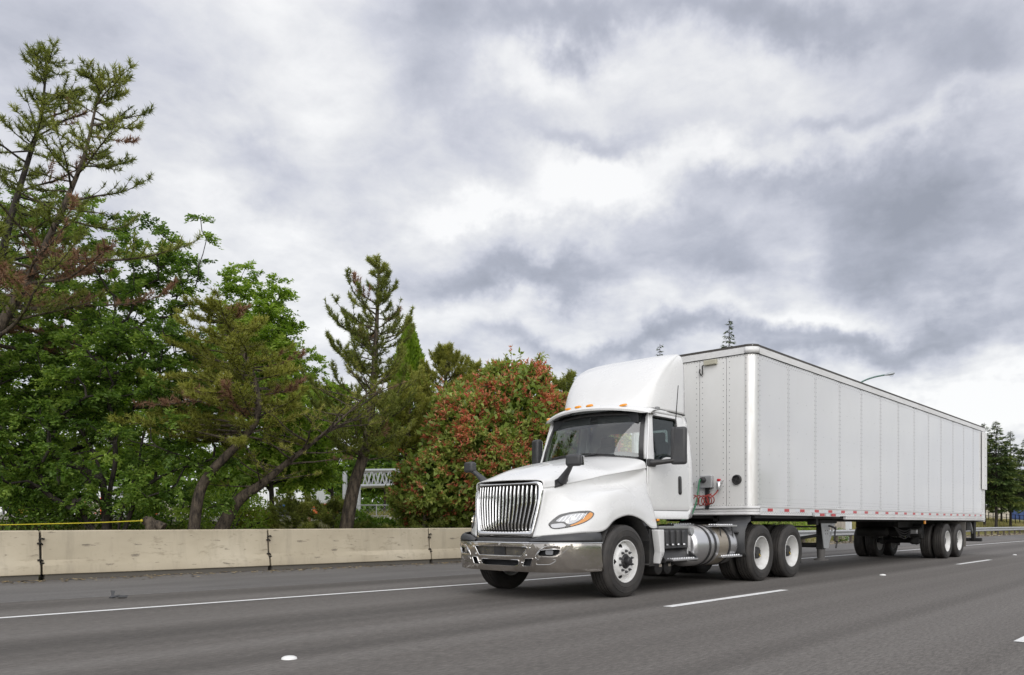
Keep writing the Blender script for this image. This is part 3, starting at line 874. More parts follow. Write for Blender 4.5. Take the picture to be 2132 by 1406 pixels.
for sd in sides():
    hl = bpy.data.objects.new('headlight', None); hl.empty_display_size = 0.1; COL.objects.link(hl); hl.parent = T
    c = on_hood(1.6, 7.0, 0, sd); hl.location = c - ORG[T.name]; ORG[hl.name] = c
    patch(LAMP, 0.004, sd).build('bezel', M['black'], hl, smooth=60)
    clear = [(0.98, 6.88), (1.20, 6.62), (1.55, 6.55), (1.95, 6.62), (2.20, 6.71), (2.08, 6.84), (1.95, 7.03), (1.72, 7.18), (1.56, 7.24), (1.44, 7.12), (1.38, 6.98)]
    low = [(0.80, 7.06), (1.32, 7.05), (1.46, 7.28), (1.40, 7.39), (1.02, 7.40), (0.87, 7.30)]
    amb = [(2.34, 6.67), (2.48, 6.79), (2.40, 6.98), (2.13, 7.20), (1.85, 7.33), (1.58, 7.40), (1.62, 7.30), (1.85, 7.18), (2.07, 6.96), (2.22, 6.78)]
    patch(clear, 0.007, sd).build('reflector', M['reflect'], hl, smooth=60)
    patch(low, 0.007, sd).build('lower_reflector', M['reflect'], hl, smooth=60)
    patch(amb, 0.011, sd).build('turn_signal', M['turn'], hl, smooth=60)
    # lit bulbs on their reflectors
    for (a, b_, r) in ((1.68, 6.84, 0.024), (1.48, 7.0, 0.015)):
        p = on_hood(a, b_, 0.012, sd); n = (on_hood(a, b_, 0.1, sd) - p).normalized()
        bb = MB(); q = n.to_track_quat('Z', 'Y').to_matrix()
        ring = [(0.0, r), (0.010, r * 0.8), (0.016, r * 0.4), (0.017, 0.001)]
        m2 = MB().lathe(ring, (0, 0, 0), 14, 'Z'); bb.add([p + q @ Vector(x) for x in m2.v], m2.f)
        bb.build('bulb', M['bulb'], hl, smooth=60)
    for i in range(7):
        a = 1.15 + i * 0.15
        p0, p1 = on_hood(a, 6.95 + 0.01 * i, 0.012, sd), on_hood(a + 0.16, 6.62 + 0.01 * i, 0.012, sd)
        MB().tube([p0, (p0 + p1) / 2, p1], 0.0035, 5).build('reflector_rib', M['chrome'], hl, smooth=60)
    patch(shrink(LAMP, 0.955), 0.026, sd).build('lens', M['lens'], hl, smooth=60)

# ---- grille --------------------------------------------------------------
def gx(v, z): return 7.995 + 0.30 * v * v + (z - 0.84) * 0.07
def grille():
    out = rounded([(-.535, .83), (.535, .83), (.625, 1.30), (.625, 1.605), (-.625, 1.605), (-.625, 1.30)], [.04, .04, .3, .10, .10, .3], 6)
    inn = rounded([(-.475, .925), (.475, .925), (.562, 1.30), (.562, 1.545), (-.562, 1.545), (-.562, 1.30)], [.04, .04, .3, .06, .06, .3], 6)
    cuts = [(0, -.6 + .12 * i) for i in range(11)]
    v, f = poly_fill(out, [inn], cuts)
    n = len(v)
    b = MB()
    # rounded chrome frame: outer edge, raised ridge, inner edge turned back
    def ringp(t, dx, grow=0.0):
        return [cv(gx(o[0] + (q[0] - o[0]) * t, o[1] + (q[1] - o[1]) * t) + dx, (o[0] + (q[0] - o[0]) * t) * (1 + grow), o[1] + (q[1] - o[1]) * t) for o, q in zip(out, inn)]
    rings = [ringp(0, 0.04), ringp(0.0, -0.012), ringp(0.22, -0.034), ringp(0.5, -0.046), ringp(0.78, -0.040), ringp(0.95, -0.018), ringp(1.0, 0.05)]
    m = len(out)
    b.add([p for r_ in rings for p in r_], [(i * m + k, i * m + (k + 1) % m, (i + 1) * m + (k + 1) % m, (i + 1) * m + k) for i in range(len(rings) - 1) for k in range(m)])
    g = b.build('grille_surround', M['chrome'], T, smooth=60)
    # dark core behind
    v2, f2 = poly_fill(inn, [], cuts)
    MB().add([cv(gx(a, z) + 0.05, a * 0.99, z) for a, z in v2], f2).build('radiator_screen', M['screen'], T)
    N = 17
    for i in range(N):
        u = -1 + 2 * (i + 0.5) / N
        def vv(z): return u * float(np.interp(z, [.93, 1.30, 1.54], [.472, .558, .558]))
        z0, z1 = 0.935, 1.537
        bb = MB()
        pts = []
        for k in range(9):
            z = z0 + (z1 - z0) * k / 8
            bend = 0.02 if k == 0 else 0.006 if k == 8 else 0.0
            c = cv(gx(vv(z), z) - 0.012 + bend, vv(z), z)
            w, d = 0.0108, 0.022
            pts.append([c + Vector((0.030, -w * .9, 0)), c + Vector((0.006, -w, 0)), c + Vector((-0.010, -w * 0.45, 0)), c + Vector((-0.016, 0, 0)), c + Vector((-0.010, w * 0.45, 0)), c + Vector((0.006, w, 0)), c + Vector((0.030, w * .9, 0))])
        bb.grid(pts)
        bb.build('grille_bar', M['chrome'], g, smooth=50)
    return g
def screen_mat():
    m = mat('radiator_mesh', (0.012, 0.011, 0.010), 0.8)
    N, L, b = nodes(m)
    tc = N.new('ShaderNodeTexCoord'); v = N.new('ShaderNodeTexVoronoi'); v.inputs['Scale'].default_value = 26
    L.new(tc.outputs['Object'], v.inputs['Vector'])
    setc(m, ramp(m, v.outputs['Distance'], [(0.06, (0.30, 0.25, 0.08)), (0.12, (0.016, 0.014, 0.012))]))
    return m
M['screen'] = screen_mat()
GR = grille()

# ---- bumper --------------------------------------------------------------
BP = [Vector(p) for p in [(7.915, 0, 0), (7.925, .25, 0), (7.955, .50, 0), (8.025, .78, 0), (8.17, 1.02, 0), (8.36, 1.145, 0), (8.55, 1.185, 0), (8.69, 1.19, 0)]]
BL = [0.0]
_s = [crom(BP, i / 20) for i in range((len(BP) - 1) * 20 + 1)]
for a, c in zip(_s, _s[1:]): BL.append(BL[-1] + (c - a).length)
BLEN = BL[-1]
def bpt(s, z, off=0.0):
    """point of the bumper skin at arc length s from the centre (sign = side), height z; off outwards"""
    a = abs(s); i = float(np.interp(a, BL, range(len(BL)))) / 20
    p = crom(BP, min(i, len(BP) - 1)); q = crom(BP, min(i + 0.02, len(BP) - 1)); r_ = crom(BP, max(i - 0.02, 0))
    t = (q - r_).normalized(); n = Vector((-t.y, t.x, 0))
    p = p + n * off
    p.x += 0.010 * ((z - 0.57) / 0.19) ** 2 + 0.035 * (0.765 - z) / 0.39
    return cv(p.x, math.copysign(p.y, s) if s != 0 else p.y, z)
def bumper():
    ZB, ZT = 0.375, 0.765
    S = BLEN
    outer = []
    for i in range(61): outer.append((-S + 2 * S * i / 60, ZB + 0.012 * abs(-1 + 2 * i / 60) ** 3))
    for i in range(61): outer.append((S - 2 * S * i / 60, ZT))
    up = rounded([(-.50, .712), (.50, .712), (.40, .585), (-.40, .585)], .03)
    lo = rounded([(-.35, .535), (.35, .535), (.35, .472), (.30, .452), (-.30, .452), (-.35, .472)], .02)
    def fog(s): return rounded([(s * .70, .672), (s * .88, .690), (s * .97, .682), (s * .94, .625), (s * .88, .598), (s * .68, .598), (s * .645, .622)], .02)
    def tow(s): return rounded([(s * .455, .555), (s * .575, .560), (s * .535, .458), (s * .405, .455)], .015)
    holes = [up, lo, fog(-1), fog(1), tow(-1), tow(1)]
    cuts = [(0, -S + 2 * S * i / 56) for i in range(1, 56)] + [(1, .45), (1, .57), (1, .68)]
    v, f = poly_fill(outer, holes, cuts)
    b = MB().add([bpt(a, z) for a, z in v], f)
    bo = b.build('bumper', M['bumper'], T, smooth=60)
    m = bo.modifiers.new('solid', 'SOLIDIFY'); m.thickness = 0.012; m.offset = -1
    m = bo.modifiers.new('bevel', 'BEVEL'); m.width = 0.005; m.segments = 2; m.limit_method = 'ANGLE'; m.angle_limit = R(50)
    # raised lip round the openings
    def lip(loop, r=0.006, name='opening_rim'):
        pts = [bpt(a, z, 0.004) for a, z in loop]
        MB().tube(pts + [pts[0]], r, 6, False).build(name, M['chrome'], bo, smooth=60)
    for h in holes: lip(h)
    # rolled top edge
    MB().tube([bpt(-S + 2 * S * i / 60, ZT, -0.004) for i in range(61)], 0.011, 8).build('top_edge', M['chrome'], bo, smooth=60)
    # pressed outline round the fog lamp and the lower panel
    for sd in sides():
        pts = [(.60, .56), (.66, .66), (.76, .725), (.95, .745), (1.10, .742), (1.10, .725), (1.02, .65), (.94, .585), (.86, .57), (.70, .57)]
        MB().tube([bpt(sd * a, z, 0.002) for a, z in rounded(pts, .05)], 0.0035, 5).build('pressed_line', M['chrome'], bo, smooth=60)
        pts = [(.62, .545), (.90, .548), (.90, .53), (.82, .485), (.62, .478)]
        MB().tube([bpt(sd * a, z, 0.002) for a, z in rounded(pts, .03)], 0.003, 5).build('pressed_line', M['chrome'], bo, smooth=60)
        for a, z in ((.535, .70), (.475, .60), (.40, .50)):
            p = bpt(sd * a, z, 0.0)
            MB().lathe([(0.0, 0.013), (-0.010, 0.012), (-0.013, 0.007), (-0.0135, 0.001)], p, 12, 'X').build('bolt', M['chrome'], bo, smooth=60)
        # fog lamp sits in its opening
        fl = MB(); p = bpt(sd * .81, .642, -0.03)
        nrm = (bpt(sd * .81, .642, 0.1) - p).normalized(); q = nrm.to_track_quat('Z', 'Y').to_matrix()
        loop = rounded([(-.05, -.030), (.05, -.030), (.055, .030), (-.055, .030)], .02)
        fl.add([p + q @ Vector((a, z, -0.03)) for a, z in loop] + [p + q @ Vector((a, z, 0.0)) for a, z in loop], [tuple(range(len(loop))), tuple(range(len(loop), 2 * len(loop)))] + [(i, (i + 1) % len(loop), len(loop) + (i + 1) % len(loop), len(loop) + i) for i in range(len(loop))])
        fo = fl.build('fog_lamp', M['reflect'], bo, smooth=40)
        loop2 = [(a * .98, z * .98) for a, z in loop]
        MB().add([p + q @ Vector((a, z, 0.012)) for a, z in loop2], [tuple(range(len(loop2)))]).build('fog_lens', M['lens'], bo)
        MB().grid([[bpt(sd * (.60 + .40 * k / 6), zz, -0.075) for zz in (.58, .71)] for k in range(7)]).build('fog_pocket', M['dark'], bo)
        MB().grid([[bpt(sd * (.38 + .22 * k / 4), zz, -0.06) for zz in (.44, .575)] for k in range(5)]).build('hook_pocket', M['dark'], bo)
        # tow hook pocket
    # meshed plates in the upper opening, with a square centre plate
    pl = MB()
    pl.add([bpt(-.49 + .98 * i / 16, z, -0.035) for i in range(17) for z in (.58, .715)], [(2 * i, 2 * i + 2, 2 * i + 3, 2 * i + 1) for i in range(16)])
    pl.build('intake_mesh', M['intake'], bo)
    MB().hexa([bpt(-.105, .59, -0.03), bpt(.105, .59, -0.03), bpt(.105, .59, -0.015), bpt(-.105, .59, -0.015)],
              [bpt(-.105, .71, -0.03), bpt(.105, .71, -0.03), bpt(.105, .71, -0.015), bpt(-.105, .71, -0.015)]).build('plate_holder', M['black'], bo)
    MB().box(8.10, 8.14, YC - .75, YC + .75, .44, .57).build('crossmember', M['dark'], bo)
    MB().box(8.09, 8.12, YC - .52, YC + .52, .571, .76).build('intake_backing', M['dark'], bo)
    # black trim above the bumper: corner pieces and the recessed centre
    for sd in sides():
        P = []
        for i in range(25):
            s = .52 + (S - .53) * i / 24
            zt = float(np.interp(s, [.52, .70, S], [.815, .865, .915])) - 0.004
            z0 = ZT + 0.012
            rel = [(0.0, 0.018), (.25, 0.028), (.55, 0.020), (.85, 0.0), (1.0, -0.03)]
            P.append([bpt(sd * s, z0 + (zt - z0) * a, -0.03 + o) for a, o in rel])
        MB().grid(P).build('bumper_trim', M['grey_plastic'], T, smooth=30, solid=0.012)
    b = MB()
    P = [[bpt(-.56 + 1.12 * i / 16, z, o) for z, o in ((.770, -0.02), (.79, -0.05), (.83, -0.06))] for i in range(17)]
    MB().grid(P).build('lower_valance', M['black'], T, smooth=30, solid=0.01)
    return bo
def intake_mat():
    m = mat('intake_grid', (0.02, 0.018, 0.016), 0.6)
    N, L, b = nodes(m)
    tc = N.new('ShaderNodeTexCoord'); v = N.new('ShaderNodeTexVoronoi'); v.inputs['Scale'].default_value = 34
    L.new(tc.outputs['Object'], v.inputs['Vector'])
    n = tex_noise(m, 9, 4)
    setc(m, mixc(m, ramp(m, v.outputs['Distance'], [(0.09, g3(1)), (0.16, g3(0))]), ramp(m, n, [(0.3, (0.05, 0.046, 0.04)), (0.7, (0.11, 0.10, 0.085))]), (0.45, 0.38, 0.12)))
    return m
M['intake'] = intake_mat()
bumper()

# ---- cab -----------------------------------------------------------------
def side_v(z):
    """half width of the cab side at height z"""
    return float(np.interp(z, [1.0, 1.3, 1.95, 2.60, 2.76], [1.055, 1.06, 1.045, 0.955, 0.925]))
def panel(outer, holes, name, m, sd, off=0.0, cuts=(), thick=0.02, parent=None, bevel=None):
    v, f = poly_fill(outer, holes, cuts)
    b = MB().add([cv(x, sd * (side_v(z) + off), z) for x, z in v], f)
    o = b.build(name, m, parent or T, smooth=30)
    md = o.modifiers.new('solid', 'SOLIDIFY'); md.thickness = thick; md.offset = 0
    if bevel:
        md = o.modifiers.new('bevel', 'BEVEL'); md.width = bevel; md.segments = 2; md.limit_method = 'ANGLE'; md.angle_limit = R(50)
    return o
ZC = [(1, z) for z in (1.1, 1.3, 1.5, 1.7, 1.95, 2.1, 2.25, 2.4, 2.6, 2.7)]
WIN = rounded([(10.175, 1.975), (10.33, 1.955), (10.50, 2.035), (10.985, 2.035), (10.985, 2.66), (10.275, 2.66)], [.03, .05, .08, .03, .06, .05], 4)
DOOR = rounded([(10.025, 1.225), (11.18, 1.225), (11.18, 2.70), (10.235, 2.70), (10.045, 1.99)], [.01, .05, .08, .06, .02], 4)
SIDE = rounded([(10.008, 1.09), (11.18, 1.09), (11.31, 1.26), (11.31, 2.60), (11.20, 2.765), (10.215, 2.765), (10.02, 1.985), (10.008, 1.9)], [.01, .06, .08, .10, .10, .05, .01, .01], 4)
DOORG = rounded([(10.017, 1.217), (11.188, 1.217), (11.188, 2.708), (10.229, 2.708), (10.037, 1.99)], [.01, .05, .08, .06, .02], 4)
for sd in sides():
    panel(SIDE, [DOORG], 'cab_side', M['paint'], sd, 0.0, ZC, 0.03)
    d = panel(DOOR, [WIN], 'door', M['paint'], sd, 0.003, ZC, 0.03, bevel=0.004)
    # black seal and pane
    inner = shrink(WIN, 0.955)
    panel(shrink(WIN, 1.005), [inner], 'window_seal', M['black'], sd, -0.001, ZC, 0.012, parent=d)
    panel(shrink(WIN, 0.99), [], 'window_glass', M['glass_side'], sd, -0.016, ZC, 0.004, parent=d)
    # door handle: recessed black pull
    h = rounded([(10.845, 1.47), (10.945, 1.47), (10.945, 1.76), (10.845, 1.76)], .05)
    ho = panel(h, [], 'door_handle', M['black'], sd, 0.018, (), 0.012, parent=d)
    MB().tube([cv(10.895, sd * (side_v(1.5) + 0.022), 1.50), cv(10.895, sd * (side_v(1.6) + 0.035), 1.55), cv(10.895, sd * (side_v(1.7) + 0.035), 1.68), cv(10.895, sd * (side_v(1.73) + 0.022), 1.73)], 0.016, 8).build('pull', M['grey_plastic'], d, smooth=60)
    for x, z in ((11.245, 1.75), (11.245, 1.42)):
        p = cv(x, sd * (side_v(z) + 0.004), z)
        MB().lathe([(0, 0.012), (0.006 * sd, 0.010), (0.008 * sd, 0.001)], p, 8, 'Y').build('hinge_bolt', M['black'], T)
    # sill line under the door
    MB().tube([cv(10.03, sd * (side_v(1.2) + 0.0), 1.205), cv(11.17, sd * (side_v(1.2) + 0.0), 1.205)], 0.008, 6).build('sill_trim', M['grey_plastic'], T)
# back wall with its window, roof, floor, firewall
def back_wall():
    outer = rounded([(-1.04, 1.10), (1.04, 1.10), (1.03, 1.95), (.93, 2.74), (-.93, 2.74), (-1.03, 1.95)], .06)
    hole = rounded([(-.62, 2.06), (.62, 2.06), (.60, 2.56), (-.60, 2.56)], .06)
    v, f = poly_fill(outer, [hole])
    o = MB().add([cv(11.312, a, z) for a, z in v], f).build('back_wall', M['trimgrey'], T, solid=0.03)
    v, f = poly_fill(hole, [])
    MB().add([cv(11.312, a, z) for a, z in v], f).build('rear_window', M['glass'], o)
back_wall()
def roof():
    P = []
    for i in range(9):
        u = i / 8; row = []
        for j in range(17):
            w = -1 + 2 * j / 16
            x0 = 10.06 + 0.15 * abs(w) ** 2
            x = x0 + (11.30 - x0) * u
            z = 2.80 - 0.06 * abs(w) ** 4 - 0.03 * u * u
            row.append(cv(x, w * 0.935, z))
        P.append(row)
    MB().grid(P).build('roof', M['paint'], T, smooth=50, solid=0.03)
roof()
MB().box(9.9, 11.30, YC - 1.0, YC + 1.0, 1.10, 1.16).build('cab_floor', M['dark'], T)
MB().box(9.97, 10.0, YC - 1.0, YC + 1.0, 1.10, 1.93).build('firewall', M['dark'], T)
# windscreen
def wtop(w): return cv(10.02 + 0.22 * w * w, 0.885 * w, 2.735 - 0.045 * w * w)
def wbot(w): return cv(9.715 + 0.30 * w * w, 0.985 * w, 2.055 - 0.075 * w * w)
def wpt(w, u, off=0.0):
    p = wbot(w).lerp(wtop(w), u); p.x -= 0.03 * math.sin(math.pi * u) + off; return p
def ws_grid(w0, w1, u0, u1, off, n=20, k=6):
    return MB().grid([[wpt(w0 + (w1 - w0) * i / n, u0 + (u1 - u0) * j / k, off) for j in range(k + 1)] for i in range(n + 1)])
ws_grid(-.99, .99, 0.0, 1.0, 0.0).build('windshield', M['glass'], T, smooth=60)
def border(w0, w1, u0, u1, name, m, off=0.006, th=0.02):
    ws_grid(w0, w1, u0, u1, off, 24, 3).build(name, m, T, smooth=60, solid=th)
border(-1.0, -0.935, -0.01, 1.0, 'pillar_seal', M['black']); border(0.935, 1.0, -0.01, 1.0, 'pillar_seal', M['black'])
border(-.94, .94, 0.94, 1.02, 'windshield_top_seal', M['black'], 0.004)
border(-.94, .94, -0.03, 0.025, 'windshield_lower_seal', M['black'], 0.004)
for sd in sides():   # white pillar skins joining the windscreen edge to the side
    P = []
    for j in range(8):
        u = j / 7
        a = wpt(sd * 0.985, u, -0.004); z = a.z
        P.append([a, cv(np.interp(z, [1.985, 2.765], [10.035, 10.225]), sd * (side_v(z) + 0.001), z), cv(np.interp(z, [1.985, 2.765], [10.07, 10.26]), sd * (side_v(z) - 0.012), z)])
    MB().grid(P).build('pillar', M['paint'], T, smooth=60, solid=0.012)
# cowl and wipers
MB().grid([[wpt(w, -0.02, 0.02), wpt(w, -0.05, 0.10) + Vector((0, 0, -0.02)), wpt(w, -0.16, 0.12) + Vector((0, 0, -0.05))] for w in [-.95 + 1.9 * i / 20 for i in range(21)]]).build('cowl', M['black'], T, smooth=60, solid=0.01)
for w0, w1 in ((-.62, -.05), (.12, .70)):
    MB().tube([wpt(w0, .035, .02), wpt((w0 + w1) / 2, .045, .022), wpt(w1, .06, .02)], 0.008, 6).build('wiper_blade', M['black'], T, smooth=60)
    MB().tube([wpt(w1, -.02, .04), wpt((w0 + w1) / 2 + .1, .02, .035), wpt((w0 + w1) / 2, .045, .03)], 0.010, 6).build('wiper_arm', M['black'], T, smooth=60)

# interior
def interior():
    P = []
    for i in range(17):
        w = -.93 + 1.86 * i / 16
        hump = 0.06 * math.exp(-((w + .48) / .28) ** 2)
        P.append([wpt(w, 0.0, -0.03) + Vector((0, 0, -0.03)), cv(10.12, w, 2.06 + hump), cv(10.30, w, 2.04 + hump), cv(10.42, w, 1.93), cv(10.36, w, 1.55), cv(10.2, w, 1.3)])
    MB().grid(P).build('dashboard', M['dash'], T, smooth=40, solid=0.02)
    c = cv(10.56, -.50, 1.93)
    ax = Vector((-0.75, 0, 0.66)).normalized()
    q = ax.to_track_quat('Z', 'Y').to_matrix()
    sw = MB()
    ring = [c + q @ Vector((0.225 * math.cos(t), 0.225 * math.sin(t), 0)) for t in [2 * math.pi * k / 40 for k in range(41)]]
    sw.tube(ring, 0.016, 8, False)
    for t in (0.3, math.pi - 0.3, -math.pi / 2): sw.tube([c - ax * 0.03, c + q @ Vector((0.22 * math.cos(t), 0.22 * math.sin(t), 0))], 0.014, 6)
    sw.lathe([(0, 0.001), (0, 0.06), (-0.04, 0.05), (-0.04, 0.001)], (0, 0, 0), 14, 'Z')
    nb_ = 4 * 14
    for i in range(len(sw.v) - nb_, len(sw.v)): sw.v[i] = tuple(c + q @ Vector(sw.v[i]))
    sw.build('steering_wheel', M['dark'], T, smooth=50)
    MB().tube([c, c - ax * 0.5], 0.03, 8).build('steering_column', M['dark'], T, smooth=50)
    for sd in sides():
        s = thing_part('driver_seat' if sd < 0 else 'passenger_seat', cv(10.9, sd * .5, 1.3))
        b = MB().box(10.62, 11.05, YC + sd * .5 - .25, YC + sd * .5 + .25, 1.52, 1.70); b.build('cushion', M['seat'], s, bevel=0.05, seg=3)
        b = MB().hexa([cv(10.98, sd * .5 - .25, 1.64), cv(11.12, sd * .5 - .25, 1.64), cv(11.12, sd * .5 + .25, 1.64), cv(10.98, sd * .5 + .25, 1.64)],
                      [cv(11.12, sd * .5 - .20, 2.34), cv(11.22, sd * .5 - .20, 2.34), cv(11.22, sd * .5 + .20, 2.34), cv(11.12, sd * .5 + .20, 2.34)])
        b.build('backrest', M['seat'], s, bevel=0.06, seg=3)
        b = MB().box(11.12, 11.22, YC + sd * .5 - .13, YC + sd * .5 + .13, 2.30, 2.50); b.build('headrest', M['seat'], s, bevel=0.04, seg=3)
        MB().box(10.75, 11.0, YC + sd * .5 - .2, YC + sd * .5 + .2, 1.17, 1.52).build('pedestal', M['dark'], s)
        if sd > 0:
            MB().tube([cv(11.0, sd * .5 - .28, 1.7), cv(11.08, sd * .5 - .27, 2.05), cv(11.18, sd * .5 - .25, 2.42)], 0.022, 6).build('seat_belt', M['belt'], s)
    for sd in sides():
        MB().box(10.10, 10.13, YC + sd * .45 - .38, YC + sd * .45 + .38, 2.54, 2.70).build('inner_sun_visor', M['dark'], T, bevel=0.01)
    MB().box(10.2, 10.9, YC - .9, YC + .9, 2.66, 2.72).build('headliner', M['dark'], T)
def thing_part(name, c):
    o = bpy.data.objects.new(name, None); o.empty_display_size = 0.1; COL.objects.link(o); o.parent = T
    o.location = c - ORG[T.name]; ORG[o.name] = Vector(c); return o
M['dash'] = mat('dashboard_grey', (0.10, 0.105, 0.11), 0.7)
interior()

# ---- sun visor with marker lamps -----------------------------------------
def vis(w):
    """front lip of the visor in plan"""
    return 9.80 + 0.34 * w * w
def visor():
    P = []
    n = 32
    for i in range(n + 1):
        w = -1 + 2 * i / n
        x = vis(w); v = 1.03 * w
        zt = 2.845 - 0.085 * w * w - 0.03 * abs(w) ** 6
        e = 1 - 0.5 * max(0, abs(w) - 0.9) * 10
        P.append([cv(10.30, v * 0.96, zt - 0.01), cv(x + .22, v, zt + 0.012), cv(x + .08, v, zt - 0.005), cv(x + .015, v, zt - 0.035), cv(x, v, zt - 0.06), cv(x + .012, v, zt - 0.085 * e), cv(x + .05, v * .99, zt - 0.075 * e), cv(x + .20, v * .97, zt - 0.06)])
    MB().grid(P).build('visor', M['paint'], T, smooth=45, solid=0.006)
    for w in (-.62, -.1, .12, .34, .93):
        x = vis(w) + 0.055; z = 2.845 - 0.085 * w * w - 0.03 * abs(w) ** 6 - 0.008
        sl = Vector((1, 0.68 * w * -1.0, 0)).normalized()
        c = cv(x, 1.03 * w, z)
        t = Vector((0.68 * w / 1.03, 1, -0.165 * w)).normalized(); up = Vector((-0.42, 0, 0.9)).normalized(); nn = up
        t = (t - up * t.dot(up)).normalized(); f = up.cross(t)
        b = MB(); rings = []
        prof = [(0.0, 1.0), (0.012, 0.96), (0.022, 0.72), (0.026, 0.3), (0.0265, 0.02)]
        vs = []; k = 20
        for h, s in prof:
            for q in range(k):
                a = 2 * math.pi * q / k
                vs.append(c + nn * h + t * (0.066 * s * math.cos(a)) + f * (0.036 * s * math.sin(a)))
        b.add(vs, [(i * k + j, i * k + (j + 1) % k, (i + 1) * k + (j + 1) % k, (i + 1) * k + j) for i in range(4) for j in range(k)])
        b.build('marker_lamp', M['amber'], T, smooth=60)
visor()

# ---- roof fairing --------------------------------------------------------
FN = Net([
    [(10.12, 0, 2.79), (10.15, .45, 2.79), (10.27, .70, 2.785), (10.47, .86, 2.775), (10.80, .945, 2.765), (11.22, .955, 2.755)],
    [(10.23, 0, 3.00), (10.26, .45, 3.00), (10.36, .745, 2.99), (10.55, .885, 2.98), (10.86, .945, 2.97), (11.22, .955, 2.96)],
    [(10.44, 0, 3.28), (10.47, .46, 3.28), (10.54, .80, 3.265), (10.69, .900, 3.245), (10.94, .940, 3.23), (11.22, .950, 3.22)],
    [(10.71, 0, 3.53), (10.73, .47, 3.53), (10.78, .84, 3.51), (10.88, .905, 3.485), (11.04, .932, 3.46), (11.22, .942, 3.44)],
    [(10.97, 0, 3.675), (10.98, .47, 3.675), (11.01, .835, 3.655), (11.06, .89, 3.63), (11.13, .915, 3.605), (11.22, .925, 3.58)],
    [(11.21, 0, 3.750), (11.21, .47, 3.750), (11.215, .81, 3.735), (11.215, .855, 3.715), (11.22, .885, 3.69), (11.22, .900, 3.66)],
])
def fairing():
    P = []
    for row in FN.pts(6):
        P.append([cv(p.x, p.y, p.z) for p in row[::-1]] + [cv(p.x, -p.y, p.z) for p in row[1:]])
    o = MB().grid(P).build('roof_fairing', M['paint'], T, smooth=60)
    md = o.modifiers.new('solid', 'SOLIDIFY'); md.thickness = 0.012; md.offset = 1
    for sd in sides():
        MB().box(10.44, 10.52, YC + sd * .93 - .02, YC + sd * .93 + .02, 2.77, 2.81).build('fairing_bracket', M['trimgrey'], T, bevel=0.005)
fairing()
MB().grid([[cv(10.36, sd * .93, 2.775), cv(11.25, sd * .955, 2.755)] for sd in sides()]).build('fairing_gasket', M['black'], T, solid=0.02)

# ---- mirrors and aerial --------------------------------------------------
def rbox(c, sx, sy, sz, name, m, parent, bevel, rz=0.0, taper=0.0):
    b = MB()
    q = Matrix.Rotation(rz, 3, 'Z')
    vs = []
    for x in (-1, 1):
        for y in (-1, 1):
            for z in (-1, 1):
                k = 1 - taper * (x + 1) / 2
                vs.append(Vector(c) + q @ Vector((x * sx / 2, y * sy / 2 * k, z * sz / 2 * k)))
    b.add(vs, [(0, 1, 3, 2), (4, 6, 7, 5), (0, 4, 5, 1), (2, 3, 7, 6), (0, 2, 6, 4), (1, 5, 7, 3)])
    return b.build(name, m, parent, bevel=bevel, seg=4, smooth=60)
for sd in sides():
    mm = thing_part('door_mirror', cv(10.1, sd * 1.08, 1.92))
    rbox(cv(10.34, sd * 1.385, 2.175), 0.12, 0.235, 0.555, 'mirror_head', M['grey_plastic'], mm, 0.04, -0.45 if sd > 0 else 0.28)
    rbox(cv(10.34, sd * 1.385, 2.175) + (Vector((.9, -.435, 0)) if sd > 0 else Vector((.96, .276, 0))) * .062, 0.008, 0.19, 0.49, 'mirror_glass', M['chrome'], mm, 0.002, -0.45 if sd > 0 else 0.28)
    MB().tube([cv(10.06, sd * 1.04, 1.925), cv(10.08, sd * 1.10, 1.925), cv(10.18, sd * 1.20, 1.935), cv(10.32, sd * 1.36, 1.96)], [0.055, 0.05, 0.036, 0.034], 10).build('mirror_arm', M['black'], mm, smooth=60)
    rbox(cv(10.10, sd * 1.065, 1.925), 0.20, 0.05, 0.115, 'mirror_foot', M['black'], mm, 0.02)
    hm = thing_part('hood_mirror', cv(8.47, sd * .70, 1.55))
    p = on_hood(1.32, 2.62, 0.0, sd)
    hx = cv(8.35, sd * .985, 1.865)
    MB().tube([p, p.lerp(hx, .28) + Vector((0, sd * .01, .02)), p.lerp(hx, .62), hx + Vector((-0.01, -sd * .05, -.05))], [0.070, 0.046, 0.034, 0.040], 12).build('mirror_stalk', M['grey_plastic'], hm, smooth=60)
    MB().add([on_hood(a, b_, o, sd) for o in (0.0, 0.022) for a, b_ in ((0.86, 2.42), (1.35, 2.26), (1.73, 2.32), (1.60, 2.85), (1.28, 3.9), (0.80, 4.4))],
             [tuple(range(6)), tuple(range(6, 12))] + [(i, (i + 1) % 6, 6 + (i + 1) % 6, 6 + i) for i in range(6)]).build('mirror_base', M['black'], hm, bevel=0.006)
    rbox(hx, 0.12, 0.23, 0.165, 'mirror_head', M['grey_plastic'], hm, 0.04, sd * -0.25, 0.12)
    rbox(hx + Vector((0.063, sd * 0.012, 0)), 0.008, 0.18, 0.125, 'mirror_glass', M['chrome'], hm, 0.002, sd * -0.25)
an = MB(); p0 = W(1400.5, 948, 11.55); p1 = W(1412, 803, 11.75)
an.tube([p0, p0.lerp(p1, 0.5) + RIGHT * 0.004, p1], [0.010, 0.008, 0.006], 6); an.build('aerial', M['black'], T, smooth=60)

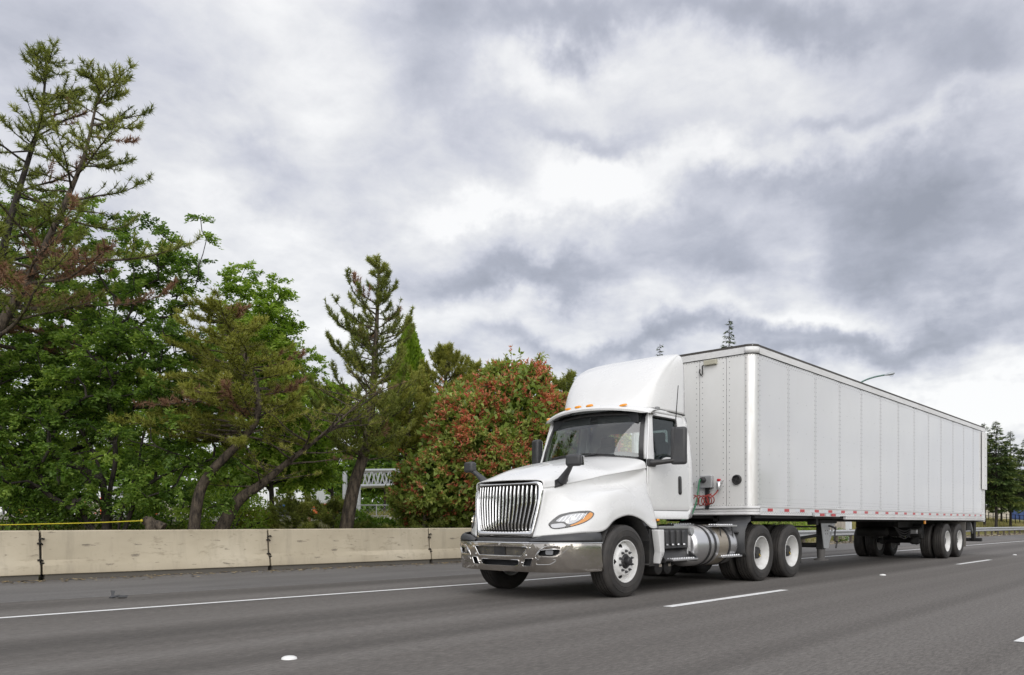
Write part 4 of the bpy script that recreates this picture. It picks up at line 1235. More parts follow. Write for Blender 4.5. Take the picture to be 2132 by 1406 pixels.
# ---- under the hood, chassis --------------------------------------------
def arch():
    for sd in sides():
        P = []
        for i in range(25):
            t = -0.15 * math.pi + (1.3 * math.pi) * i / 24
            x, z = 9.335 - 0.60 * math.cos(t), 0.60 + 0.56 * math.sin(t)
            z = max(z, 0.42)
            P.append([cv(x, sd * 1.165, z), cv(x, sd * .70, z)])
        MB().grid(P).build('wheel_arch', M['chassis'], T, smooth=60, solid=0.01)
        MB().box(8.75, 10.0, min(YC + sd * .68, YC + sd * .72), max(YC + sd * .68, YC + sd * .72), .40, 1.3).build('inner_fender', M['chassis'], T)
        # white panel behind the wheel
        out = rounded([(9.955, .935), (10.13, .935), (10.145, .60), (10.06, .435), (10.02, .435), (10.03, .62)], .02)
        v, f = poly_fill(out, [])
        b = MB().add([cv(x, sd * (1.16 - 0.02 * (z < .6)), z) for x, z in v], f)
        o = b.build('fender_extension', M['paint'], T, smooth=30)
        md = o.modifiers.new('solid', 'SOLIDIFY'); md.thickness = 0.10; md.offset = -1
        md = o.modifiers.new('bevel', 'BEVEL'); md.width = 0.012; md.segments = 2; md.limit_method = 'ANGLE'
        MB().box(9.90, 10.16, min(YC + sd * 1.05, YC + sd * 1.15), max(YC + sd * 1.05, YC + sd * 1.15), .40, .945).build('splash_guard', M['chassis'], T)
        MB().lathe([(0, .02), (0.03 * sd, .016), (0.034 * sd, .001)], cv(10.10, sd * 1.165, 1.075), 10, 'Y').build('side_marker', M['amber'], T, smooth=50)
arch()
for sd in sides():
    MB().box(8.2, 15.6, YC + sd * .43 - .045, YC + sd * .43 + .045, .62, .90).build('frame_rail', M['chassis'], T)
MB().box(8.4, 9.8, YC - .4, YC + .4, .55, 1.3).build('engine', M['chassis'], T, bevel=0.05)
MB().tube([cv(FX, -1.0, .5), cv(FX, -.6, .44), cv(FX, .6, .44), cv(FX, 1.0, .5)], 0.06, 8).build('front_axle', M['chassis'], T)
for x in DX:
    MB().tube([cv(x, -.95, .5), cv(x, .95, .5)], 0.09, 10).build('drive_axle', M['chassis'], T)
    MB().lathe([(-.25, .05), (-.15, .19), (0, .22), (.15, .19), (.25, .05)], cv(x, 0, .5), 16, 'X').build('differential', M['chassis'], T, smooth=50)
for x in (12.9, 14.06, 15.3): MB().box(x - .06, x + .06, YC - .45, YC + .45, .66, .86).build('crossmember', M['chassis'], T)
MB().hexa([cv(13.35, -.45, .98), cv(14.75, -.45, .98), cv(14.75, .45, .98), cv(13.35, .45, .98)], [cv(13.4, -.42, 1.06), cv(14.6, -.42, 1.09), cv(14.6, .42, 1.09), cv(13.4, .42, 1.06)]).build('fifth_wheel', M['chassis'], T)
MB().box(13.6, 14.4, YC - .42, YC + .42, .88, .985).build('fifth_wheel_mount', M['chassis'], T)
MB().box(11.35, 13.1, YC - .5, YC + .5, .90, .915).build('deck_plate', M['alu'], T)

for sd in sides():
    # battery box: ribbed cover, with steps below
    y1 = YC + sd * 1.10; y0 = YC + sd * .55
    ya, yb = min(y0, y1), max(y0, y1)
    bx = MB().box(10.24, 11.10, ya, yb, .64, .975).build('battery_box', M['grey_plastic'], T, bevel=0.015)
    MB().box(10.22, 11.12, ya + (0 if sd > 0 else -.012), yb + (.012 if sd > 0 else 0), .945, .985).build('lid_strip', M['alu'], bx, bevel=0.004)
    for k in range(4):
        x = 10.42 + k * .165
        b = MB(); yy = y1 + sd * .012
        P = []
        for a in range(9):
            t = -1 + 2 * a / 8
            P.append([cv(x - .038 + 0.0, (y1 - YC) + sd * (.004), .70 + .22 * a / 8), cv(x - .02, (y1 - YC) + sd * (.030), .70 + .22 * a / 8), cv(x + .02, (y1 - YC) + sd * (.030), .70 + .22 * a / 8), cv(x + .038, (y1 - YC) + sd * .004, .70 + .22 * a / 8)])
        MB().grid(P).build('rib', M['grey_plastic'], bx, smooth=30, solid=0.008)
        c = cv(x, (y1 - YC) + sd * .034, .695)
        MB().lathe([(0, .022), (.02, .018), (.024, .001)], c, 8, 'Z').build('rib_foot', M['alu'], bx, smooth=40)
    st = thing_part('step', cv(10.7, sd * 1.15, .5))
    MB().hexa([cv(10.20, sd * .8, .47), cv(11.15, sd * .8, .47), cv(11.15, sd * 1.12, .47), cv(10.20, sd * 1.12, .47)], [cv(10.20, sd * .8, .64), cv(11.15, sd * .8, .64), cv(11.15, sd * 1.02, .64), cv(10.20, sd * 1.02, .64)]).build('step_well', M['black'], st)
    for x in (10.24, 11.16):
        v, f = poly_fill(rounded([(.98, .62), (1.07, .60), (1.22, .50), (1.22, .44), (.98, .44)], .05), [])
        MB().add([cv(x + dx, sd * a, z) for dx in (0, .02) for a, z in v], [q for q in f] + [tuple(i + len(v) for i in q) for q in f]).build('step_bracket', M['black'], st, solid=0.02)
    tr = MB().box(10.44, 11.17, min(YC + sd * 1.06, YC + sd * 1.235), max(YC + sd * 1.06, YC + sd * 1.235), .455, .485).build('step_tread', M['alu'], st, bevel=0.006)
    tb = MB()
    for k in range(10):
        for j in range(2):
            tb.lathe([(0, .017), (.014, .014), (.015, .001)], cv(10.49 + k * .07, sd * (1.10 + .08 * j), .485), 8, 'Z')
    tb.build('tread_studs', M['alu'], st)['kind'] = 'stuff'
    # two dark air tanks under the steps
    for x in (10.36, 10.62):
        MB().lathe([(-.30, .001), (-.30, .05), (-.27, .11), (.0, .125), (.27, .11), (.30, .05), (.30, .001)], cv(x, sd * .75, .36), 20, 'Y').build('air_tank', M['chassis'], T, smooth=50)
        MB().box(x - .035, x + .035, min(YC + sd * 1.052, YC + sd * 1.056), max(YC + sd * 1.052, YC + sd * 1.056), .37, .41).build('tank_label', M['concrete_pale'], T)
    # fuel tank with straps
    tc = cv(11.9, sd * .88, .665)
    tk = MB().lathe([(-.72, .001), (-.72, .25), (-.71, .285), (-.68, .315), (-.62, .33), (.60, .33), (.66, .315), (.69, .285), (.70, .25), (.70, .001)], tc, 56, 'X').build('fuel_tank', M['alu'], T, smooth=35)
    for x in (-.30, -.12, .36):
        MB().lathe([(x - .025, .331), (x - .025, .341), (x + .025, .341), (x + .025, .331)], tc, 56, 'X').build('strap', M['black'], tk, smooth=35)
    MB().lathe([(.02, .331), (.02, .336), (.31, .336), (.31, .331)], tc, 56, 'X').build('tank_wrap', M['wrap'], tk, smooth=35)
    # tank steps: upper and lower with hangers
    for z, x0, x1, v0, v1 in ((.985, 11.85, 12.55, .98, 1.20), (.475, 11.95, 12.65, 1.06, 1.24), (1.0, 11.20, 11.85, .60, .78)):
        s2 = MB().box(x0, x1, min(YC + sd * v0, YC + sd * v1), max(YC + sd * v0, YC + sd * v1), z - .018, z + .012).build('tank_step', M['alu'], T, bevel=0.005)
        tb = MB()
        for k in range(int((x1 - x0) / .075)):
            for j in range(2): tb.lathe([(0, .018), (.016, .014), (.017, .001)], cv(x0 + .05 + k * .075, sd * (v0 + .05 + .09 * j), z + .012), 8, 'Z')
        tb.build('tread_studs', M['alu'], s2)['kind'] = 'stuff'
    for x in (12.0, 12.42):
        MB().tube([cv(x, sd * 1.16, .97), cv(x + .01, sd * 1.18, .80), cv(x + .03, sd * 1.20, .62)], 0.010, 6).build('step_hanger', M['black'], T, smooth=50)
    # box between battery and tank
    MB().box(11.12, 11.19, min(YC + sd * .6, YC + sd * 1.08), max(YC + sd * .6, YC + sd * 1.08), .42, .88).build('shield_plate', M['alu'], T, bevel=0.01)
    MB().lathe([(-.18, .001), (-.18, .06), (.18, .06), (.18, .001)], cv(11.17, sd * .95, .90), 14, 'Y').build('filter_canister', M['steel'], T, smooth=50)
    # quarter fender of black rubber ahead of the drive tyres
    prof = [(12.86, .46), (12.80, .52), (12.77, .70), (12.80, .90), (12.90, 1.03), (13.00, 1.065), (13.02, 1.19), (13.42, 1.21)]
    P = [[cv(x, sd * v, z) for v in (.62, 1.22)] for x, z in prof]
    q = MB().grid(P).build('quarter_fender', M['grey_plastic'], T, smooth=25, solid=0.012)
    for k in range(5):
        c = cv(13.008, sd * (.70 + .12 * k), 1.08)
        MB().lathe([(0, .010), (-.006, .008), (-.007, .001)], c, 8, 'X').build('fender_bolt', M['alu'], q, smooth=50)
    MB().tube([cv(12.74, sd * .80, .86), cv(12.74, sd * 1.12, .86)], 0.022, 8).build('fender_bracket', M['black'], q, smooth=50)
    # mud flap behind the drive tyres
    MB().box(15.28, 15.295, min(YC + sd * .62, YC + sd * 1.16), max(YC + sd * .62, YC + sd * 1.16), .24, .70).build('mud_flap', M['chassis'], T)

# ================================================================== TRAILER
TX0, TX1 = 12.97, 29.57
TY0, TY1 = 6.24, 8.84
ZB, ZT = 1.17, 4.12
TR = thing('box_trailer', (21.0, YC, 0), 'long white dry van box trailer with riveted panels behind the truck cab', 'trailer')
CR = 0.17
M['seamgrey'] = mat('panel_seam', (0.46, 0.465, 0.47), 0.5)
M['leg_grey'] = mat('leg_grey', (0.11, 0.105, 0.10), 0.6)
M['roofedge'] = mat('roof_edge_dark', (0.06, 0.055, 0.05), 0.6)
M['flap'] = grimy(mat('grey_mud_flap'), (0.16, 0.15, 0.14), (0.3, 0.28, 0.25), 0.6, 6, (1, 1, 0.3))
def tsurf(side, x):   # y of a side wall
    return TY0 if side < 0 else TY1
SE = [13.145, 14.37, 15.63, 16.92, 18.2, 19.46, 20.76, 22.03, 23.29, 24.49, 25.73, 26.92, 28.07, 29.22]
for sd in sides():
    y = TY0 if sd < 0 else TY1
    for i, (a, b_) in enumerate(zip(SE, SE[1:])):
        # each sheet is a shallow pan: the middle a touch proud, lapped joints at the seams
        P = []
        nx, nz = 10, 12
        for ix in range(nx + 1):
            u = ix / nx
            row = []
            for iz in range(nz + 1):
                w = iz / nz
                bul = 0.006 * (math.sin(math.pi * u) ** 0.5 if 0 < u < 1 else 0) * (0.6 + 0.8 * mnoise.noise(Vector((a * 3 + u * 1.3, w * 3.2, sd))))
                row.append((a + 0.004 + (b_ - a - 0.008) * u, y + sd * bul, 1.325 + (3.985 - 1.325) * w))
            P.append(row)
        MB().grid(P).build('side_panel', M['trailer'], TR, smooth=60)
        MB().box(b_ - .004, b_ + .004, min(y + sd * .0042, y + sd * .006), max(y + sd * .0042, y + sd * .006), 1.325, 3.985).build('seam', M['seamgrey'], TR) if i < len(SE) - 2 else None
        MB().box(b_ - .055, b_ + .055, min(y, y + sd * .004), max(y, y + sd * .004), 1.325, 3.985).build('logistic_post', M['trailer'], TR) if i < len(SE) - 2 else None
    MB().box(29.22, TX1, min(y - sd * .03, y + sd * .008), max(y - sd * .03, y + sd * .008), 1.17, 4.0).build('rear_frame_post', M['rail'], TR)
    # rails
    b = MB().box(13.14, TX1 - .003, min(y - sd * .03, y + sd * .012), max(y - sd * .03, y + sd * .012), 3.987, 4.10); b.build('top_rail', M['rail'], TR)
    b = MB().box(13.14, TX1, min(y - sd * .04, y + sd * .003), max(y - sd * .04, y + sd * .003), 4.101, 4.145); b.build('roof_edge', M['roofedge'], TR)
    MB().box(13.14, TX1 - .003, min(y - sd * .02, y + sd * .016), max(y - sd * .02, y + sd * .016), 3.976, 3.9865).build('rail_gap', M['chassis'], TR)
    b = MB().box(13.14, 17.25, min(y - sd * .05, y + sd * .014), max(y - sd * .05, y + sd * .014), 1.17, 1.322); b.build('bottom_rail', M['rail'], TR)
    b = MB().box(17.253, TX1 - .003, min(y - sd * .05, y + sd * .014), max(y - sd * .05, y + sd * .014), 1.105, 1.322); b.build('bottom_rail', M['rail'], TR)
    MB().box(17.25, TX1, min(y + sd * .010, y + sd * .026), max(y + sd * .010, y + sd * .026), 1.165, 1.178).build('rail_ridge', M['rail'], TR)
    MB().box(13.14, TX1, min(y + sd * .010, y + sd * .024), max(y + sd * .010, y + sd * .024), 1.308, 1.320).build('rail_ridge', M['rail'], TR)
# curved front corners, polished
def corner_pts(sd, r=CR, grow=0.0, n=10):
    y = TY0 if sd < 0 else TY1
    cx, cy = TX0 + r, y - sd * r
    return [(cx - (r + grow) * math.cos(math.pi / 2 * i / n), cy + sd * (r + grow) * math.sin(math.pi / 2 * i / n)) for i in range(n + 1)]
for sd in sides():
    P = [[(x, y, z) for z in np.linspace(1.325, 3.985, 8)] for x, y in corner_pts(sd, CR, 0.004)]
    MB().grid(P).build('corner_post', M['corner'], TR, smooth=60)
    for z0, z1, m, nm, gr_ in ((3.987, 4.10, M['rail'], 'top_rail', 0.012), (4.101, 4.145, M['roofedge'], 'roof_edge', 0.003), (3.976, 3.9865, M['chassis'], 'rail_gap', 0.016), (1.17, 1.322, M['rail'], 'bottom_rail', 0.014)):
        c = corner_pts(sd, CR, gr_)
        P = [[(x, y, z) for z in (z0, z1)] for x, y in c]
        MB().grid(P).build(nm, m, TR, smooth=60, solid=0.02)
    MB().lathe([(0, .022), (-.012, .018), (-.016, .001)], Vector((TX0 + .07, (TY0 if sd < 0 else TY1) - sd * .10, 4.045)), 12, 'X').build('marker_lamp', M['amber'], TR, smooth=50)
# front wall sheets
FY = [TY0 + CR, 6.76, 7.29, 7.80, 8.32, TY1 - CR]
for a, b_ in zip(FY, FY[1:]):
    P = [[(TX0 - 0.003 * math.sin(math.pi * i / 6) * (0.5 + mnoise.noise(Vector((a * 4, i * .4, k * .5)))), a + .003 + (b_ - a - .006) * i / 6, 1.325 + 2.66 * k / 8) for k in range(9)] for i in range(7)]
    MB().grid(P).build('front_panel', M['front_panel'], TR, smooth=60)
for z0, z1, m, nm, o in ((3.987, 4.10, M['rail'], 'top_rail', .012), (4.101, 4.145, M['roofedge'], 'roof_edge', .003), (3.976, 3.9865, M['chassis'], 'rail_gap', .016)):
    MB().box(TX0 - o, TX0 + .02, TY0 + CR, TY1 - CR, z0, z1).build(nm, m, TR)
for z0, z1, o in ((1.17, 1.215, .022), (1.216, 1.275, .012), (1.276, 1.322, .022)):
    P = []
    for sd in (-1, 1):
        c = corner_pts(sd, CR, o + .004)
        P.append(c if sd < 0 else c)
    line = corner_pts(-1, CR, o + .004)[::-1] + corner_pts(1, CR, o + .004)
    MB().grid([[(x, y, z) for z in (z0, z1)] for x, y in line]).build('front_sill', M['rail'], TR, smooth=40, solid=0.02)
# roof, floor, rear doors
MB().grid([[(TX0 + .03 + (TX1 - TX0 - .05) * i / 20, TY0 + .04 + (TY1 - TY0 - .08) * j / 8, 4.120 + .02 * math.sin(math.pi * j / 8)) for j in range(9)] for i in range(21)]).build('roof_sheet', M['rail'], TR, smooth=60, solid=0.01)
MB().box(TX0 + .1, TX1 - .05, TY0 + .06, TY1 - .06, 1.20, 1.26).build('floor', M['chassis'], TR)
for sd in sides():
    MB().box(TX1 - .03, TX1 + .02, min(YC + sd * .01, YC + sd * 1.26), max(YC + sd * .01, YC + sd * 1.26), 1.25, 4.0).build('rear_door', M['front_panel'], TR, bevel=0.01)
MB().box(TX1 - .08, TX1 + .03, TY0 + .001, TY1 - .001, 1.06, 1.24).build('rear_sill', M['rail'], TR)
MB().box(TX1 - .08, TX1 + .03, TY0 + .001, TY1 - .001, 4.003, 4.118).build('rear_header', M['rail'], TR)
# folded tail fairing: pale strip on the rear edge of the side
for sd in sides():
    y = TY0 if sd < 0 else TY1
    b = MB().box(29.10, 29.62, min(y + sd * .02, y + sd * .06), max(y + sd * .02, y + sd * .06), 2.10, 3.96)
    f = b.build('tail_fairing', M['front_panel'], TR, bevel=0.008)
    for k in range(6):
        MB().lathe([(0, .014), (sd * .006, .012), (sd * .007, .001)], Vector((29.42, y + sd * .06, 2.25 + k * .30)), 8, 'Y').build('fairing_bolt', M['rivet'], f)
# rivets: hundreds per seam, one mass
def rivets():
    b = MB()
    def riv(p, ax, r=0.0095):
        p = Vector(p); n = 6; h = 0.0045
        q = ax.to_track_quat('Z', 'Y').to_matrix()
        vs = [p + q @ Vector((r * math.cos(2 * math.pi * k / n), r * math.sin(2 * math.pi * k / n), 0)) for k in range(n)] + [p + q @ Vector((r * .55 * math.cos(2 * math.pi * k / n), r * .55 * math.sin(2 * math.pi * k / n), h)) for k in range(n)]
        b.add(vs, [(k, (k + 1) % n, n + (k + 1) % n, n + k) for k in range(n)] + [tuple(range(n, 2 * n))])
    Y = Vector((0, -1, 0)); X = Vector((-1, 0, 0))
    ys = TY0 - .0055
    for s in SE[1:-1]:
        for dx in (-.04, .04):
            for k in range(31): riv((s + dx, ys + .001, 1.36 + k * .0865), Y)
    for k in range(31): riv((13.19, ys + .003, 1.36 + k * .0865), Y); riv((29.18, ys, 1.36 + k * .0865), Y)
    for k in range(160):
        x = 13.24 + k * .1
        if x > 29.15: break
        riv((x, ys + .002, 3.955), Y, .008); riv((x + .05, ys + .002, 3.91), Y, .007)
        riv((x, ys + .002, 1.35), Y, .007); riv((x + .05, ys + .002, 1.40), Y, .007); riv((x, ys + .002, 1.47), Y, .0055)
        riv((x, TY0 - .0145, 1.205), Y, .008); riv((x + .05, TY0 - .0145, 1.225), Y, .008)
        if x > 17.3: riv((x, TY0 - .0145, 1.135), Y, .007)
    for s in SE[:-1]:
        for w in (.33, .66):
            for z in (1.75, 2.25, 2.75, 3.3): riv((s + 1.25 * w, ys + .0005, z), Y, .006)
    for y in (6.70, 6.82, 7.23, 7.35, 7.74, 7.86, 8.26, 8.38):
        for k in range(26): riv((TX0 - .0035, y, 1.38 + k * .1), X, .008)
    for k in range(42):
        y = TY0 + CR + .03 + k * .056
        if y < TY1 - CR: riv((TX0 - .004, y, 3.955), X, .007); riv((TX0 - .004, y, 1.345), X, .006)
    for k in range(27):
        riv((TX0 - .005, TY0 + CR - .02, 1.36 + k * .098), X, .008)
        riv((TX0 + CR - .02, TY0 - .005, 1.36 + k * .098), Y, .009)
    c = corner_pts(-1, CR, .005, 6)
    for x, y in c[1:-1]: riv((x, y, 3.955), Vector((x - TX0 - CR, y - TY0 - CR, 0)), .007); riv((x, y, 1.345), Vector((x - TX0 - CR, y - TY0 - CR, 0)), .006)
    o = b.build('rivets', M['rivet'], TR); o['kind'] = 'stuff'
rivets()
# red and white reflective pieces along the bottom rail
RT = MB().box(-.105, .105, -.004, 0, -.026, .026).mesh('red_reflector'); RT.materials.append(M['red'])
WT = MB().box(-.105, .105, -.003, 0, -.026, .026).mesh('white_reflector'); WT.materials.append(M['white_tape'])
x = 13.36; k = 0
while x < 29.4:
    put(RT, 'red_reflector', TR, (x + .21, TY0 - .0142, 1.262), 0, False); put(WT, 'white_reflector', TR, (x, TY0 - .0142, 1.262), 0, False)
    x += .70
# hinged bracket with its own reflectors hung under the rail
br = MB().box(15.45, 16.75, TY0 - .075, TY0 - .02, 1.15, 1.235).build('light_bar', M['alu'], TR, bevel=0.008)
for x, me in ((15.56, WT), (15.80, RT), (16.08, WT), (16.38, RT), (16.62, WT)): put(me, 'bar_reflector', br, (x, TY0 - .0765, 1.19))
# front wall fittings
bx = MB().box(TX0 - .10, TX0 - .006, 7.00, 7.24, 1.66, 1.88).build('electric_box', M['steel'], TR, bevel=0.012)
MB().lathe([(0, .055), (-.05, .05), (-.06, .035), (-.10, .032), (-.101, .001)], Vector((TX0 - .10, 7.16, 1.80)), 16, 'X').build('socket', M['black'], bx, smooth=50)
MB().box(TX0 - .05, TX0 - .006, 7.08, 7.16, 1.28, 1.66).build('conduit', M['chassis'], TR, bevel=0.01)
for y, m, c in ((7.43, M['blue'], 'gladhand'), (6.86, M['red'], 'gladhand')):
    g = MB().tube([Vector((TX0 - .004, y, 1.76)), Vector((TX0 - .09, y, 1.76)), Vector((TX0 - .11, y - .01, 1.70)), Vector((TX0 - .11, y, 1.62))], [.035, .035, .045, .028], 10).build(c, M['alu'], TR, smooth=50)
    MB().box(TX0 - .12, TX0 - .06, y - .030, y + .030, 1.765, 1.815).build('gladhand_cap', m, g, bevel=0.015)
v = MB().lathe([(0, .088), (-.03, .088), (-.045, .078), (-.045, .066), (-.02, .062), (-.02, .001)], Vector((TX0 - .003, 6.555, 1.79)), 28, 'X').build('round_vent', M['black'], TR, smooth=40)
for t in (0.4, 0.4 + math.pi / 2):
    d = Vector((0, math.cos(t), math.sin(t))) * .066; c = Vector((TX0 - .04, 6.555, 1.79)); MB().tube([c - d, c + d], .0035, 5).build('vent_bar', M['grey_plastic'], v)
MB().box(TX0 - .07, TX0 - .005, 6.93, 7.18, 3.868, 3.955).build('reefer_box', M['beige_box'], TR, bevel=0.01).name = 'sensor_box'
MB().tube([Vector((TX0 - .04, 7.18, 3.88)), Vector((TX0 - .05, 7.21, 3.86)), Vector((TX0 - .04, 7.21, 3.72)), Vector((TX0 - .03, 7.24, 3.70)), Vector((TX0 - .03, 7.28, 3.76)), Vector((TX0 - .03, 7.27, 3.82))], .012, 8).build('sensor_cable', M['black'], TR, smooth=60)
# underside
for sd in sides():
    MB().box(13.1, TX1 - .1, min(YC + sd * .45, YC + sd * .53), max(YC + sd * .45, YC + sd * .53), 1.06, 1.199).build('underframe_beam', M['chassis'], TR)
MB().box(13.1, 17.20, TY0 + .05, TY1 - .05, 1.115, 1.169).build('upper_coupler', M['chassis'], TR)
for i in range(38):
    x = 17.5 + i * .31
    MB().box(x - .02, x + .02, TY0 + .05, TY1 - .05, 1.10, 1.195).build('cross_beam', M['chassis'], TR)
# landing gear
for sd in sides():
    y = YC + sd * .98
    lg = bpy.data.objects.new('landing_leg', None); COL.objects.link(lg); lg.parent = TR; lg.location = Vector((16.72, y, .3)) - ORG[TR.name]; ORG[lg.name] = Vector((16.72, y, .3))
    MB().box(16.65, 16.83, y - .07, y + .07, .48, 1.08).build('outer_tube', M['chassis'], lg, bevel=0.01)
    MB().lathe([(.28, .075), (.48, .085)], Vector((16.74, y, 0)), 16, 'Z').build('inner_tube', M['leg_grey'], lg, smooth=50)
    MB().lathe([(.245, .001), (.245, .15), (.265, .15), (.285, .09), (.30, .07)], Vector((16.74, y, 0)), 20, 'Z').build('foot', M['leg_grey'], lg, smooth=40)
    yo = y + sd * .085
    outer = [(16.52, 1.02), (17.30, 1.02), (17.22, .93), (16.98, .62), (16.93, .50), (16.68, .50)]
    hole = [(16.99, .93), (17.13, .93), (16.98, .72)]
    v, f = poly_fill(rounded(outer, .02), [hole])
    MB().add([(x, yo, z) for x, z in v], f).build('gusset', M['steel'], lg, solid=0.012)
    MB().box(16.45, 17.40, min(y, yo), max(y, yo), 1.02, 1.10).build('mount_plate', M['chassis'], lg)
    for z in (.80, .87):
        for x in (16.75, 16.86): MB().lathe([(0, .014), (sd * .01, .012), (sd * .011, .001)], Vector((x, yo, z)), 8, 'Y').build('gusset_bolt', M['chassis'], lg)
    if sd < 0:
        MB().tube([Vector((16.86, yo - .03, .97)), Vector((16.86, yo - .10, .95)), Vector((16.98, yo - .11, .93)), Vector((17.02, yo - .11, .90))], .022, 8).build('crank_shaft', M['black'], lg, smooth=50)
        MB().tube([Vector((17.04, yo - .11, .95)), Vector((16.93, yo - .12, .66)), Vector((17.10, yo - .12, .64)), Vector((17.03, yo - .12, .50))], .018, 8).build('crank_handle', M['black'], lg, smooth=50)
    MB().tube([Vector((16.70, y, .78)), Vector((16.10, YC + sd * .5, .66)), Vector((15.7, YC + sd * .5, .62))], .035, 6).build('brace', M['chassis'], lg)
MB().tube([Vector((16.72, YC - .98, .56)), Vector((16.72, YC + .98, .56))], .05, 8).build('cross_tube', M['chassis'], TR)
MB().tube([Vector((16.7, YC - .9, .95)), Vector((14.6, YC - .9, .96))], .018, 6).build('support_rod', M['chassis'], TR)
MB().box(15.98, 16.10, TY0 + .12, TY0 + .30, .99, 1.12).build('rod_bracket', M['chassis'], TR)
# tandem
AX = (25.42, 26.72)
for x in AX:
    for sd in sides():
        wheel(TR, x, YC + sd * 1.10, sd, 'outer'); wheel(TR, x, YC + sd * .76, sd, 'inner')
    MB().tube([(x, YC - .95, .5), (x, YC + .95, .5)], .07, 10).build('axle', M['chassis'], TR)
    for sd in sides():
        MB().lathe([(-.10, .001), (-.10, .07), (.0, .085), (.12, .07), (.12, .001)], Vector((x - .38, YC + sd * .42, .48)), 14, 'X').build('brake_chamber', M['chassis'], TR, smooth=50)
for sd in sides():
    MB().box(23.2, 28.2, min(YC + sd * .46, YC + sd * .56), max(YC + sd * .46, YC + sd * .56), .90, 1.06).build('slider_rail', M['chassis'], TR)
    for x in (24.75, 26.05, 27.3):
        MB().hexa([(x - .12, YC + sd * .47, .55), (x + .05, YC + sd * .47, .55), (x + .05, YC + sd * .55, .55), (x - .12, YC + sd * .55, .55)], [(x - .2, YC + sd * .47, .91), (x + .2, YC + sd * .47, .91), (x + .2, YC + sd * .55, .91), (x - .2, YC + sd * .55, .91)]).build('hanger', M['chassis'], TR)
    MB().box(27.32, 27.335, min(YC + sd * .62, YC + sd * 1.27), max(YC + sd * .62, YC + sd * 1.27), .30, 1.06).build('mud_flap', M['flap'], TR)
for x, y in ((23.9, .35), (24.35, -.4)):
    MB().lathe([(-.45, .001), (-.44, .09), (-.38, .14), (.38, .14), (.44, .09), (.45, .001)], Vector((x, YC + y, .78)), 20, 'Y').build('air_tank', M['chassis'], TR, smooth=50)
for k in range(4):
    z = .90 - .05 * k
    pts = [Vector((22.9 + .1 * k, YC - .55, z + .02)), Vector((23.5, YC - .62, z - .10 - .02 * k)), Vector((24.2, YC - .60, z - .04)), Vector((24.9, YC - .56, z + .08)), Vector((25.0, YC - .5, 1.0))]
    pts = [crom(pts, i / 6) for i in range(25)]
    MB().tube(pts, .013, 6).build('air_hose', M['grey_plastic'], TR, smooth=60)
MB().box(24.15, 24.45, YC - .78, YC - .60, .72, .84).build('valve', M['alu'], TR, bevel=0.01)
MB().box(24.55, 24.75, YC - .80, YC - .55, .58, 1.0).build('valve_box', M['chassis'], TR, bevel=0.02)
MB().lathe([(-.12, .001), (-.12, .10), (.0, .12), (.12, .10), (.12, .001)], Vector((24.65, YC - .62, .52)), 16, 'X').build('brake_chamber', M['chassis'], TR, smooth=50)
MB().box(23.08, 23.18, TY0 + .03, TY0 + .06, 1.00, 1.10).build('side_marker_lamp', M['amber'], TR, bevel=0.006)
# rear underride guard and its struts
for sd in sides():
    y = YC + sd * 1.0
    MB().hexa([(29.40, y - .05, .45), (29.55, y - .05, .45), (29.55, y + .05, .45), (29.40, y + .05, .45)], [(29.25, y - .06, 1.06), (29.56, y - .06, 1.06), (29.56, y + .06, 1.06), (29.25, y + .06, 1.06)]).build('guard_upright', M['chassis'], TR, bevel=0.008)
    MB().hexa([(29.0, y - .02, 1.04), (29.08, y - .02, 1.04), (29.08, y + .02, 1.04), (29.0, y + .02, 1.04)], [(29.40, y - .02, .62), (29.5, y - .02, .62), (29.5, y + .02, .62), (29.40, y + .02, .62)]).build('guard_brace', M['steel'], TR)
MB().box(29.42, 29.56, TY0 + .06, TY1 - .06, .42, .53).build('underride_guard', M['chassis'], TR, bevel=0.01)
MB().box(28.2, 28.6, YC - 1.1, YC + 1.1, .78, 1.06).build('rear_crossmember', M['chassis'], TR)

# coiled and straight lines between cab and trailer (carried by the cab)
def line_(name, pts, r, m, k=8):
    pts = [Vector(p) for p in pts]; q = [crom(pts, i / k) for i in range((len(pts) - 1) * k + 1)]
    return MB().tube(q, r, 7).build(name, m, T, smooth=60)
def coil(name, pts, turns, rad, r, m):
    pts = [Vector(p) for p in pts]; n = turns * 14; q = []
    for i in range(n + 1):
        u = i / n; p = crom(pts, u * (len(pts) - 1)); t = (crom(pts, min(u + .01, 1) * (len(pts) - 1)) - crom(pts, max(u - .01, 0) * (len(pts) - 1))).normalized()
        a = Vector((0, 0, 1)); a = (a - t * a.dot(t)).normalized(); b = t.cross(a)
        q.append(p + (a * math.cos(2 * math.pi * turns * u) + b * math.sin(2 * math.pi * turns * u)) * rad)
    return MB().tube(q, r, 6).build(name, m, T, smooth=60)
xg = TX0 - .13
line_('red_air_line', [(TX0 - .11, 6.86, 1.62), (TX0 - .14, 6.90, 1.55), (TX0 - .2, 6.96, 1.48)], .012, M['red_hose'])
coil('red_coiled_line', [(TX0 - .2, 6.94, 1.46), (TX0 - .5, 6.94, 1.42), (11.95, 6.95, 1.44), (11.55, 6.98, 1.54), (11.40, 7.0, 1.62)], 12, .085, .0095, M['red_hose'])
line_('blue_air_line', [(TX0 - .11, 7.43, 1.62), (TX0 - .3, 7.30, 1.52), (12.2, 7.05, 1.44), (11.8, 6.95, 1.50)], .012, M['blue_hose'])
coil('blue_coiled_line', [(12.0, 6.98, 1.47), (11.7, 6.97, 1.52), (11.42, 7.02, 1.60)], 6, .07, .0085, M['blue_hose'])
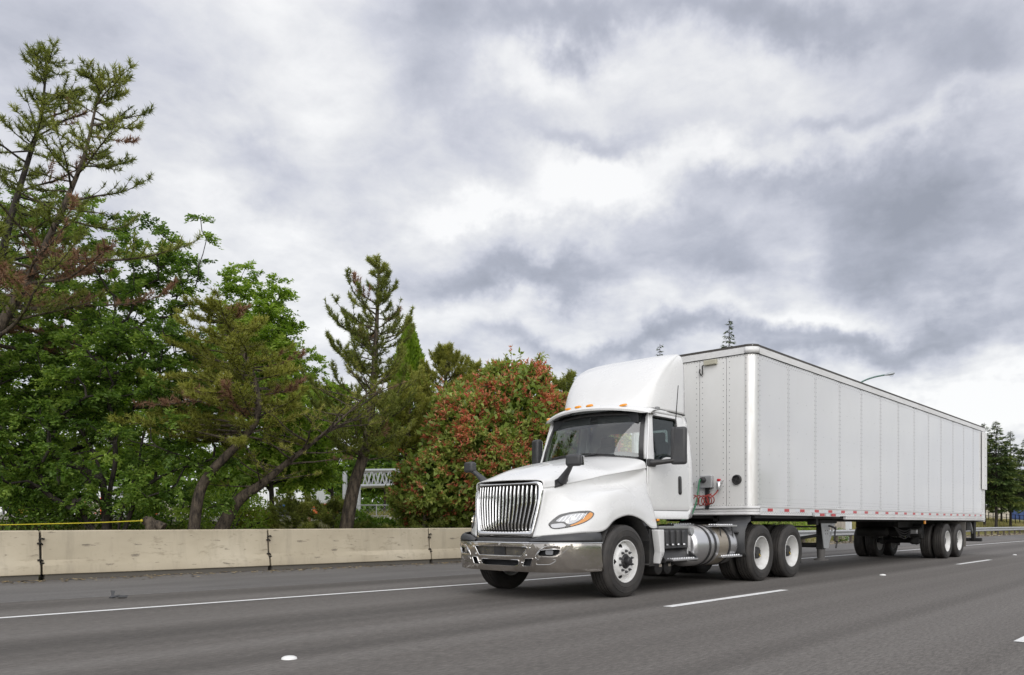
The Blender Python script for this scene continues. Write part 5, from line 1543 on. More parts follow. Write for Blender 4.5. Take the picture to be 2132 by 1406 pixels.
line_('green_power_line', [(TX0 - .20, 7.16, 1.80), (TX0 - .30, 7.13, 1.76), (12.2, 6.92, 1.40), (11.7, 6.75, 1.14), (11.5, 6.8, 1.08)], .014, M['green_hose'])
MB().tube([(11.50, 6.72, 2.0), (11.50, 6.71, 1.72), (11.52, 6.72, 1.55), (11.42, 6.85, 1.46)], .026, 8).build('hose_hanger', M['black'], T, smooth=50)
# ================================================================== VEGETATION
def np_mesh(name, V, F4=None, F3=None, tint=None, young=None, smooth=False):
    """fast mesh from numpy arrays: quads F4 (n,4) and/or triangles F3 (n,3); tint per face"""
    me = bpy.data.meshes.new(name)
    V = np.asarray(V, dtype=np.float32)
    n4 = 0 if F4 is None else len(F4); n3 = 0 if F3 is None else len(F3)
    me.vertices.add(len(V)); me.vertices.foreach_set('co', V.ravel())
    idx = np.concatenate([a.ravel() for a in (F4, F3) if a is not None and len(a)]).astype(np.int32)
    me.loops.add(len(idx)); me.loops.foreach_set('vertex_index', idx)
    me.polygons.add(n4 + n3)
    st = np.concatenate([np.arange(n4) * 4, n4 * 4 + np.arange(n3) * 3]).astype(np.int32)
    me.polygons.foreach_set('loop_start', st)
    if smooth: me.polygons.foreach_set('use_smooth', np.ones(n4 + n3, dtype=bool))
    me.update(calc_edges=True)
    for nm, a in (('tint', tint), ('young', young)):
        if a is not None:
            at = me.attributes.new(nm, 'FLOAT', 'FACE'); at.data.foreach_set('value', np.asarray(a, dtype=np.float32))
    return me
def unit(a):
    return a / np.maximum(np.linalg.norm(a, axis=-1, keepdims=True), 1e-9)
def rdirs(n): return unit(rng.normal(size=(n, 3)))
def leaves(P, D, L, Wd, up=0.6, tint=None, young=None):
    """kite-shaped leaves: base P, direction D, length L, width Wd"""
    n = len(P)
    D = unit(D)
    nrm = unit(rdirs(n) + np.array([0, 0, up * 2]))
    S = unit(np.cross(D, nrm)); N = np.cross(S, D)
    L = np.broadcast_to(np.asarray(L), (n,))[:, None]; Wd = np.broadcast_to(np.asarray(Wd), (n,))[:, None]
    fold = N * Wd * 0.18
    V = np.stack([P, P + D * L * 0.45 + S * Wd * 0.5 + fold, P + D * L - N * L * 0.06, P + D * L * 0.45 - S * Wd * 0.5 + fold], 1).reshape(-1, 3)
    F = np.arange(n * 4).reshape(n, 4)
    return V, F
def needles(P, A, per, L, w, spread=0.9):
    """tufts: per thin triangles round the axis A at each P"""
    n = len(P)
    Pn = np.repeat(P, per, 0); An = np.repeat(unit(A), per, 0)
    D = unit(An * 0.75 + rdirs(n * per) * spread)
    Ln = L * rng.uniform(0.7, 1.2, (n * per, 1))
    off = An * rng.uniform(-0.5, 0.5, (n * per, 1)) * L * 1.1
    S = unit(np.cross(D, rdirs(n * per))) * w * 0.5
    b = Pn + off
    V = np.stack([b - S, b + S, b + D * Ln], 1).reshape(-1, 3)
    return V, np.arange(n * per * 3).reshape(-1, 3)
def frusta(P0, P1, R0, R1, n=6):
    """separate tapered tubes for every segment"""
    m = len(P0); T_ = unit(P1 - P0)
    ref = np.where(np.abs(T_[:, 2:3]) < 0.9, np.array([[0, 0, 1.0]]), np.array([[1.0, 0, 0]]))
    U = unit(np.cross(T_, ref)); B = np.cross(T_, U)
    a = 2 * np.pi * np.arange(n) / n
    ring = U[:, None, :] * np.cos(a)[None, :, None] + B[:, None, :] * np.sin(a)[None, :, None]
    V = np.concatenate([P0[:, None, :] + ring * R0[:, None, None], P1[:, None, :] + ring * R1[:, None, None]], 1)
    base = (np.arange(m) * 2 * n)[:, None]
    k = np.arange(n)
    F = np.stack([base + k, base + (k + 1) % n, base + n + (k + 1) % n, base + n + k], -1).reshape(-1, 4)
    return V.reshape(-1, 3), F
class Skel:
    """growing woody skeleton"""
    def __init__(s): s.p = []; s.par = []; s.rmin = []
    def add(s, p, par, r=0.0): s.p.append(np.array(p, dtype=float)); s.par.append(par); s.rmin.append(r); return len(s.p) - 1
    def path(s, pts, par=-1, r=None):
        """chain of points; r: given radii or None"""
        ids = []
        for i, q in enumerate(pts):
            par = s.add(q, par, 0.0 if r is None else r[i]); ids.append(par)
        return ids
    def reach(s, t, step=0.35, wig=0.06, droop=0.0, low=0.8):
        """grow a branch from the best existing node to the point t"""
        P = s.P[:len(s.p)]
        d = t - P; L = np.linalg.norm(d, axis=1)
        cost = L * (1 + low * np.clip(-(d[:, 2]) / np.maximum(L, 1e-6) + 0.25, 0, 2))
        cost += s.pen[:len(s.p)]
        j = int(np.argmin(cost)); L = L[j]
        if L < 0.05: return j
        par = s.par[j]
        t0 = unit(s.p[j] - s.p[par]) if par >= 0 else np.array([0, 0, 1.0])
        c = s.p[j] + (t0 * 0.35 + unit(d[j]) * 0.25 + np.array([0, 0, 0.12])) * L * 0.7
        n = max(2, int(L / step))
        k = j
        for i in range(1, n + 1):
            u = i / n
            q = (1 - u) ** 2 * s.p[j] + 2 * u * (1 - u) * c + u * u * t + rng.normal(size=3) * wig * (0 if i == n else 1)
            k = s.push(q, k)
        return k
    def freeze(s, cap=60000):
        s.P = np.zeros((cap, 3)); s.pen = np.zeros(cap); s.P[:len(s.p)] = np.array(s.p)
    def push(s, q, par):
        i = s.add(q, par); s.P[i] = q; return i
    def radii(s, tip=0.007, e=2.3):
        n = len(s.p); a = np.zeros(n); kids = np.zeros(n, int)
        for i in range(n - 1, -1, -1):
            if kids[i] == 0: a[i] = tip ** e
            if s.par[i] >= 0: a[s.par[i]] += a[i] * 1.0; kids[s.par[i]] += 1
        r = a ** (1 / e)
        return np.maximum(r, np.array(s.rmin))
    def mesh(s, name, scale=1.0, tip=0.007, rmax=None, n=7):
        r = s.radii(tip) * scale
        if rmax is not None: r = np.minimum(r, rmax)
        P = np.array(s.p); par = np.array(s.par); m = par >= 0
        r0 = np.minimum(r[par[m]], r[m] * 1.35 + 0.004)
        d = P[m] - P[par[m]]
        V, F = frusta(P[par[m]] - d * 0.06, P[m] + d * 0.06, r0, r[m], n)
        return np_mesh(name, V, F, smooth=True)
def tree_obj(name, base, label, cat, group=None):
    return thing(name, tuple(base), label, cat, group)
def attach(me, name, m, t):
    return link(name, me, m, t)

def ell(px, py, z, rx, ry, rz=None):
    """crown mass: centre seen at a photo pixel at depth z; radii in photo pixels, depth radius in metres"""
    return (np.array(W(px, py, z)), rx * z / FPX, (rz if rz is not None else rx * z / FPX), ry * z / FPX)
RV, DV = np.array(RIGHT), np.array(DEEP)
def sample_ell(E, n, shell=0.0):
    vol = np.array([e[1] * e[2] * e[3] for e in E]) ** 0.95
    k = rng.choice(len(E), n, p=vol / vol.sum())
    d = rdirs(n) * (rng.uniform(shell, 1, n) ** (1 / 2.4))[:, None]
    out = np.zeros((n, 3))
    for i, e in enumerate(E):
        m = k == i
        out[m] = e[0] + d[m, 0:1] * e[1] * RV + d[m, 1:2] * e[2] * DV + d[m, 2:3] * e[3] * np.array([0, 0, 1])
    return out
def broadleaf(name, base, stems, E, nclump, per, leafL, leafW, m_leaf, m_bark, label, group=None, spread=0.42, tip=0.0075, rmax=0.2, zmin=0.5, seed=None):
    """stems: polylines (numpy points) already in world space"""
    t = tree_obj(name, base, label, 'tree', group)
    sk = Skel()
    for st in stems:
        pts = [Vector(p) for p in st]
        q = [np.array(crom(pts, i / 5)) for i in range((len(pts) - 1) * 5 + 1)]
        sk.path(q)
    sk.freeze()
    C = sample_ell(E, nclump)
    C = C[C[:, 2] > zmin]
    b0 = np.array(base)
    order = np.argsort(np.linalg.norm(C - b0, axis=1))
    C = C[order]
    tips = []
    for c in C:
        tips.append(sk.reach(c))
    attach(sk.mesh('trunk', 1.0, tip, rmax), 'trunk', m_bark, t)
    # sprays of leaves on short twigs round every tip
    n = len(C); tw = 5
    Ct = np.repeat(C, tw, 0)
    out = unit(Ct - (b0 + np.array([0, 0, 2.5])))
    Dt = unit(rdirs(n * tw) * np.array([1, 1, 0.55]) + out * 0.35 + np.array([0, 0, 0.12]))
    Lt = rng.uniform(0.5, 1.15, n * tw) * spread
    per_t = max(4, per // tw)
    u = rng.uniform(0.1, 1.0, (n * tw, per_t))
    P = Ct[:, None, :] + Dt[:, None, :] * (Lt[:, None] * u)[..., None]
    P[..., 2] -= (u ** 2) * 0.35 * Lt[:, None]
    side = unit(np.cross(Dt, np.array([0, 0, 1.0])))
    sg = np.where(rng.random((n * tw, per_t)) < 0.5, -1.0, 1.0)
    D = Dt[:, None, :] * 0.6 + side[:, None, :] * sg[..., None] * rng.uniform(0.5, 1.1, (n * tw, per_t))[..., None] + rng.normal(size=(n * tw, per_t, 3)) * 0.28
    D[..., 2] -= 0.18
    P = P + rng.normal(size=P.shape) * 0.03
    ct = np.repeat(np.clip(rng.normal(0.44, 0.22, n), 0, 1), tw)
    tint = np.clip(ct[:, None] + rng.normal(0, 0.2, (n * tw, per_t)), 0, 1).ravel()
    P = P.reshape(-1, 3); D = D.reshape(-1, 3)
    k = len(P)
    V, F = leaves(P, D, leafL * rng.uniform(0.65, 1.25, k), leafW * rng.uniform(0.7, 1.2, k), 0.25)
    attach(np_mesh('crown', V, F, tint=tint), 'crown', m_leaf, t)
    return t
def pine(name, base, trunk, env, nb, label, group=None, m=None, per=16, nl=0.10, nw=0.011, up=0.45, tip_up=0.6, tuft=0.11, r0=0.16, z0=0.1, dead=None, first=0.0, twig=0.42, leadtuft=26, lean=(0, 0), fill=0.3, bark_m=None, gap=1.0, tap=0.85, irr=(0.6, 1.12)):
    """trunk: world points low to high. env(u, side): branch length at trunk fraction u; side -1..1 (left..right as seen from the road)"""
    t = tree_obj(name, base, label, 'tree', group)
    pts = [Vector(p) for p in trunk]
    N = 40
    tp = np.array([np.array(crom(pts, (len(pts) - 1) * i / N)) for i in range(N + 1)])
    tr = r0 * (1 - np.linspace(0, 1, N + 1)) ** tap + 0.012
    S0, S1, A0, A1 = [tp[:-1]], [tp[1:]], [tr[:-1]], [tr[1:]]
    TP, TA, TT, TY = [], [], [], []
    for i in range(nb):
        u = first + (0.985 - first) * (i + rng.random() * 0.8) / nb
        f = u * N; j = min(int(f), N - 1)
        p = tp[j] + (tp[j + 1] - tp[j]) * (f - j)
        az = rng.uniform(0, 2 * math.pi)
        h = RV * math.cos(az) + DV * math.sin(az)
        L = env(u, math.cos(az)) * rng.uniform(*irr)
        if L < 0.08: continue
        isdead = 1.0 if (dead is not None and rng.random() < dead(u)) else 0.0
        e = up * (0.4 + 0.9 * u) + rng.normal(0, 0.12)
        k = max(4, int(L / 0.16))
        q = [p]
        d = unit(h + np.array([0, 0, e]))
        for s in range(k):
            v = s / k
            d = unit(d + np.array([0, 0, tip_up * v * v * 2.2 / k]) + rng.normal(size=3) * 0.07)
            q.append(q[-1] + d * L / k)
        q = np.array(q)
        rb = (0.006 + 0.010 * L) * (1 - np.linspace(0, 1, k + 1)) + 0.004
        S0.append(q[:-1]); S1.append(q[1:]); A0.append(rb[:-1]); A1.append(rb[1:])
        # side shoots
        ct = rng.normal(0.42, 0.2)
        def tufts(a, b_, lo):
            ln = np.linalg.norm(b_ - a); n = max(1, int(ln / tuft))
            w = lo + (1 - lo) * (np.arange(n) + rng.random(n)) / n
            for x in w:
                TP.append(a + (b_ - a) * x); TA.append(unit(b_ - a) + np.array([0, 0, 0.35])); TT.append(ct + 0.22 * (v - 0.5) + rng.normal(0, 0.12)); TY.append(isdead)
        for s in range(1, k + 1):
            v = s / k
            if v > fill: tufts(q[s - 1], q[s], 0.0)
            if v < 0.22 or rng.random() > gap: continue
            for sd in (-1, 1):
                if rng.random() < 0.15: continue
                dd = unit(q[s] - q[s - 1]); si = unit(np.cross(dd, np.array([0, 0, 1.0]))) * sd
                l2 = twig * L ** 0.5 * (1.05 - v) * rng.uniform(0.5, 1.2) + 0.08
                d2 = unit(dd * 0.75 + si * 0.8 + np.array([0, 0, 0.22 + 0.25 * tip_up * v]) + rng.normal(size=3) * 0.15)
                e2 = q[s] + d2 * l2
                mid = q[s] + d2 * l2 * 0.5
                e2 = e2 + np.array([0, 0, 0.12 * l2])
                S0.append(np.array([q[s], mid])); S1.append(np.array([mid, e2])); A0.append(np.array([0.008, 0.006])); A1.append(np.array([0.006, 0.004]))
                tufts(mid, e2, 0.0)
                if v > fill or rng.random() < 0.4: tufts(q[s], mid, 0.4)
    for x in np.linspace(0.86, 1.0, leadtuft):      # the leader
        f = x * N; j = min(int(f), N - 1); TP.append(tp[j] + (tp[j + 1] - tp[j]) * (f - j)); TA.append(np.array([0, 0, 1.0]) + rng.normal(size=3) * 0.25); TT.append(0.45); TY.append(0)
    V, F = frusta(np.concatenate(S0), np.concatenate(S1), np.concatenate(A0), np.concatenate(A1), 6)
    attach(np_mesh('trunk', V, F, smooth=True), 'trunk', bark_m or M['bark'], t)
    TP, TA = np.array(TP), np.array(TA)
    V, F = needles(TP, TA, per, nl, nw)
    attach(np_mesh('crown', V, None, F, tint=np.clip(np.repeat(TT, per) + rng.normal(0, 0.13, len(TP) * per), 0, 1), young=np.repeat(TY, per)), 'crown', m or M['needle'], t)
    return t, len(TP) * per
def fir(name, base, H, Rb, label, group=None, nb=150, m=None, droop=0.35, spray=0.34, dens=1.0, bare=0.12, narrow=1.0, bark_m=None, tilt=(0, 0)):
    """fir with drooping flat boughs, base on the ground"""
    t = tree_obj(name, base, label, 'tree', group)
    b0 = np.array(base, dtype=float)
    top = b0 + np.array([tilt[0], tilt[1], H])
    n = 14
    tp = np.linspace(b0, top, n + 1); tr = (H * 0.012) * (1 - np.linspace(0, 1, n + 1)) + 0.012
    S0, S1, A0, A1 = [tp[:-1]], [tp[1:]], [tr[:-1]], [tr[1:]]
    P, D, T_, L_ = [], [], [], []
    for i in range(nb):
        u = bare + (0.99 - bare) * ((i + rng.random()) / nb) ** 0.92
        p = b0 + (top - b0) * u
        az = rng.uniform(0, 6.283); h = np.array([math.cos(az), math.sin(az), 0])
        L = Rb * (1 - u) ** 1.05 * rng.uniform(0.62, 1.12) * narrow + 0.10
        if u < bare + 0.1: L *= 0.8
        k = 5; q = [p]; e = 0.25 * u - droop * (1 - u) + rng.normal(0, 0.08)
        d = unit(h + np.array([0, 0, e]))
        for s in range(k):
            d = unit(d + np.array([0, 0, (-0.22 if s < 3 else 0.18) * (1 - u)])); q.append(q[-1] + d * L / k)
        q = np.array(q); rb = (0.008 + 0.009 * L) * (1 - np.linspace(0, 1, k + 1)) + 0.004
        S0.append(q[:-1]); S1.append(q[1:]); A0.append(rb[:-1]); A1.append(rb[1:])
        c = np.clip(rng.normal(0.45, 0.18), 0, 1)
        m_ = int(max(6, L / spray * 9 * dens))
        v = rng.uniform(0.12, 1.0, m_) ** 0.8
        f = v * k; j = np.minimum(f.astype(int), k - 1)
        pp = q[j] + (q[j + 1] - q[j]) * (f - j)[:, None]
        si = unit(np.cross(h, np.array([0, 0, 1.0])))
        sg = rng.choice([-1, 1], m_)
        w = (1.1 - v) * L * 0.42 * rng.uniform(0, 1, m_)
        pp = pp + si * (sg * w)[:, None] + h * (w * 0.4)[:, None] - np.array([0, 0, 1.0]) * (w * 0.22)[:, None]
        P.append(pp); D.append(h * 0.8 + si * (sg * 0.55)[:, None] + np.array([0, 0, -0.25]) + rng.normal(size=(m_, 3)) * 0.22)
        T_.append(np.clip(c + (v - 0.5) * 0.5 + rng.normal(0, 0.12, m_), 0, 1)); L_.append(np.full(m_, spray * min(1, 0.45 + L / Rb)))
    V, F = frusta(np.concatenate(S0), np.concatenate(S1), np.concatenate(A0), np.concatenate(A1), 6)
    attach(np_mesh('trunk', V, F, smooth=True), 'trunk', bark_m or M['bark_dark'], t)
    P, D, T_, L_ = np.concatenate(P), np.concatenate(D), np.concatenate(T_), np.concatenate(L_)
    V, F = leaves(P, D, L_, L_ * 0.26, 0.9)
    attach(np_mesh('crown', V, F, tint=T_), 'crown', m or M['fir'], t)
    return t
def on_ground(px, z):
    p = W(px, 1088, z); p.z = terrain(p.x, p.y) - 0.05; return p
def pl(z, *pts):
    """polyline from photo pixels at one depth"""
    return [np.array(W(px, py, z)) for px, py in pts]

# --- large leafy multi-stem tree on the left
b = on_ground(232, 18.6)
def stem(z, *pts): 
    """stem starting at the ground below its first pixel"""
    g = on_ground(pts[0][0], z); return [np.array(g)] + pl(z, *pts[1:])
broadleaf('leafy_tree', b,
    [stem(18.6, (222, 1100), (218, 1040), (205, 970), (170, 900), (110, 850), (40, 810)), stem(18.7, (240, 1100), (262, 1040), (285, 980), (300, 900), (330, 800), (340, 690)),
     stem(18.8, (228, 1100), (228, 1030), (240, 960), (235, 880), (220, 780), (240, 640)), stem(18.5, (205, 1100), (150, 1070), (80, 1060), (-20, 1050)),
     stem(18.6, (250, 1100), (290, 1030), (350, 985), (430, 960), (500, 930)), stem(18.6, (210, 1100), (150, 1045), (60, 1010), (-60, 990))],
    [ell(70, 860, 18.8, 210, 110, 2.2), ell(250, 760, 19, 200, 120, 2.2), ell(190, 600, 20, 130, 110, 1.5), ell(330, 560, 20.5, 90, 120, 1.2), ell(420, 480, 20.5, 50, 40, 0.6), ell(60, 960, 18, 140, 75, 1.6), ell(320, 940, 18.2, 170, 80, 1.6), ell(420, 800, 19, 110, 120, 1.6), ell(-120, 780, 19, 150, 230, 2.2), ell(370, 425, 20.5, 40, 26, 0.5), ell(110, 1030, 18.4, 170, 40, 1.2), ell(330, 1030, 18.6, 120, 36, 1.0), ell(450, 1020, 19, 70, 50, 1.0), ell(-40, 560, 20, 120, 150, 1.6), ell(130, 480, 20.5, 130, 80, 1.4)],
    900, 190, 0.10, 0.046, M['leaf_green'], M['bark_dark'], 'large dark-stemmed leafy green tree with spreading limbs behind the barrier on the left', 'broad-leaved trees behind the barrier', tip=0.0105, rmax=0.22)
b = on_ground(566, 24.5)
broadleaf('leafy_tree', b,
    [stem(24.5, (568, 1100), (566, 1040), (562, 960), (558, 860), (550, 740), (540, 640))],
    [ell(530, 660, 24.5, 75, 95, 1.6), ell(575, 760, 24.5, 85, 100, 1.8), ell(500, 780, 24, 90, 120, 1.8), ell(600, 880, 24, 90, 90, 1.8), ell(490, 940, 24, 110, 80, 1.8), ell(640, 960, 25, 60, 60, 1.4)],
    480, 180, 0.115, 0.056, M['leaf_light'], M['bark_dark'], 'bright green leafy tree with straight dark trunk right of the leaning trunks', 'broad-leaved trees behind the barrier', spread=0.5, rmax=0.17)
b = on_ground(120, 27)
broadleaf('leafy_tree', b,
    [stem(27, (120, 1095), (122, 1000), (118, 900), (120, 760), (130, 620)), stem(27, (110, 1095), (60, 980), (20, 860), (-20, 740))],
    [ell(60, 820, 27, 190, 150, 2.4), ell(230, 820, 27.5, 150, 150, 2.2), ell(120, 650, 27, 120, 110, 2.0), ell(330, 900, 27, 120, 100, 2.0), ell(-100, 900, 27, 150, 120, 2.0)],
    480, 130, 0.145, 0.075, M['leaf_light'], M['bark_dark'], 'lighter green leafy tree half hidden behind the dark-stemmed tree at far left', 'broad-leaved trees behind the barrier', spread=0.55, rmax=0.16)
b = on_ground(690, 31)
broadleaf('leafy_tree', b,
    [stem(31, (690, 1090), (692, 1010), (688, 930), (690, 850))],
    [ell(640, 950, 31, 75, 80, 2.0), ell(640, 880, 31, 80, 80, 2), ell(590, 960, 32, 90, 60, 2), ell(690, 850, 31, 55, 60, 1.6), ell(740, 880, 31.5, 60, 50, 1.6)],
    340, 100, 0.18, 0.095, M['leaf_light'], M['bark_dark'], 'low bright green leafy tree behind the middle pine trunk near the sign gantry', 'broad-leaved trees behind the barrier', spread=0.55, rmax=0.14)

b = on_ground(800, 58)
broadleaf('leafy_tree', b, [stem(58, (800, 1085), (802, 1020), (798, 960))], [ell(790, 975, 58, 95, 55, 3.0), ell(850, 950, 59, 80, 60, 3.0), ell(730, 1000, 58, 60, 40, 2.5)],
    200, 110, 0.32, 0.17, M['leaf_green'], M['bark_dark'], 'dark leafy tree in the distance directly behind the sign gantry', 'broad-leaved trees behind the barrier', spread=0.9, tip=0.015, rmax=0.2)
# --- pines
GP = 'pines behind the barrier'
def env1(u, s): return float(np.interp(u, [0, .2, .45, .6, .75, .9, 1], [2.4, 2.5, 1.9, 1.35, 0.95, 0.62, 0.2]))
b = on_ground(-150, 17.3)
pine('pine_tree', b, stem(17.3, (-150, 1090), (-105, 900), (-50, 700), (0, 545), (22, 455), (60, 330), (84, 250), (95, 160), (101, 104)), env1, 62,
     'tall thin leaning pine reaching highest at the top left, left of its twin', GP, per=20, nl=0.125, nw=0.018, first=0.28, r0=0.15, tap=1.35, bark_m=M['bark_dark'], dead=lambda u: 0.45 if u < .42 else 0.06, up=0.2, tip_up=0.6, gap=0.6, irr=(0.3, 1.5), tuft=0.13, twig=0.5)
def env2(u, s): return float(np.interp(u, [0, .25, .45, .6, .75, .9, 1], [3.0, 2.9, 2.3, 1.5, 1.0, 0.6, 0.2])) * (1.0 + 0.25 * s)
b = on_ground(-175, 16.8)
pine('pine_tree', b, stem(16.8, (-175, 1095), (-110, 930), (-40, 760), (12, 660), (62, 575), (128, 440), (175, 325), (200, 220), (216, 152)), env2, 70,
     'leaning pine on the left with brown dead lower boughs, right of the tallest pine', GP, per=20, nl=0.125, nw=0.018, first=0.25, r0=0.17, tap=1.35, dead=lambda u: 0.5 if u < .5 else 0.05, up=0.18, tip_up=0.6, gap=0.6, irr=(0.3, 1.5), tuft=0.13, twig=0.5)
def env3(u, s): return float(np.interp(u, [0, .3, .6, .85, 1], [1.4, 2.2, 2.0, 1.3, 0.3]))
b = on_ground(400, 17.9)
pine('pine_tree', b, stem(17.9, (398, 1098), (412, 1040), (438, 985), (492, 928), (535, 870), (530, 790), (490, 700), (470, 640)), lambda u, s: env3(u, s) * (1 - .3 * s), 76,
     'olive green pine with a crooked brown trunk in front of the leafy tree', GP, m=M['needle_olive'], per=26, nl=0.12, nw=0.019, first=0.42, r0=0.125, dead=lambda u: 0.07, up=0.12, tip_up=0.35, gap=0.8)
def env4(u, s): return float(np.interp(u, [0, .3, .6, .85, 1], [0.3, 1.6, 1.9, 1.4, 0.5]))
b = on_ground(438, 18.6)
pine('pine_tree', b, stem(18.6, (438, 1102), (490, 1050), (545, 1008), (600, 962), (660, 915), (730, 855), (800, 785)), env4, 36,
     'sparse pine with a long bare trunk leaning far to the right over the barrier', GP, m=M['needle_olive'], per=14, nl=0.09, nw=0.011, first=0.3, r0=0.17, tap=1.5, dead=lambda u: 0.12, up=0.35, tip_up=0.4, gap=0.35, fill=0.6)
def env5(u, s): return float(np.interp(u, [0, .2, .4, .6, .72, .8, .9, 1], [1.6, 1.9, 1.9, 1.7, 1.75, 1.25, 0.62, 0.16]))
b = on_ground(716, 22.3)
pine('pine_tree', b, stem(22.3, (716, 1105), (735, 1020), (758, 945), (772, 860), (780, 760), (785, 660), (790, 538)), lambda u, s: env5(u, s) * (1 - .22 * s), 100,
     'pointed pine with upswept candle boughs standing alone against the sky mid-left', GP, per=26, nl=0.115, nw=0.019, first=0.3, r0=0.19, up=0.22, tip_up=2.3, dead=lambda u: 0.03, twig=0.42, irr=(0.35, 1.3), tuft=0.12, gap=0.75)
def env6(u, s): return float(np.interp(u, [0, .3, .6, .8, 1], [1.9, 2.0, 1.6, 1.0, 0.2]))
b = on_ground(905, 27.5)
pine('pine_tree', b, stem(27.5, (905, 1100), (915, 980), (925, 880), (928, 800), (928, 728)), env6, 64,
     'bushy pine with several candle tops just left of the red-tipped shrub', GP, m=M['needle_olive'], per=24, nl=0.135, nw=0.022, first=0.42, r0=0.15, up=0.5, tip_up=1.8, twig=0.4)
b = on_ground(985, 28.5)
pine('pine_tree', b, stem(28.5, (975, 1100), (978, 960), (984, 850), (990, 762)), lambda u, s: env6(u, s) * 0.72, 46,
     'second bushy pine with candle tops rising behind the red-tipped shrub', GP, m=M['needle_olive'], per=24, nl=0.135, nw=0.022, first=0.2, r0=0.14, up=0.55, tip_up=1.8, twig=0.4)
b = on_ground(860, 26)
pine('pine_tree', b, stem(26, (850, 1100), (845, 1000), (850, 900), (855, 815)), lambda u, s: float(np.interp(u, [0, .4, .8, 1], [2.0, 1.9, 1.3, .3])), 52,
     'low spreading yellowish pine between the pointed pine and the red-tipped shrub', GP, m=M['needle_olive'], per=24, nl=0.13, nw=0.021, first=0.45, r0=0.14, up=0.25, tip_up=0.8, twig=0.42)
b = on_ground(1172, 29)
pine('pine_tree', b, stem(29, (1172, 1100), (1174, 960), (1172, 860), (1176, 790)), lambda u, s: float(np.interp(u, [0, .6, .9, 1], [1.0, 1.0, .7, .3])), 30,
     'small pine top peeking over the shrub left of the truck roof fairing', GP, per=24, nl=0.13, nw=0.022, first=0.5, r0=0.11, up=0.45, tip_up=0.8)
# low dark pine boughs along the barrier
for px, z, top, lab in ((612, 21.5, 1068, 'low young dark pine behind the barrier left of the middle pine trunk'), (880, 23.5, 1040, 'low young dark pine behind the barrier beside the gantry post'), (690, 23, 1070, 'low young dark pine in front of the orange container')):
    b = on_ground(px, z)
    pine('young_pine', b, stem(z, (px, 1104), (px + 4, 1070), (px + 8, top)), lambda u, s: float(np.interp(u, [0, .5, 1], [1.1, .8, .25])), 22, lab, 'young pines along the barrier',
         per=26, nl=0.12, nw=0.02, first=0.05, r0=0.05, up=0.35, tip_up=0.8, leadtuft=8)

# --- conical cedar behind the pointed pine
def cedar(base, H, Rb, label):
    t = tree_obj('cedar_tree', base, label, 'tree')
    b0 = np.array(base)
    n = 15000
    u = 0.36 + 0.64 * rng.random(n) ** 0.8
    r = Rb * (1 - u) ** 0.72 * rng.uniform(0.72, 1.04, n)
    az = rng.uniform(0, 6.283, n)
    lump = 1 + 0.12 * np.sin(az * 5 + u * 17) + 0.08 * np.sin(az * 9 - u * 31)
    h = np.stack([np.cos(az), np.sin(az), np.zeros(n)], 1)
    P = b0 + np.stack([np.cos(az) * r * lump, np.sin(az) * r * lump, u * H], 1)
    D = h * 0.45 + np.array([0, 0, 1.0]) + rng.normal(size=(n, 3)) * 0.28
    L = 0.17 * rng.uniform(0.6, 1.3, n)
    V, F = leaves(P, D, L, L * 0.36, 0.0)
    tint = np.clip(0.42 + 0.28 * np.sin(az * 5 + u * 17) * 0.6 + rng.normal(0, 0.2, n), 0, 1)
    attach(np_mesh('crown', V, F, tint=tint), 'crown', M['cedar'], t)
    V, F = frusta(np.array([b0]), np.array([b0 + np.array([0, 0, H * .9])]), np.array([.16]), np.array([.01]), 8)
    attach(np_mesh('trunk', V, F), 'trunk', M['bark'], t)
g = on_ground(852, 29); ztop = W(852, 682, 29).z
cedar(g, ztop - g.z, 1.65, 'dense conical green cedar behind the right boughs of the pointed pine')

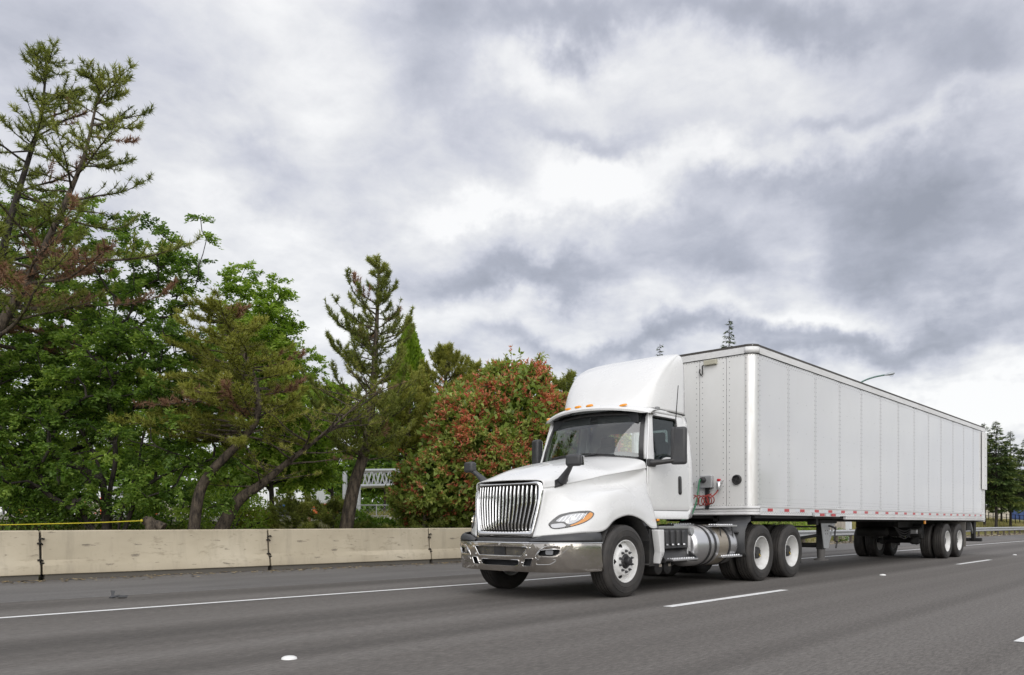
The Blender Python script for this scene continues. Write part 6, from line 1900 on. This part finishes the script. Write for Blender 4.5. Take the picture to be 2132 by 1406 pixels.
# --- red-tipped photinia shrub
def photinia():
    base = on_ground(1010, 25.0)
    t = tree_obj('red_tip_shrub', base, 'big rounded shrub with red young leaves over green, behind the truck hood', 'shrub')
    Z = 24.6
    E = [ell(930, 1010, Z - .3, 112, 95, 1.8), ell(1000, 930, Z, 130, 110, 2.0), ell(1070, 850, Z + .2, 95, 92, 1.7), ell(1125, 900, Z + .2, 95, 85, 1.7), ell(882, 1035, Z, 64, 68, 1.2), ell(1200, 930, Z + .3, 110, 110, 1.7), ell(1060, 1000, Z - .4, 150, 90, 1.8), ell(960, 860, Z + .3, 70, 58, 1.1), ell(1055, 800, Z + .3, 60, 50, 1.1)]
    n = 9500
    C = sample_ell(E, n, 0.72)
    C = C + rdirs(1) * 0 + np.array([[mnoise.noise(Vector(x * .8)), mnoise.noise(Vector(x * .8 + 7)), mnoise.noise(Vector(x * .8 + 19))] for x in C]) * 0.5
    C[:, 2] += (rng.random(n) < .05) * rng.uniform(.1, .45, n)
    # push out twigs that lie deep inside the mass
    best = np.full(n, 9.0)
    for e in E:
        d = C - e[0]
        q = np.sqrt((d @ RV / e[1]) ** 2 + (d @ DV / e[2]) ** 2 + (d[:, 2] / e[3]) ** 2)
        best = np.minimum(best, q)
    C = C[(best > 0.74) & (C[:, 2] > base.z + 0.15)]
    near = [np.argmin([np.linalg.norm((c - e[0]) / np.array([e[1], e[1], e[3]])) for e in E]) for c in C]
    O = unit(np.array([C[i] - E[k][0] for i, k in enumerate(near)]) * np.array([1, 1, 0.9]) + np.array([0, 0, 0.45]))
    keep = (O @ DV) < 0.55
    C, O = C[keep], O[keep]
    n = len(C)
    zrel = (C[:, 2] - base.z) / 4.8
    clump = np.array([mnoise.noise(Vector(c * 0.9)) for c in C])
    redp = np.clip(0.30 + 0.40 * zrel + clump * 0.8 + 0.2 * O[:, 2], 0.05, 0.85)
    isred = rng.random(n) < redp
    S0 = C - O * 0.45; S1 = C
    V, F = frusta(S0, S1, np.full(n, .007), np.full(n, .004), 4)
    sk = Skel()
    for k in range(7):
        e = E[k]; p0 = np.array(base) + rng.normal(size=3) * np.array([.3, .3, 0]); mid = (p0 + e[0]) / 2 + rng.normal(size=3) * .2
        for a, b_ in ((p0, mid), (mid, e[0])):
            v2, f2 = frusta(np.array([a]), np.array([b_]), np.array([.07]), np.array([.045]), 7); F = np.concatenate([F, f2 + len(V)]); V = np.concatenate([V, v2])
    attach(np_mesh('trunk', V, F, smooth=True), 'trunk', M['bark_dark'], t)
    per = 16
    Pn = np.repeat(C, per, 0); On = np.repeat(O, per, 0); R_ = np.repeat(isred, per)
    back = np.tile(np.linspace(0, 1, per), n)
    Pn = Pn - On * (back * 0.26)[:, None] + rng.normal(size=Pn.shape) * 0.018
    D = unit(On * np.where(R_, 0.9, 0.55)[:, None] * (1 - 0.6 * back)[:, None] + rdirs(len(Pn)) * 0.85)
    L = np.where(R_ & (back < .6), 0.115, 0.15) * rng.uniform(0.7, 1.25, len(Pn))
    V, F = leaves(Pn, D, L, L * np.where(R_ & (back < .6), 0.36, 0.42), 0.25)
    young = np.where(R_ & (back < 0.62), np.clip(rng.normal(0.85, 0.2, len(Pn)), 0, 1), np.clip(rng.normal(0.02, 0.06, len(Pn)), 0, 1))
    tint = np.clip(np.repeat(rng.normal(0.42, 0.17, n), per) + rng.normal(0, 0.18, len(Pn)), 0, 1)
    attach(np_mesh('crown', V, F, tint=tint, young=young), 'crown', M['photinia'], t)
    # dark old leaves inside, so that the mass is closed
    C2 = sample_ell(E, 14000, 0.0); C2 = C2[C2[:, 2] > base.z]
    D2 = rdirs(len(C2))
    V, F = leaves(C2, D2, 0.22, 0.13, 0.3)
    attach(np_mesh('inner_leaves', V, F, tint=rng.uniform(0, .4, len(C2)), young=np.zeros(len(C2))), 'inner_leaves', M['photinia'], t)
photinia()

# --- trees seen over and beyond the trailer
GF = 'dark firs beyond the road'
def fir_at(px, z, ytop, Rb, label, **k):
    b = on_ground(px, z); H = W(px, ytop, z).z - b.z
    return fir('fir_tree', b, H, Rb, label, GF, **k)
fir_at(1518, 46, 664, 2.6, 'fir top showing above the front end of the trailer roof', nb=190, spray=0.42, dens=1.2, narrow=.8)
fir_at(1374, 46, 716, 1.6, 'small fir tip showing just above the truck roof fairing', nb=150, spray=0.34, narrow=.7)
fir_at(2050, 78, 880, 4.2, 'thin fir top rising right behind the rear edge of the trailer', nb=170, spray=0.5, dens=1.2, bare=.3, droop=.12)
fir_at(2074, 72, 876, 4.2, 'tall dark fir nearest the rear end of the trailer', nb=240, spray=0.5, dens=1.3, bare=.3, droop=.12)
fir_at(2104, 84, 897, 4.6, 'pointed dark fir second from the rear end of the trailer', nb=190, spray=0.52, dens=1.2, bare=.3, droop=.12)
fir_at(2136, 80, 912, 5.0, 'dark fir cut off by the right edge of the photo', nb=190, spray=0.52, dens=1.2, bare=.3, droop=.12)
fir_at(2085, 100, 930, 6.0, 'dim fir filling the gap behind the tall firs at the right edge', nb=190, spray=0.7, dens=1.2, bare=.25, droop=.12)
fir_at(2175, 95, 900, 6.0, 'big dark fir standing just outside the right edge behind the others', nb=190, spray=0.7, dens=1.2, bare=.25, droop=.12)

# --- shrubs seen under the trailer and beyond the guardrail
def shrub(base, rx, rz, n, L, m, label, group=None):
    t = tree_obj('shrub', base, label, 'shrub', group)
    b0 = np.array(base) + np.array([0, 0, rz * 0.75])
    d = rdirs(n) * (rng.uniform(0.25, 1, n) ** (1 / 2.5))[:, None]
    lum = 1 + 0.25 * np.array([mnoise.noise(Vector(x * 2.1 + b0)) for x in d])
    P = b0 + d * np.array([rx, rx, rz]) * lum[:, None]
    P = P[P[:, 2] > base[2]]; d = d[:len(P)]
    D = unit(P - b0) * 0.7 + rdirs(len(P)) * 0.7
    V, F = leaves(P, D, L * rng.uniform(.7, 1.3, len(P)), L * 0.45, 0.7)
    attach(np_mesh('crown', V, F, tint=np.clip(rng.normal(.45, .22, len(P)), 0, 1), young=np.zeros(len(P))), 'crown', m, t)
    k = 8; p0 = np.repeat(np.array(base)[None], k, 0); p1 = b0 + rng.normal(size=(k, 3)) * np.array([rx, rx, rz]) * .4
    V, F = frusta(p0, p1, np.full(k, .03), np.full(k, .012), 5)
    attach(np_mesh('stems', V, F), 'stems', M['bark_dark'], t)
GS = 'shrubs beyond the guardrail'
for px, z, rx, rz, m, lab in ((1450, 36, 2.2, 1.15, 'leaf_green', 'green shrub seen in the gap between the cab and the drive wheels'), (1515, 38, 2.2, 1.2, 'photinia', 'dull green shrub seen under the trailer above the first drive wheel'),
                              (1580, 39, 2.3, 1.2, 'photinia', 'dull green shrub seen under the trailer above the second drive wheel'), (1640, 40, 1.3, 0.95, 'leaf_light', 'bright green shrub seen under the trailer right of the drive wheels')):
    shrub(on_ground(px, z), rx, rz, 4200, 0.12, M[m], lab, GS)
shrub(on_ground(1750, 43.2), .45, .45, 700, 0.09, M['leaf_green'], 'small weed clump growing at the foot of the grey board fence', GS)

# low bushes closing the gap between crowns and barrier
GU = 'low bushes behind the barrier'
for px, z, rx, rz, m, lab in ((38, 18.6, 1.3, .62, 'leaf_green', 'low leafy bush behind the barrier at the far left edge'), (118, 19.8, 1.0, .60, 'leaf_green', 'low leafy bush behind the barrier left of the dark stems'),
                              (278, 20.4, .8, .55, 'leaf_green', 'low leafy bush behind the barrier right of the dark stems, by the stump'), (352, 22.5, 1.1, .50, 'leaf_green', 'low leafy bush left of the crooked pine trunk'),
                              (478, 21.5, 1.2, .78, 'leaf_light', 'bright leafy bush between the crooked and the leaning trunks'), (528, 23.5, .7, .42, 'needle_olive', 'brownish low bush right of the leaning trunk foot'),
                              (735, 25.5, .6, .42, 'leaf_green', 'low leafy bush directly behind the pointed pine trunk foot'), (790, 26.0, .8, .28, 'leaf_green', 'low leafy bush right of the pointed pine trunk under the gantry')):
    shrub(on_ground(px, z), rx, rz, 2600, 0.11, M[m], lab, GU)
# --- grass
def grass(n, xs, ys, hmin, hmax, name, w=0.02, t0=0.5):
    x = rng.uniform(*xs, n); y = rng.uniform(*ys, n)
    z = np.array([terrain(a, b_) for a, b_ in zip(x, y)])
    P = np.stack([x, y, z - 0.02], 1)
    cl = np.array([mnoise.noise(Vector((a * .25, b_ * .25, 3))) for a, b_ in zip(x, y)])
    h = rng.uniform(hmin, hmax, n) * (1 + 0.5 * cl)
    D = unit(np.array([0, 0, 1.0]) + rng.normal(size=(n, 3)) * np.array([.32, .32, .1]))
    S = unit(np.cross(D, rdirs(n))) * w * 0.5
    tip = P + D * h[:, None] + rng.normal(size=(n, 3)) * np.array([.05, .05, 0])
    V = np.stack([P - S, P + S, tip], 1).reshape(-1, 3)
    o = link(name, np_mesh(name, V, None, np.arange(n * 3).reshape(n, 3), tint=np.clip(t0 + cl * 0.9 + rng.normal(0, .18, n), 0, 1)), M['grass'])
    o['kind'] = 'stuff'
grass(70000, (30, 130), (16.3, 48), .25, .60, 'tall_grass', .04, .62)
grass(16000, (2, 24), (16.6, 22), .10, .42, 'verge_grass', .018, .45)
# ================================================================== BEYOND THE ROAD
M['blue_dull'] = mat('dull_blue', (0.02, 0.05, 0.16), 0.6)
M['orange_bright'] = mat('delineator_orange', (0.85, 0.09, 0.02), 0.5)
M['wood_warm'] = grimy(mat('warm_wood'), (0.36, 0.24, 0.12), (0.2, 0.13, 0.07), 0.6, 8)
M['gantry'] = mat('gantry_grey', (0.36, 0.375, 0.39), 0.45, 0.1)
# street lamp behind the trailer
def street_lamp():
    z = 46
    g = on_ground(1748, z)
    t = thing('street_lamp', g, 'street lamp with a curved arm and cobra head showing above the trailer roof', 'street lamp')
    top = W(1748, 830, z)
    MB().tube([g, g.lerp(top, .5), top], [.11, .09, .065], 12).build('pole', M['steel'], t, smooth=50)
    pts = [W(1748, 830, z), W(1770, 812, z), W(1795, 795, z), W(1818, 786, z), W(1842, 781, z)]
    q = [crom(pts, i / 6) for i in range(25)]
    MB().tube(q, .045, 8).build('arm', M['lamp_green'], t, smooth=50)
    c = W(1851, 779.5, z); ax = (W(1862, 777, z) - W(1842, 781, z)).normalized()
    qq = ax.to_track_quat('X', 'Z').to_matrix()
    b = MB(); vs = []; k = 14
    prof = [(-.32, .03), (-.22, .06), (-.05, .115), (.12, .14), (.25, .125), (.31, .07), (.33, .01)]
    for a, r in prof:
        for j in range(k):
            tt = 2 * math.pi * j / k
            vs.append(c + qq @ Vector((a, r * math.cos(tt) * 1.15, r * math.sin(tt) * (.85 if math.sin(tt) > 0 else .55))))
    b.add(vs, [(i * k + j, i * k + (j + 1) % k, (i + 1) * k + (j + 1) % k, (i + 1) * k + j) for i in range(len(prof) - 1) for j in range(k)])
    b.build('lamp_head', M['lamp_head'], t, smooth=50)
    b = MB(); vs = []
    for a, r in [(0, .11), (.05, .10), (.10, .06), (.115, .001)]:
        for j in range(k):
            tt = 2 * math.pi * j / k
            vs.append(c + qq @ Vector((.13 + r * 1.2 * math.cos(tt), r * math.sin(tt), -.06 - a)))
    b.add(vs, [(i * k + j, i * k + (j + 1) % k, (i + 1) * k + (j + 1) % k, (i + 1) * k + j) for i in range(3) for j in range(k)])
    b.build('lamp_bowl', M['lens'], t, smooth=50)
street_lamp()
# sign gantry: two posts and a lattice truss
def gantry():
    z = 44
    t = thing('sign_gantry', on_ground(746, z), 'grey steel lattice gantry on posts between the pine trunk and the shrub', 'gantry')
    a0, a1 = W(746, 1012, z), W(905, 1008, z + 3); h = W(746, 980, z).z - a0.z
    back = DEEP * 1.2
    up = Vector((0, 0, h))
    for o in (Vector((0, 0, 0)), back):
        for u in (Vector((0, 0, 0)), up):
            MB().tube([a0 + o + u - (a1 - a0) * .02, a1 + o + u], .085, 8).build('chord', M['gantry'], t, smooth=50)
    n = 9
    for o in (Vector((0, 0, 0)), back):
        for i in range(n):
            p, q = a0.lerp(a1, i / n) + o, a0.lerp(a1, (i + 1) / n) + o; m = (p + q) / 2
            MB().tube([p, m + up], .045, 6).build('brace', M['gantry'], t, smooth=50); MB().tube([m + up, q], .045, 6).build('brace', M['gantry'], t, smooth=50)
    for px, zz, top in ((746, z, 1010), (718, z + 1.2, 978)):
        g = on_ground(px, zz); MB().tube([g, W(px, top, zz)], .135, 12).build('post', M['gantry'], t, smooth=50)
        MB().lathe([(0, .25), (.05, .25), (.051, .14)], g + Vector((0, 0, .03)), 12, 'Z').build('base_plate', M['gantry'], t)
gantry()
# temporary chain-link fence
def mesh_fence(z, px0, px1, ytop, posts, label):
    a, b_ = on_ground(px0, z), on_ground(px1, z)
    t = thing('mesh_fence', a, label, 'fence')
    ta, tb = W(px0, ytop, z), W(px1, ytop, z)
    MB().tube([ta, tb], .022, 6).build('top_rail', M['steel'], t)
    low = Vector((0, 0, -(ta.z - a.z) + .12))
    MB().tube([ta + low, tb + low], .018, 6).build('bottom_rail', M['steel'], t)
    n = posts
    for i in range(n + 1):
        p = ta.lerp(tb, i / n); g = a.lerp(b_, i / n); g.z = terrain(g.x, g.y) - .03
        MB().tube([g, p], .026, 6).build('post', M['steel'], t)
    L = (tb - ta).length; H = -low.z; s = .22
    P0, P1 = [], []
    ax = (tb - ta).normalized()
    for k in range(int((L + H) / s)):
        for sg in (1, -1):
            x0 = k * s - (H if sg > 0 else 0)
            c0, c1 = max(0, x0), min(L, x0 + H)
            if c1 <= c0: continue
            f0, f1 = (c0 - x0), (c1 - x0)
            z0, z1 = (f0, f1) if sg > 0 else (H - f0, H - f1)
            P0.append(np.array(ta + low + ax * c0 + Vector((0, 0, z0)))); P1.append(np.array(ta + low + ax * c1 + Vector((0, 0, z1))))
    V, F = frusta(np.array(P0), np.array(P1), np.full(len(P0), .004), np.full(len(P0), .004), 3)
    o = attach(np_mesh('wire_mesh', V, F), 'wire_mesh', M['steel'], t); o['kind'] = 'stuff'
mesh_fence(33, 575, 708, 1059, 3, 'temporary wire mesh fence in front of the blue loader and orange container')
mesh_fence(36, 745, 900, 1052, 4, 'temporary wire mesh fence behind the gantry post')
# blue telescopic loader
def loader():
    z = 52; k = z / FPX
    g = on_ground(600, z); g.z = W(600, 1078, z).z
    t = thing('telescopic_loader', g, 'blue construction loader with dark tyres parked behind the trees and fence', 'loader')
    def P(px, py, d=0.0): return W(px, py, z) + DEEP * d
    def slab(pts, d0, d1, name, m, bev=.03):
        b = MB(); n = len(pts)
        b.add([P(x, y, d0) for x, y in pts] + [P(x, y, d1) for x, y in pts], [tuple(range(n))[::-1], tuple(range(n, 2 * n))] + [(i, (i + 1) % n, n + (i + 1) % n, n + i) for i in range(n)])
        return b.build(name, m, t, bevel=bev)
    slab([(556, 1056), (572, 1052), (606, 1050), (617, 1060), (620, 1068), (562, 1068)], 0, 1.8, 'body', M['blue'])
    slab([(590, 1049), (612, 1047), (618, 1060), (598, 1062)], 0.2, 1.0, 'engine_cover', M['blue'])
    slab([(578, 1054), (582, 1043), (596, 1042), (600, 1056)], .1, 1.0, 'cabin', M['dark'])
    slab([(553, 1058), (612, 1046), (614, 1050), (556, 1063)], 1.1, 1.4, 'boom', M['blue'])
    for px in (568, 607):
        for d in (-.05, 1.6):
            c = P(px, 1069, d); q = DEEP.to_track_quat('X', 'Z').to_matrix()
            b = MB().lathe([(0, .001), (0, .24), (.02, .42), (.33, .42), (.35, .24), (.35, .001)], (0, 0, 0), 20, 'X')
            MB().add([c + q @ Vector(v) for v in b.v], b.f).build('wheel', M['rubber'], t, smooth=40)
    slab([(618, 1062), (628, 1064), (634, 1074), (622, 1075)], .2, 1.4, 'bucket', M['steel'])
loader()
def boxthing(name, label, cat, px0, px1, py0, py1, z, depth, m, lines=0, mline=None, nm='body', group=None, bev=0.02, horiz=False):
    """box-like thing standing at depth z between two pixel columns, with raised ribs"""
    a, b_ = W(px0, py1, z), W(px1, py1, z); h = W(px0, py0, z).z - a.z
    g = a.lerp(b_, .5)
    t = thing(name, g, label, cat, group)
    ax = (b_ - a)
    lo = [a, b_, b_ + DEEP * depth, a + DEEP * depth]; gl = min(terrain(g.x, g.y), a.z) - .05
    lo = [Vector((p.x, p.y, gl)) for p in lo]; hi = [Vector((p.x, p.y, a.z + h)) for p in lo]
    MB().hexa(lo, hi).build(nm, m, t, bevel=bev)
    for i in range(lines):
        if horiz:
            zz = gl + (a.z + h - gl) * (i + .5) / lines
            p, q = Vector((a.x, a.y, zz)), Vector((b_.x, b_.y, zz))
            MB().tube([p - DEEP * .01, q - DEEP * .01], .03, 4).build('rib', mline or m, t)
        else:
            p = a + ax * ((i + .5) / lines)
            w = ax.normalized() * .06
            MB().hexa([Vector((v.x, v.y, gl)) for v in (p - w - DEEP * .05, p + w - DEEP * .05, p + w, p - w)], [Vector((v.x, v.y, a.z + h - .05)) for v in (p - w - DEEP * .05, p + w - DEEP * .05, p + w, p - w)]).build('rib', mline or m, t)
    return t
boxthing('waste_container', 'orange ribbed waste container behind the wire fence left of the pine trunk', 'container', 650, 706, 1049, 1074, 48, 2.2, M['orange'], 7)
boxthing('site_building', 'long white clad building wall far behind the blue loader', 'building', 520, 650, 1015, 1062, 95, 12, M['wall_white'], 9, nm='wall', bev=.05)
t_ = boxthing('site_cabin', 'white site cabin with a blue roof band glimpsed through the leafy tree at far left', 'cabin', 150, 222, 1012, 1045, 80, 4, M['wall_white'], 5)
q_ = [W(px_, 1016, 79.8) for px_ in (152, 200)]; MB().hexa([q_[0], q_[1], q_[1] + DEEP * .2, q_[0] + DEEP * .2], [v_ + Vector((0, 0, .35)) for v_ in (q_[0], q_[1], q_[1] + DEEP * .2, q_[0] + DEEP * .2)]).build('roof_band', M['blue_dull'], t_)
for (x0, x1, y0, y1, zz, lab) in ((158, 206, 1046, 1068, 50, 'upper pale concrete block stack seen below the leafy tree'), (156, 182, 1069, 1092, 46, 'pale concrete block left under the leafy tree limbs'), (186, 212, 1069, 1092, 46.5, 'pale concrete block right under the leafy tree limbs'),
                                  (330, 352, 1045, 1080, 52, 'pale concrete block between the dark stems and the crooked pine trunk'), (378, 412, 1050, 1080, 55, 'pale concrete block behind the crooked pine trunk'), (505, 548, 1058, 1088, 50, 'pale concrete wall piece right of the leaning trunk')):
    boxthing('concrete_block', lab, 'concrete block', x0, x1, y0, y1, zz, 1.5, M['concrete_pale'], 3, horiz=True, group='concrete blocks in the construction yard')
boxthing('site_machine', 'yellow machine body glimpsed at the far left edge behind the branches', 'machine', 14, 34, 1052, 1066, 44, 1.2, M['yellow'], 3, M['dark'])
boxthing('parked_van', 'grey van side glimpsed behind the branches at the left edge', 'van', -10, 14, 1056, 1080, 47, 1.9, M['rail'], 2, M['dark'])
# orange delineator posts
for i, (px, z, y0, y1, lab) in enumerate(((3, 30, 1076, 1100, 'orange delineator post at the left edge above the barrier'), (179, 42, 1030, 1046, 'orange delineator post highest of the row seen under the leafy tree'), (179, 40, 1072, 1088, 'orange delineator post in front of the left concrete block'), (168, 41, 1070, 1084, 'orange delineator post leftmost of the row by the concrete blocks'),
                                          (187, 41, 1072, 1090, 'orange delineator post between the two lower concrete blocks'), (199, 41, 1068, 1086, 'orange delineator post before the right concrete block'), (321, 42, 1072, 1088, 'orange delineator post beside the dark stems'), (327, 42, 1070, 1087, 'orange delineator post right beside another near the dark stems'), (211, 44, 1036, 1046, 'orange delineator post rightmost under the blue canopy'))):
    a, b_ = W(px, y1, z), W(px, y0, z)
    a.z = min(a.z, terrain(a.x, a.y))
    t = thing('delineator_post', a, lab, 'delineator', 'orange delineator posts in the yard')
    MB().tube([a, b_], .055, 10).build('tube', M['orange_bright'], t, smooth=50)
    MB().lathe([(0, .2), (.04, .19), (.06, .06)], a, 12, 'Z').build('base', M['dark'], t)
    MB().lathe([(.0, .057), (.0, .0575), (.09, .0575), (.09, .057)], a.lerp(b_, .72), 10, 'Z').build('band', M['white_tape'], t)
# white notice on a wooden post
def notice():
    z = 29
    g = on_ground(644, z)
    t = thing('notice_sign', g, 'small white notice board on a wooden post before the orange container', 'sign')
    a = W(645, 1090, z); c = W(646, 1047, z)
    MB().box(g.x - .05, g.x + .05, g.y - .05, g.y + .05, g.z, W(645, 1035, z).z).build('post', M['wood_warm'], t, bevel=.008)
    h = .40 / 2; w = .075 
    q = [c - RIGHT * .075 - Vector((0, 0, .20)) - DEEP * .09, c + RIGHT * .075 - Vector((0, 0, .20)) - DEEP * .09, c + RIGHT * .075 - Vector((0, 0, .20)) - DEEP * .07, c - RIGHT * .075 - Vector((0, 0, .20)) - DEEP * .07]
    MB().hexa(q, [p + Vector((0, 0, .42)) for p in q]).build('board', M['wall_white'], t, bevel=.004)
    for dz, s in ((.13, .04), (.03, .05), (-.08, .05)):
        q2 = [c + RIGHT * a_ * s + Vector((0, 0, dz + b_)) - DEEP * .0925 for a_, b_ in ((-1, -.03), (1, -.03), (.5, .02), (-1, .03))]
        MB().add(q2, [(0, 1, 2, 3)]).build('print', M['dark'], t)
notice()
# yellow rope tied to a stump by the barrier
def rope():
    z = 17.3
    s = W(318, 1092, z); g = on_ground(318, z)
    st = thing('tree_stump', g, 'short gnarled brown stump behind the barrier where the yellow rope ends', 'stump')
    q = [g, W(316, 1096, z), W(306, 1086, z), W(300, 1081, z)]
    MB().tube([crom(q, i / 4) for i in range(13)], [.16 - .006 * i for i in range(13)], 9).build('wood', M['bark'], st, smooth=60)
    MB().tube([W(316, 1098, z), W(328, 1092, z), W(340, 1100, z)], [.12, .10, .12], 8).build('root', M['bark'], st, smooth=60)
    e = [W(300, 1084.5, z) - DEEP * .12, W(200, 1088.5, z), W(100, 1091, z), W(10, 1093, z), W(-90, 1094, z)]
    pts = [crom(e, i / 6) for i in range(25)]
    t = thing('yellow_rope', e[0], 'taut yellow rope running from the stump to the left edge above the barrier', 'rope')
    MB().tube(pts, .012, 6).build('strand', M['rope'], t, smooth=50)
    MB().lathe([(-.03, .015), (-.015, .032), (.015, .032), (.03, .015)], e[0], 10, 'X').build('knot', M['rope'], t, smooth=50)
rope()
# grey board fence and pale post beyond the guardrail, seen under the trailer
def board_fence():
    z = 44.5
    a, b_ = on_ground(1722, z), on_ground(1762, z)
    t = thing('board_fence', a, 'short weathered grey board fence beyond the guardrail under the trailer', 'fence')
    n = 7
    for i in range(n):
        p = a.lerp(b_, (i + .5) / n); w = (b_ - a).normalized() * ((b_ - a).length / n * .46)
        h = Vector((0, 0, 1.45 + .06 * (i % 3) - a.z + W(1740, 1078, z).z - 1.0))
        q = [p - w, p + w, p + w + DEEP * .03, p - w + DEEP * .03]
        MB().hexa(q, [v + h for v in q]).build('board', M['wood'], t)
    for dz in (.25, .75):
        q = [v + Vector((0, 0, dz)) for v in (a + DEEP * .03, b_ + DEEP * .03, b_ + DEEP * .08, a + DEEP * .08)]
        MB().hexa(q, [v + Vector((0, 0, .09)) for v in q]).build('rail', M['wood'], t)
    g = on_ground(1767, z - 1)
    t2 = thing('utility_post', g, 'pale bluish square post just right of the grey board fence', 'post')
    MB().box(g.x - .13, g.x + .13, g.y - .13, g.y + .13, g.z - .05, g.z + 1.6).build('shaft', M['wall_white'], t2, bevel=.01)
    MB().box(g.x - .15, g.x + .15, g.y - .15, g.y + .15, g.z + 1.601, g.z + 1.66).build('cap', M['steel'], t2, bevel=.01)
board_fence()
# things far beyond the firs at the right edge
def far_right():
    z = 100
    a = on_ground(2040, z); b_ = on_ground(2160, z)
    t = thing('wire_fence', a, 'low dark wire fence behind the fir trunks at the right edge', 'fence')
    for i in range(14):
        p = a.lerp(b_, i / 13); MB().tube([p, p + Vector((0, 0, 1.3))], .05, 6).build('post', M['hook'], t)
    for h in (.35, .8, 1.25): MB().tube([a + Vector((0, 0, h)), b_ + Vector((0, 0, h))], .025, 5).build('wire', M['hook'], t)
    boxthing('far_building', 'dark blue building side far behind the firs at the right edge', 'building', 2104, 2150, 1050, 1062, 130, 8, M['blue_dull'], 4, nm='wall')
    boxthing('far_wall', 'low tan wall far behind the fir trunks at the right edge', 'wall', 2040, 2103, 1055, 1066, 128, 2, M['concrete_pale'], 4, nm='wall')
far_right()
# far woods closing the view, before and behind
def woods(name, pts, hmin, hmax, n, leaf, m):
    P, D, T_, L = [], [], [], []
    for (x0, y0), (x1, y1) in zip(pts, pts[1:]):
        k = n
        u = rng.random(k); 
        x = x0 + (x1 - x0) * u; y = y0 + (y1 - y0) * u
        prof = np.array([0.55 + 0.45 * mnoise.noise(Vector((a * .055, b_ * .055, 1))) + .22 * mnoise.noise(Vector((a * .21, b_ * .21, 5))) for a, b_ in zip(x, y)])
        hh = hmin + (hmax - hmin) * np.clip(prof, 0, 1)
        v = rng.random(k) ** .8
        d = rng.normal(0, 2.0, k) * (1.1 - v)
        P.append(np.stack([x + rng.normal(0, 1.5, k), y + d, 1.0 + hh * v], 1)); D.append(rng.normal(size=(k, 3)) + np.array([0, 0, .3])); T_.append(np.clip(.35 + .5 * (prof - .5) + rng.normal(0, .2, k), 0, 1)); L.append(np.full(k, leaf))
    P = np.concatenate(P); V, F = leaves(P, np.concatenate(D), np.concatenate(L), leaf * .6, .6)
    o = link(name, np_mesh(name, V, F, tint=np.concatenate(T_)), m); o['kind'] = 'stuff'
woods('far_woods', [(-60, 150), (10, 135), (60, 140), (150, 165), (300, 190), (500, 200)], 8, 14, 12000, 1.3, M['leaf_green'])
woods('opposite_woods', [(-70, -42), (20, -46), (110, -40)], 5, 9, 7000, 1.0, M['leaf_green'])
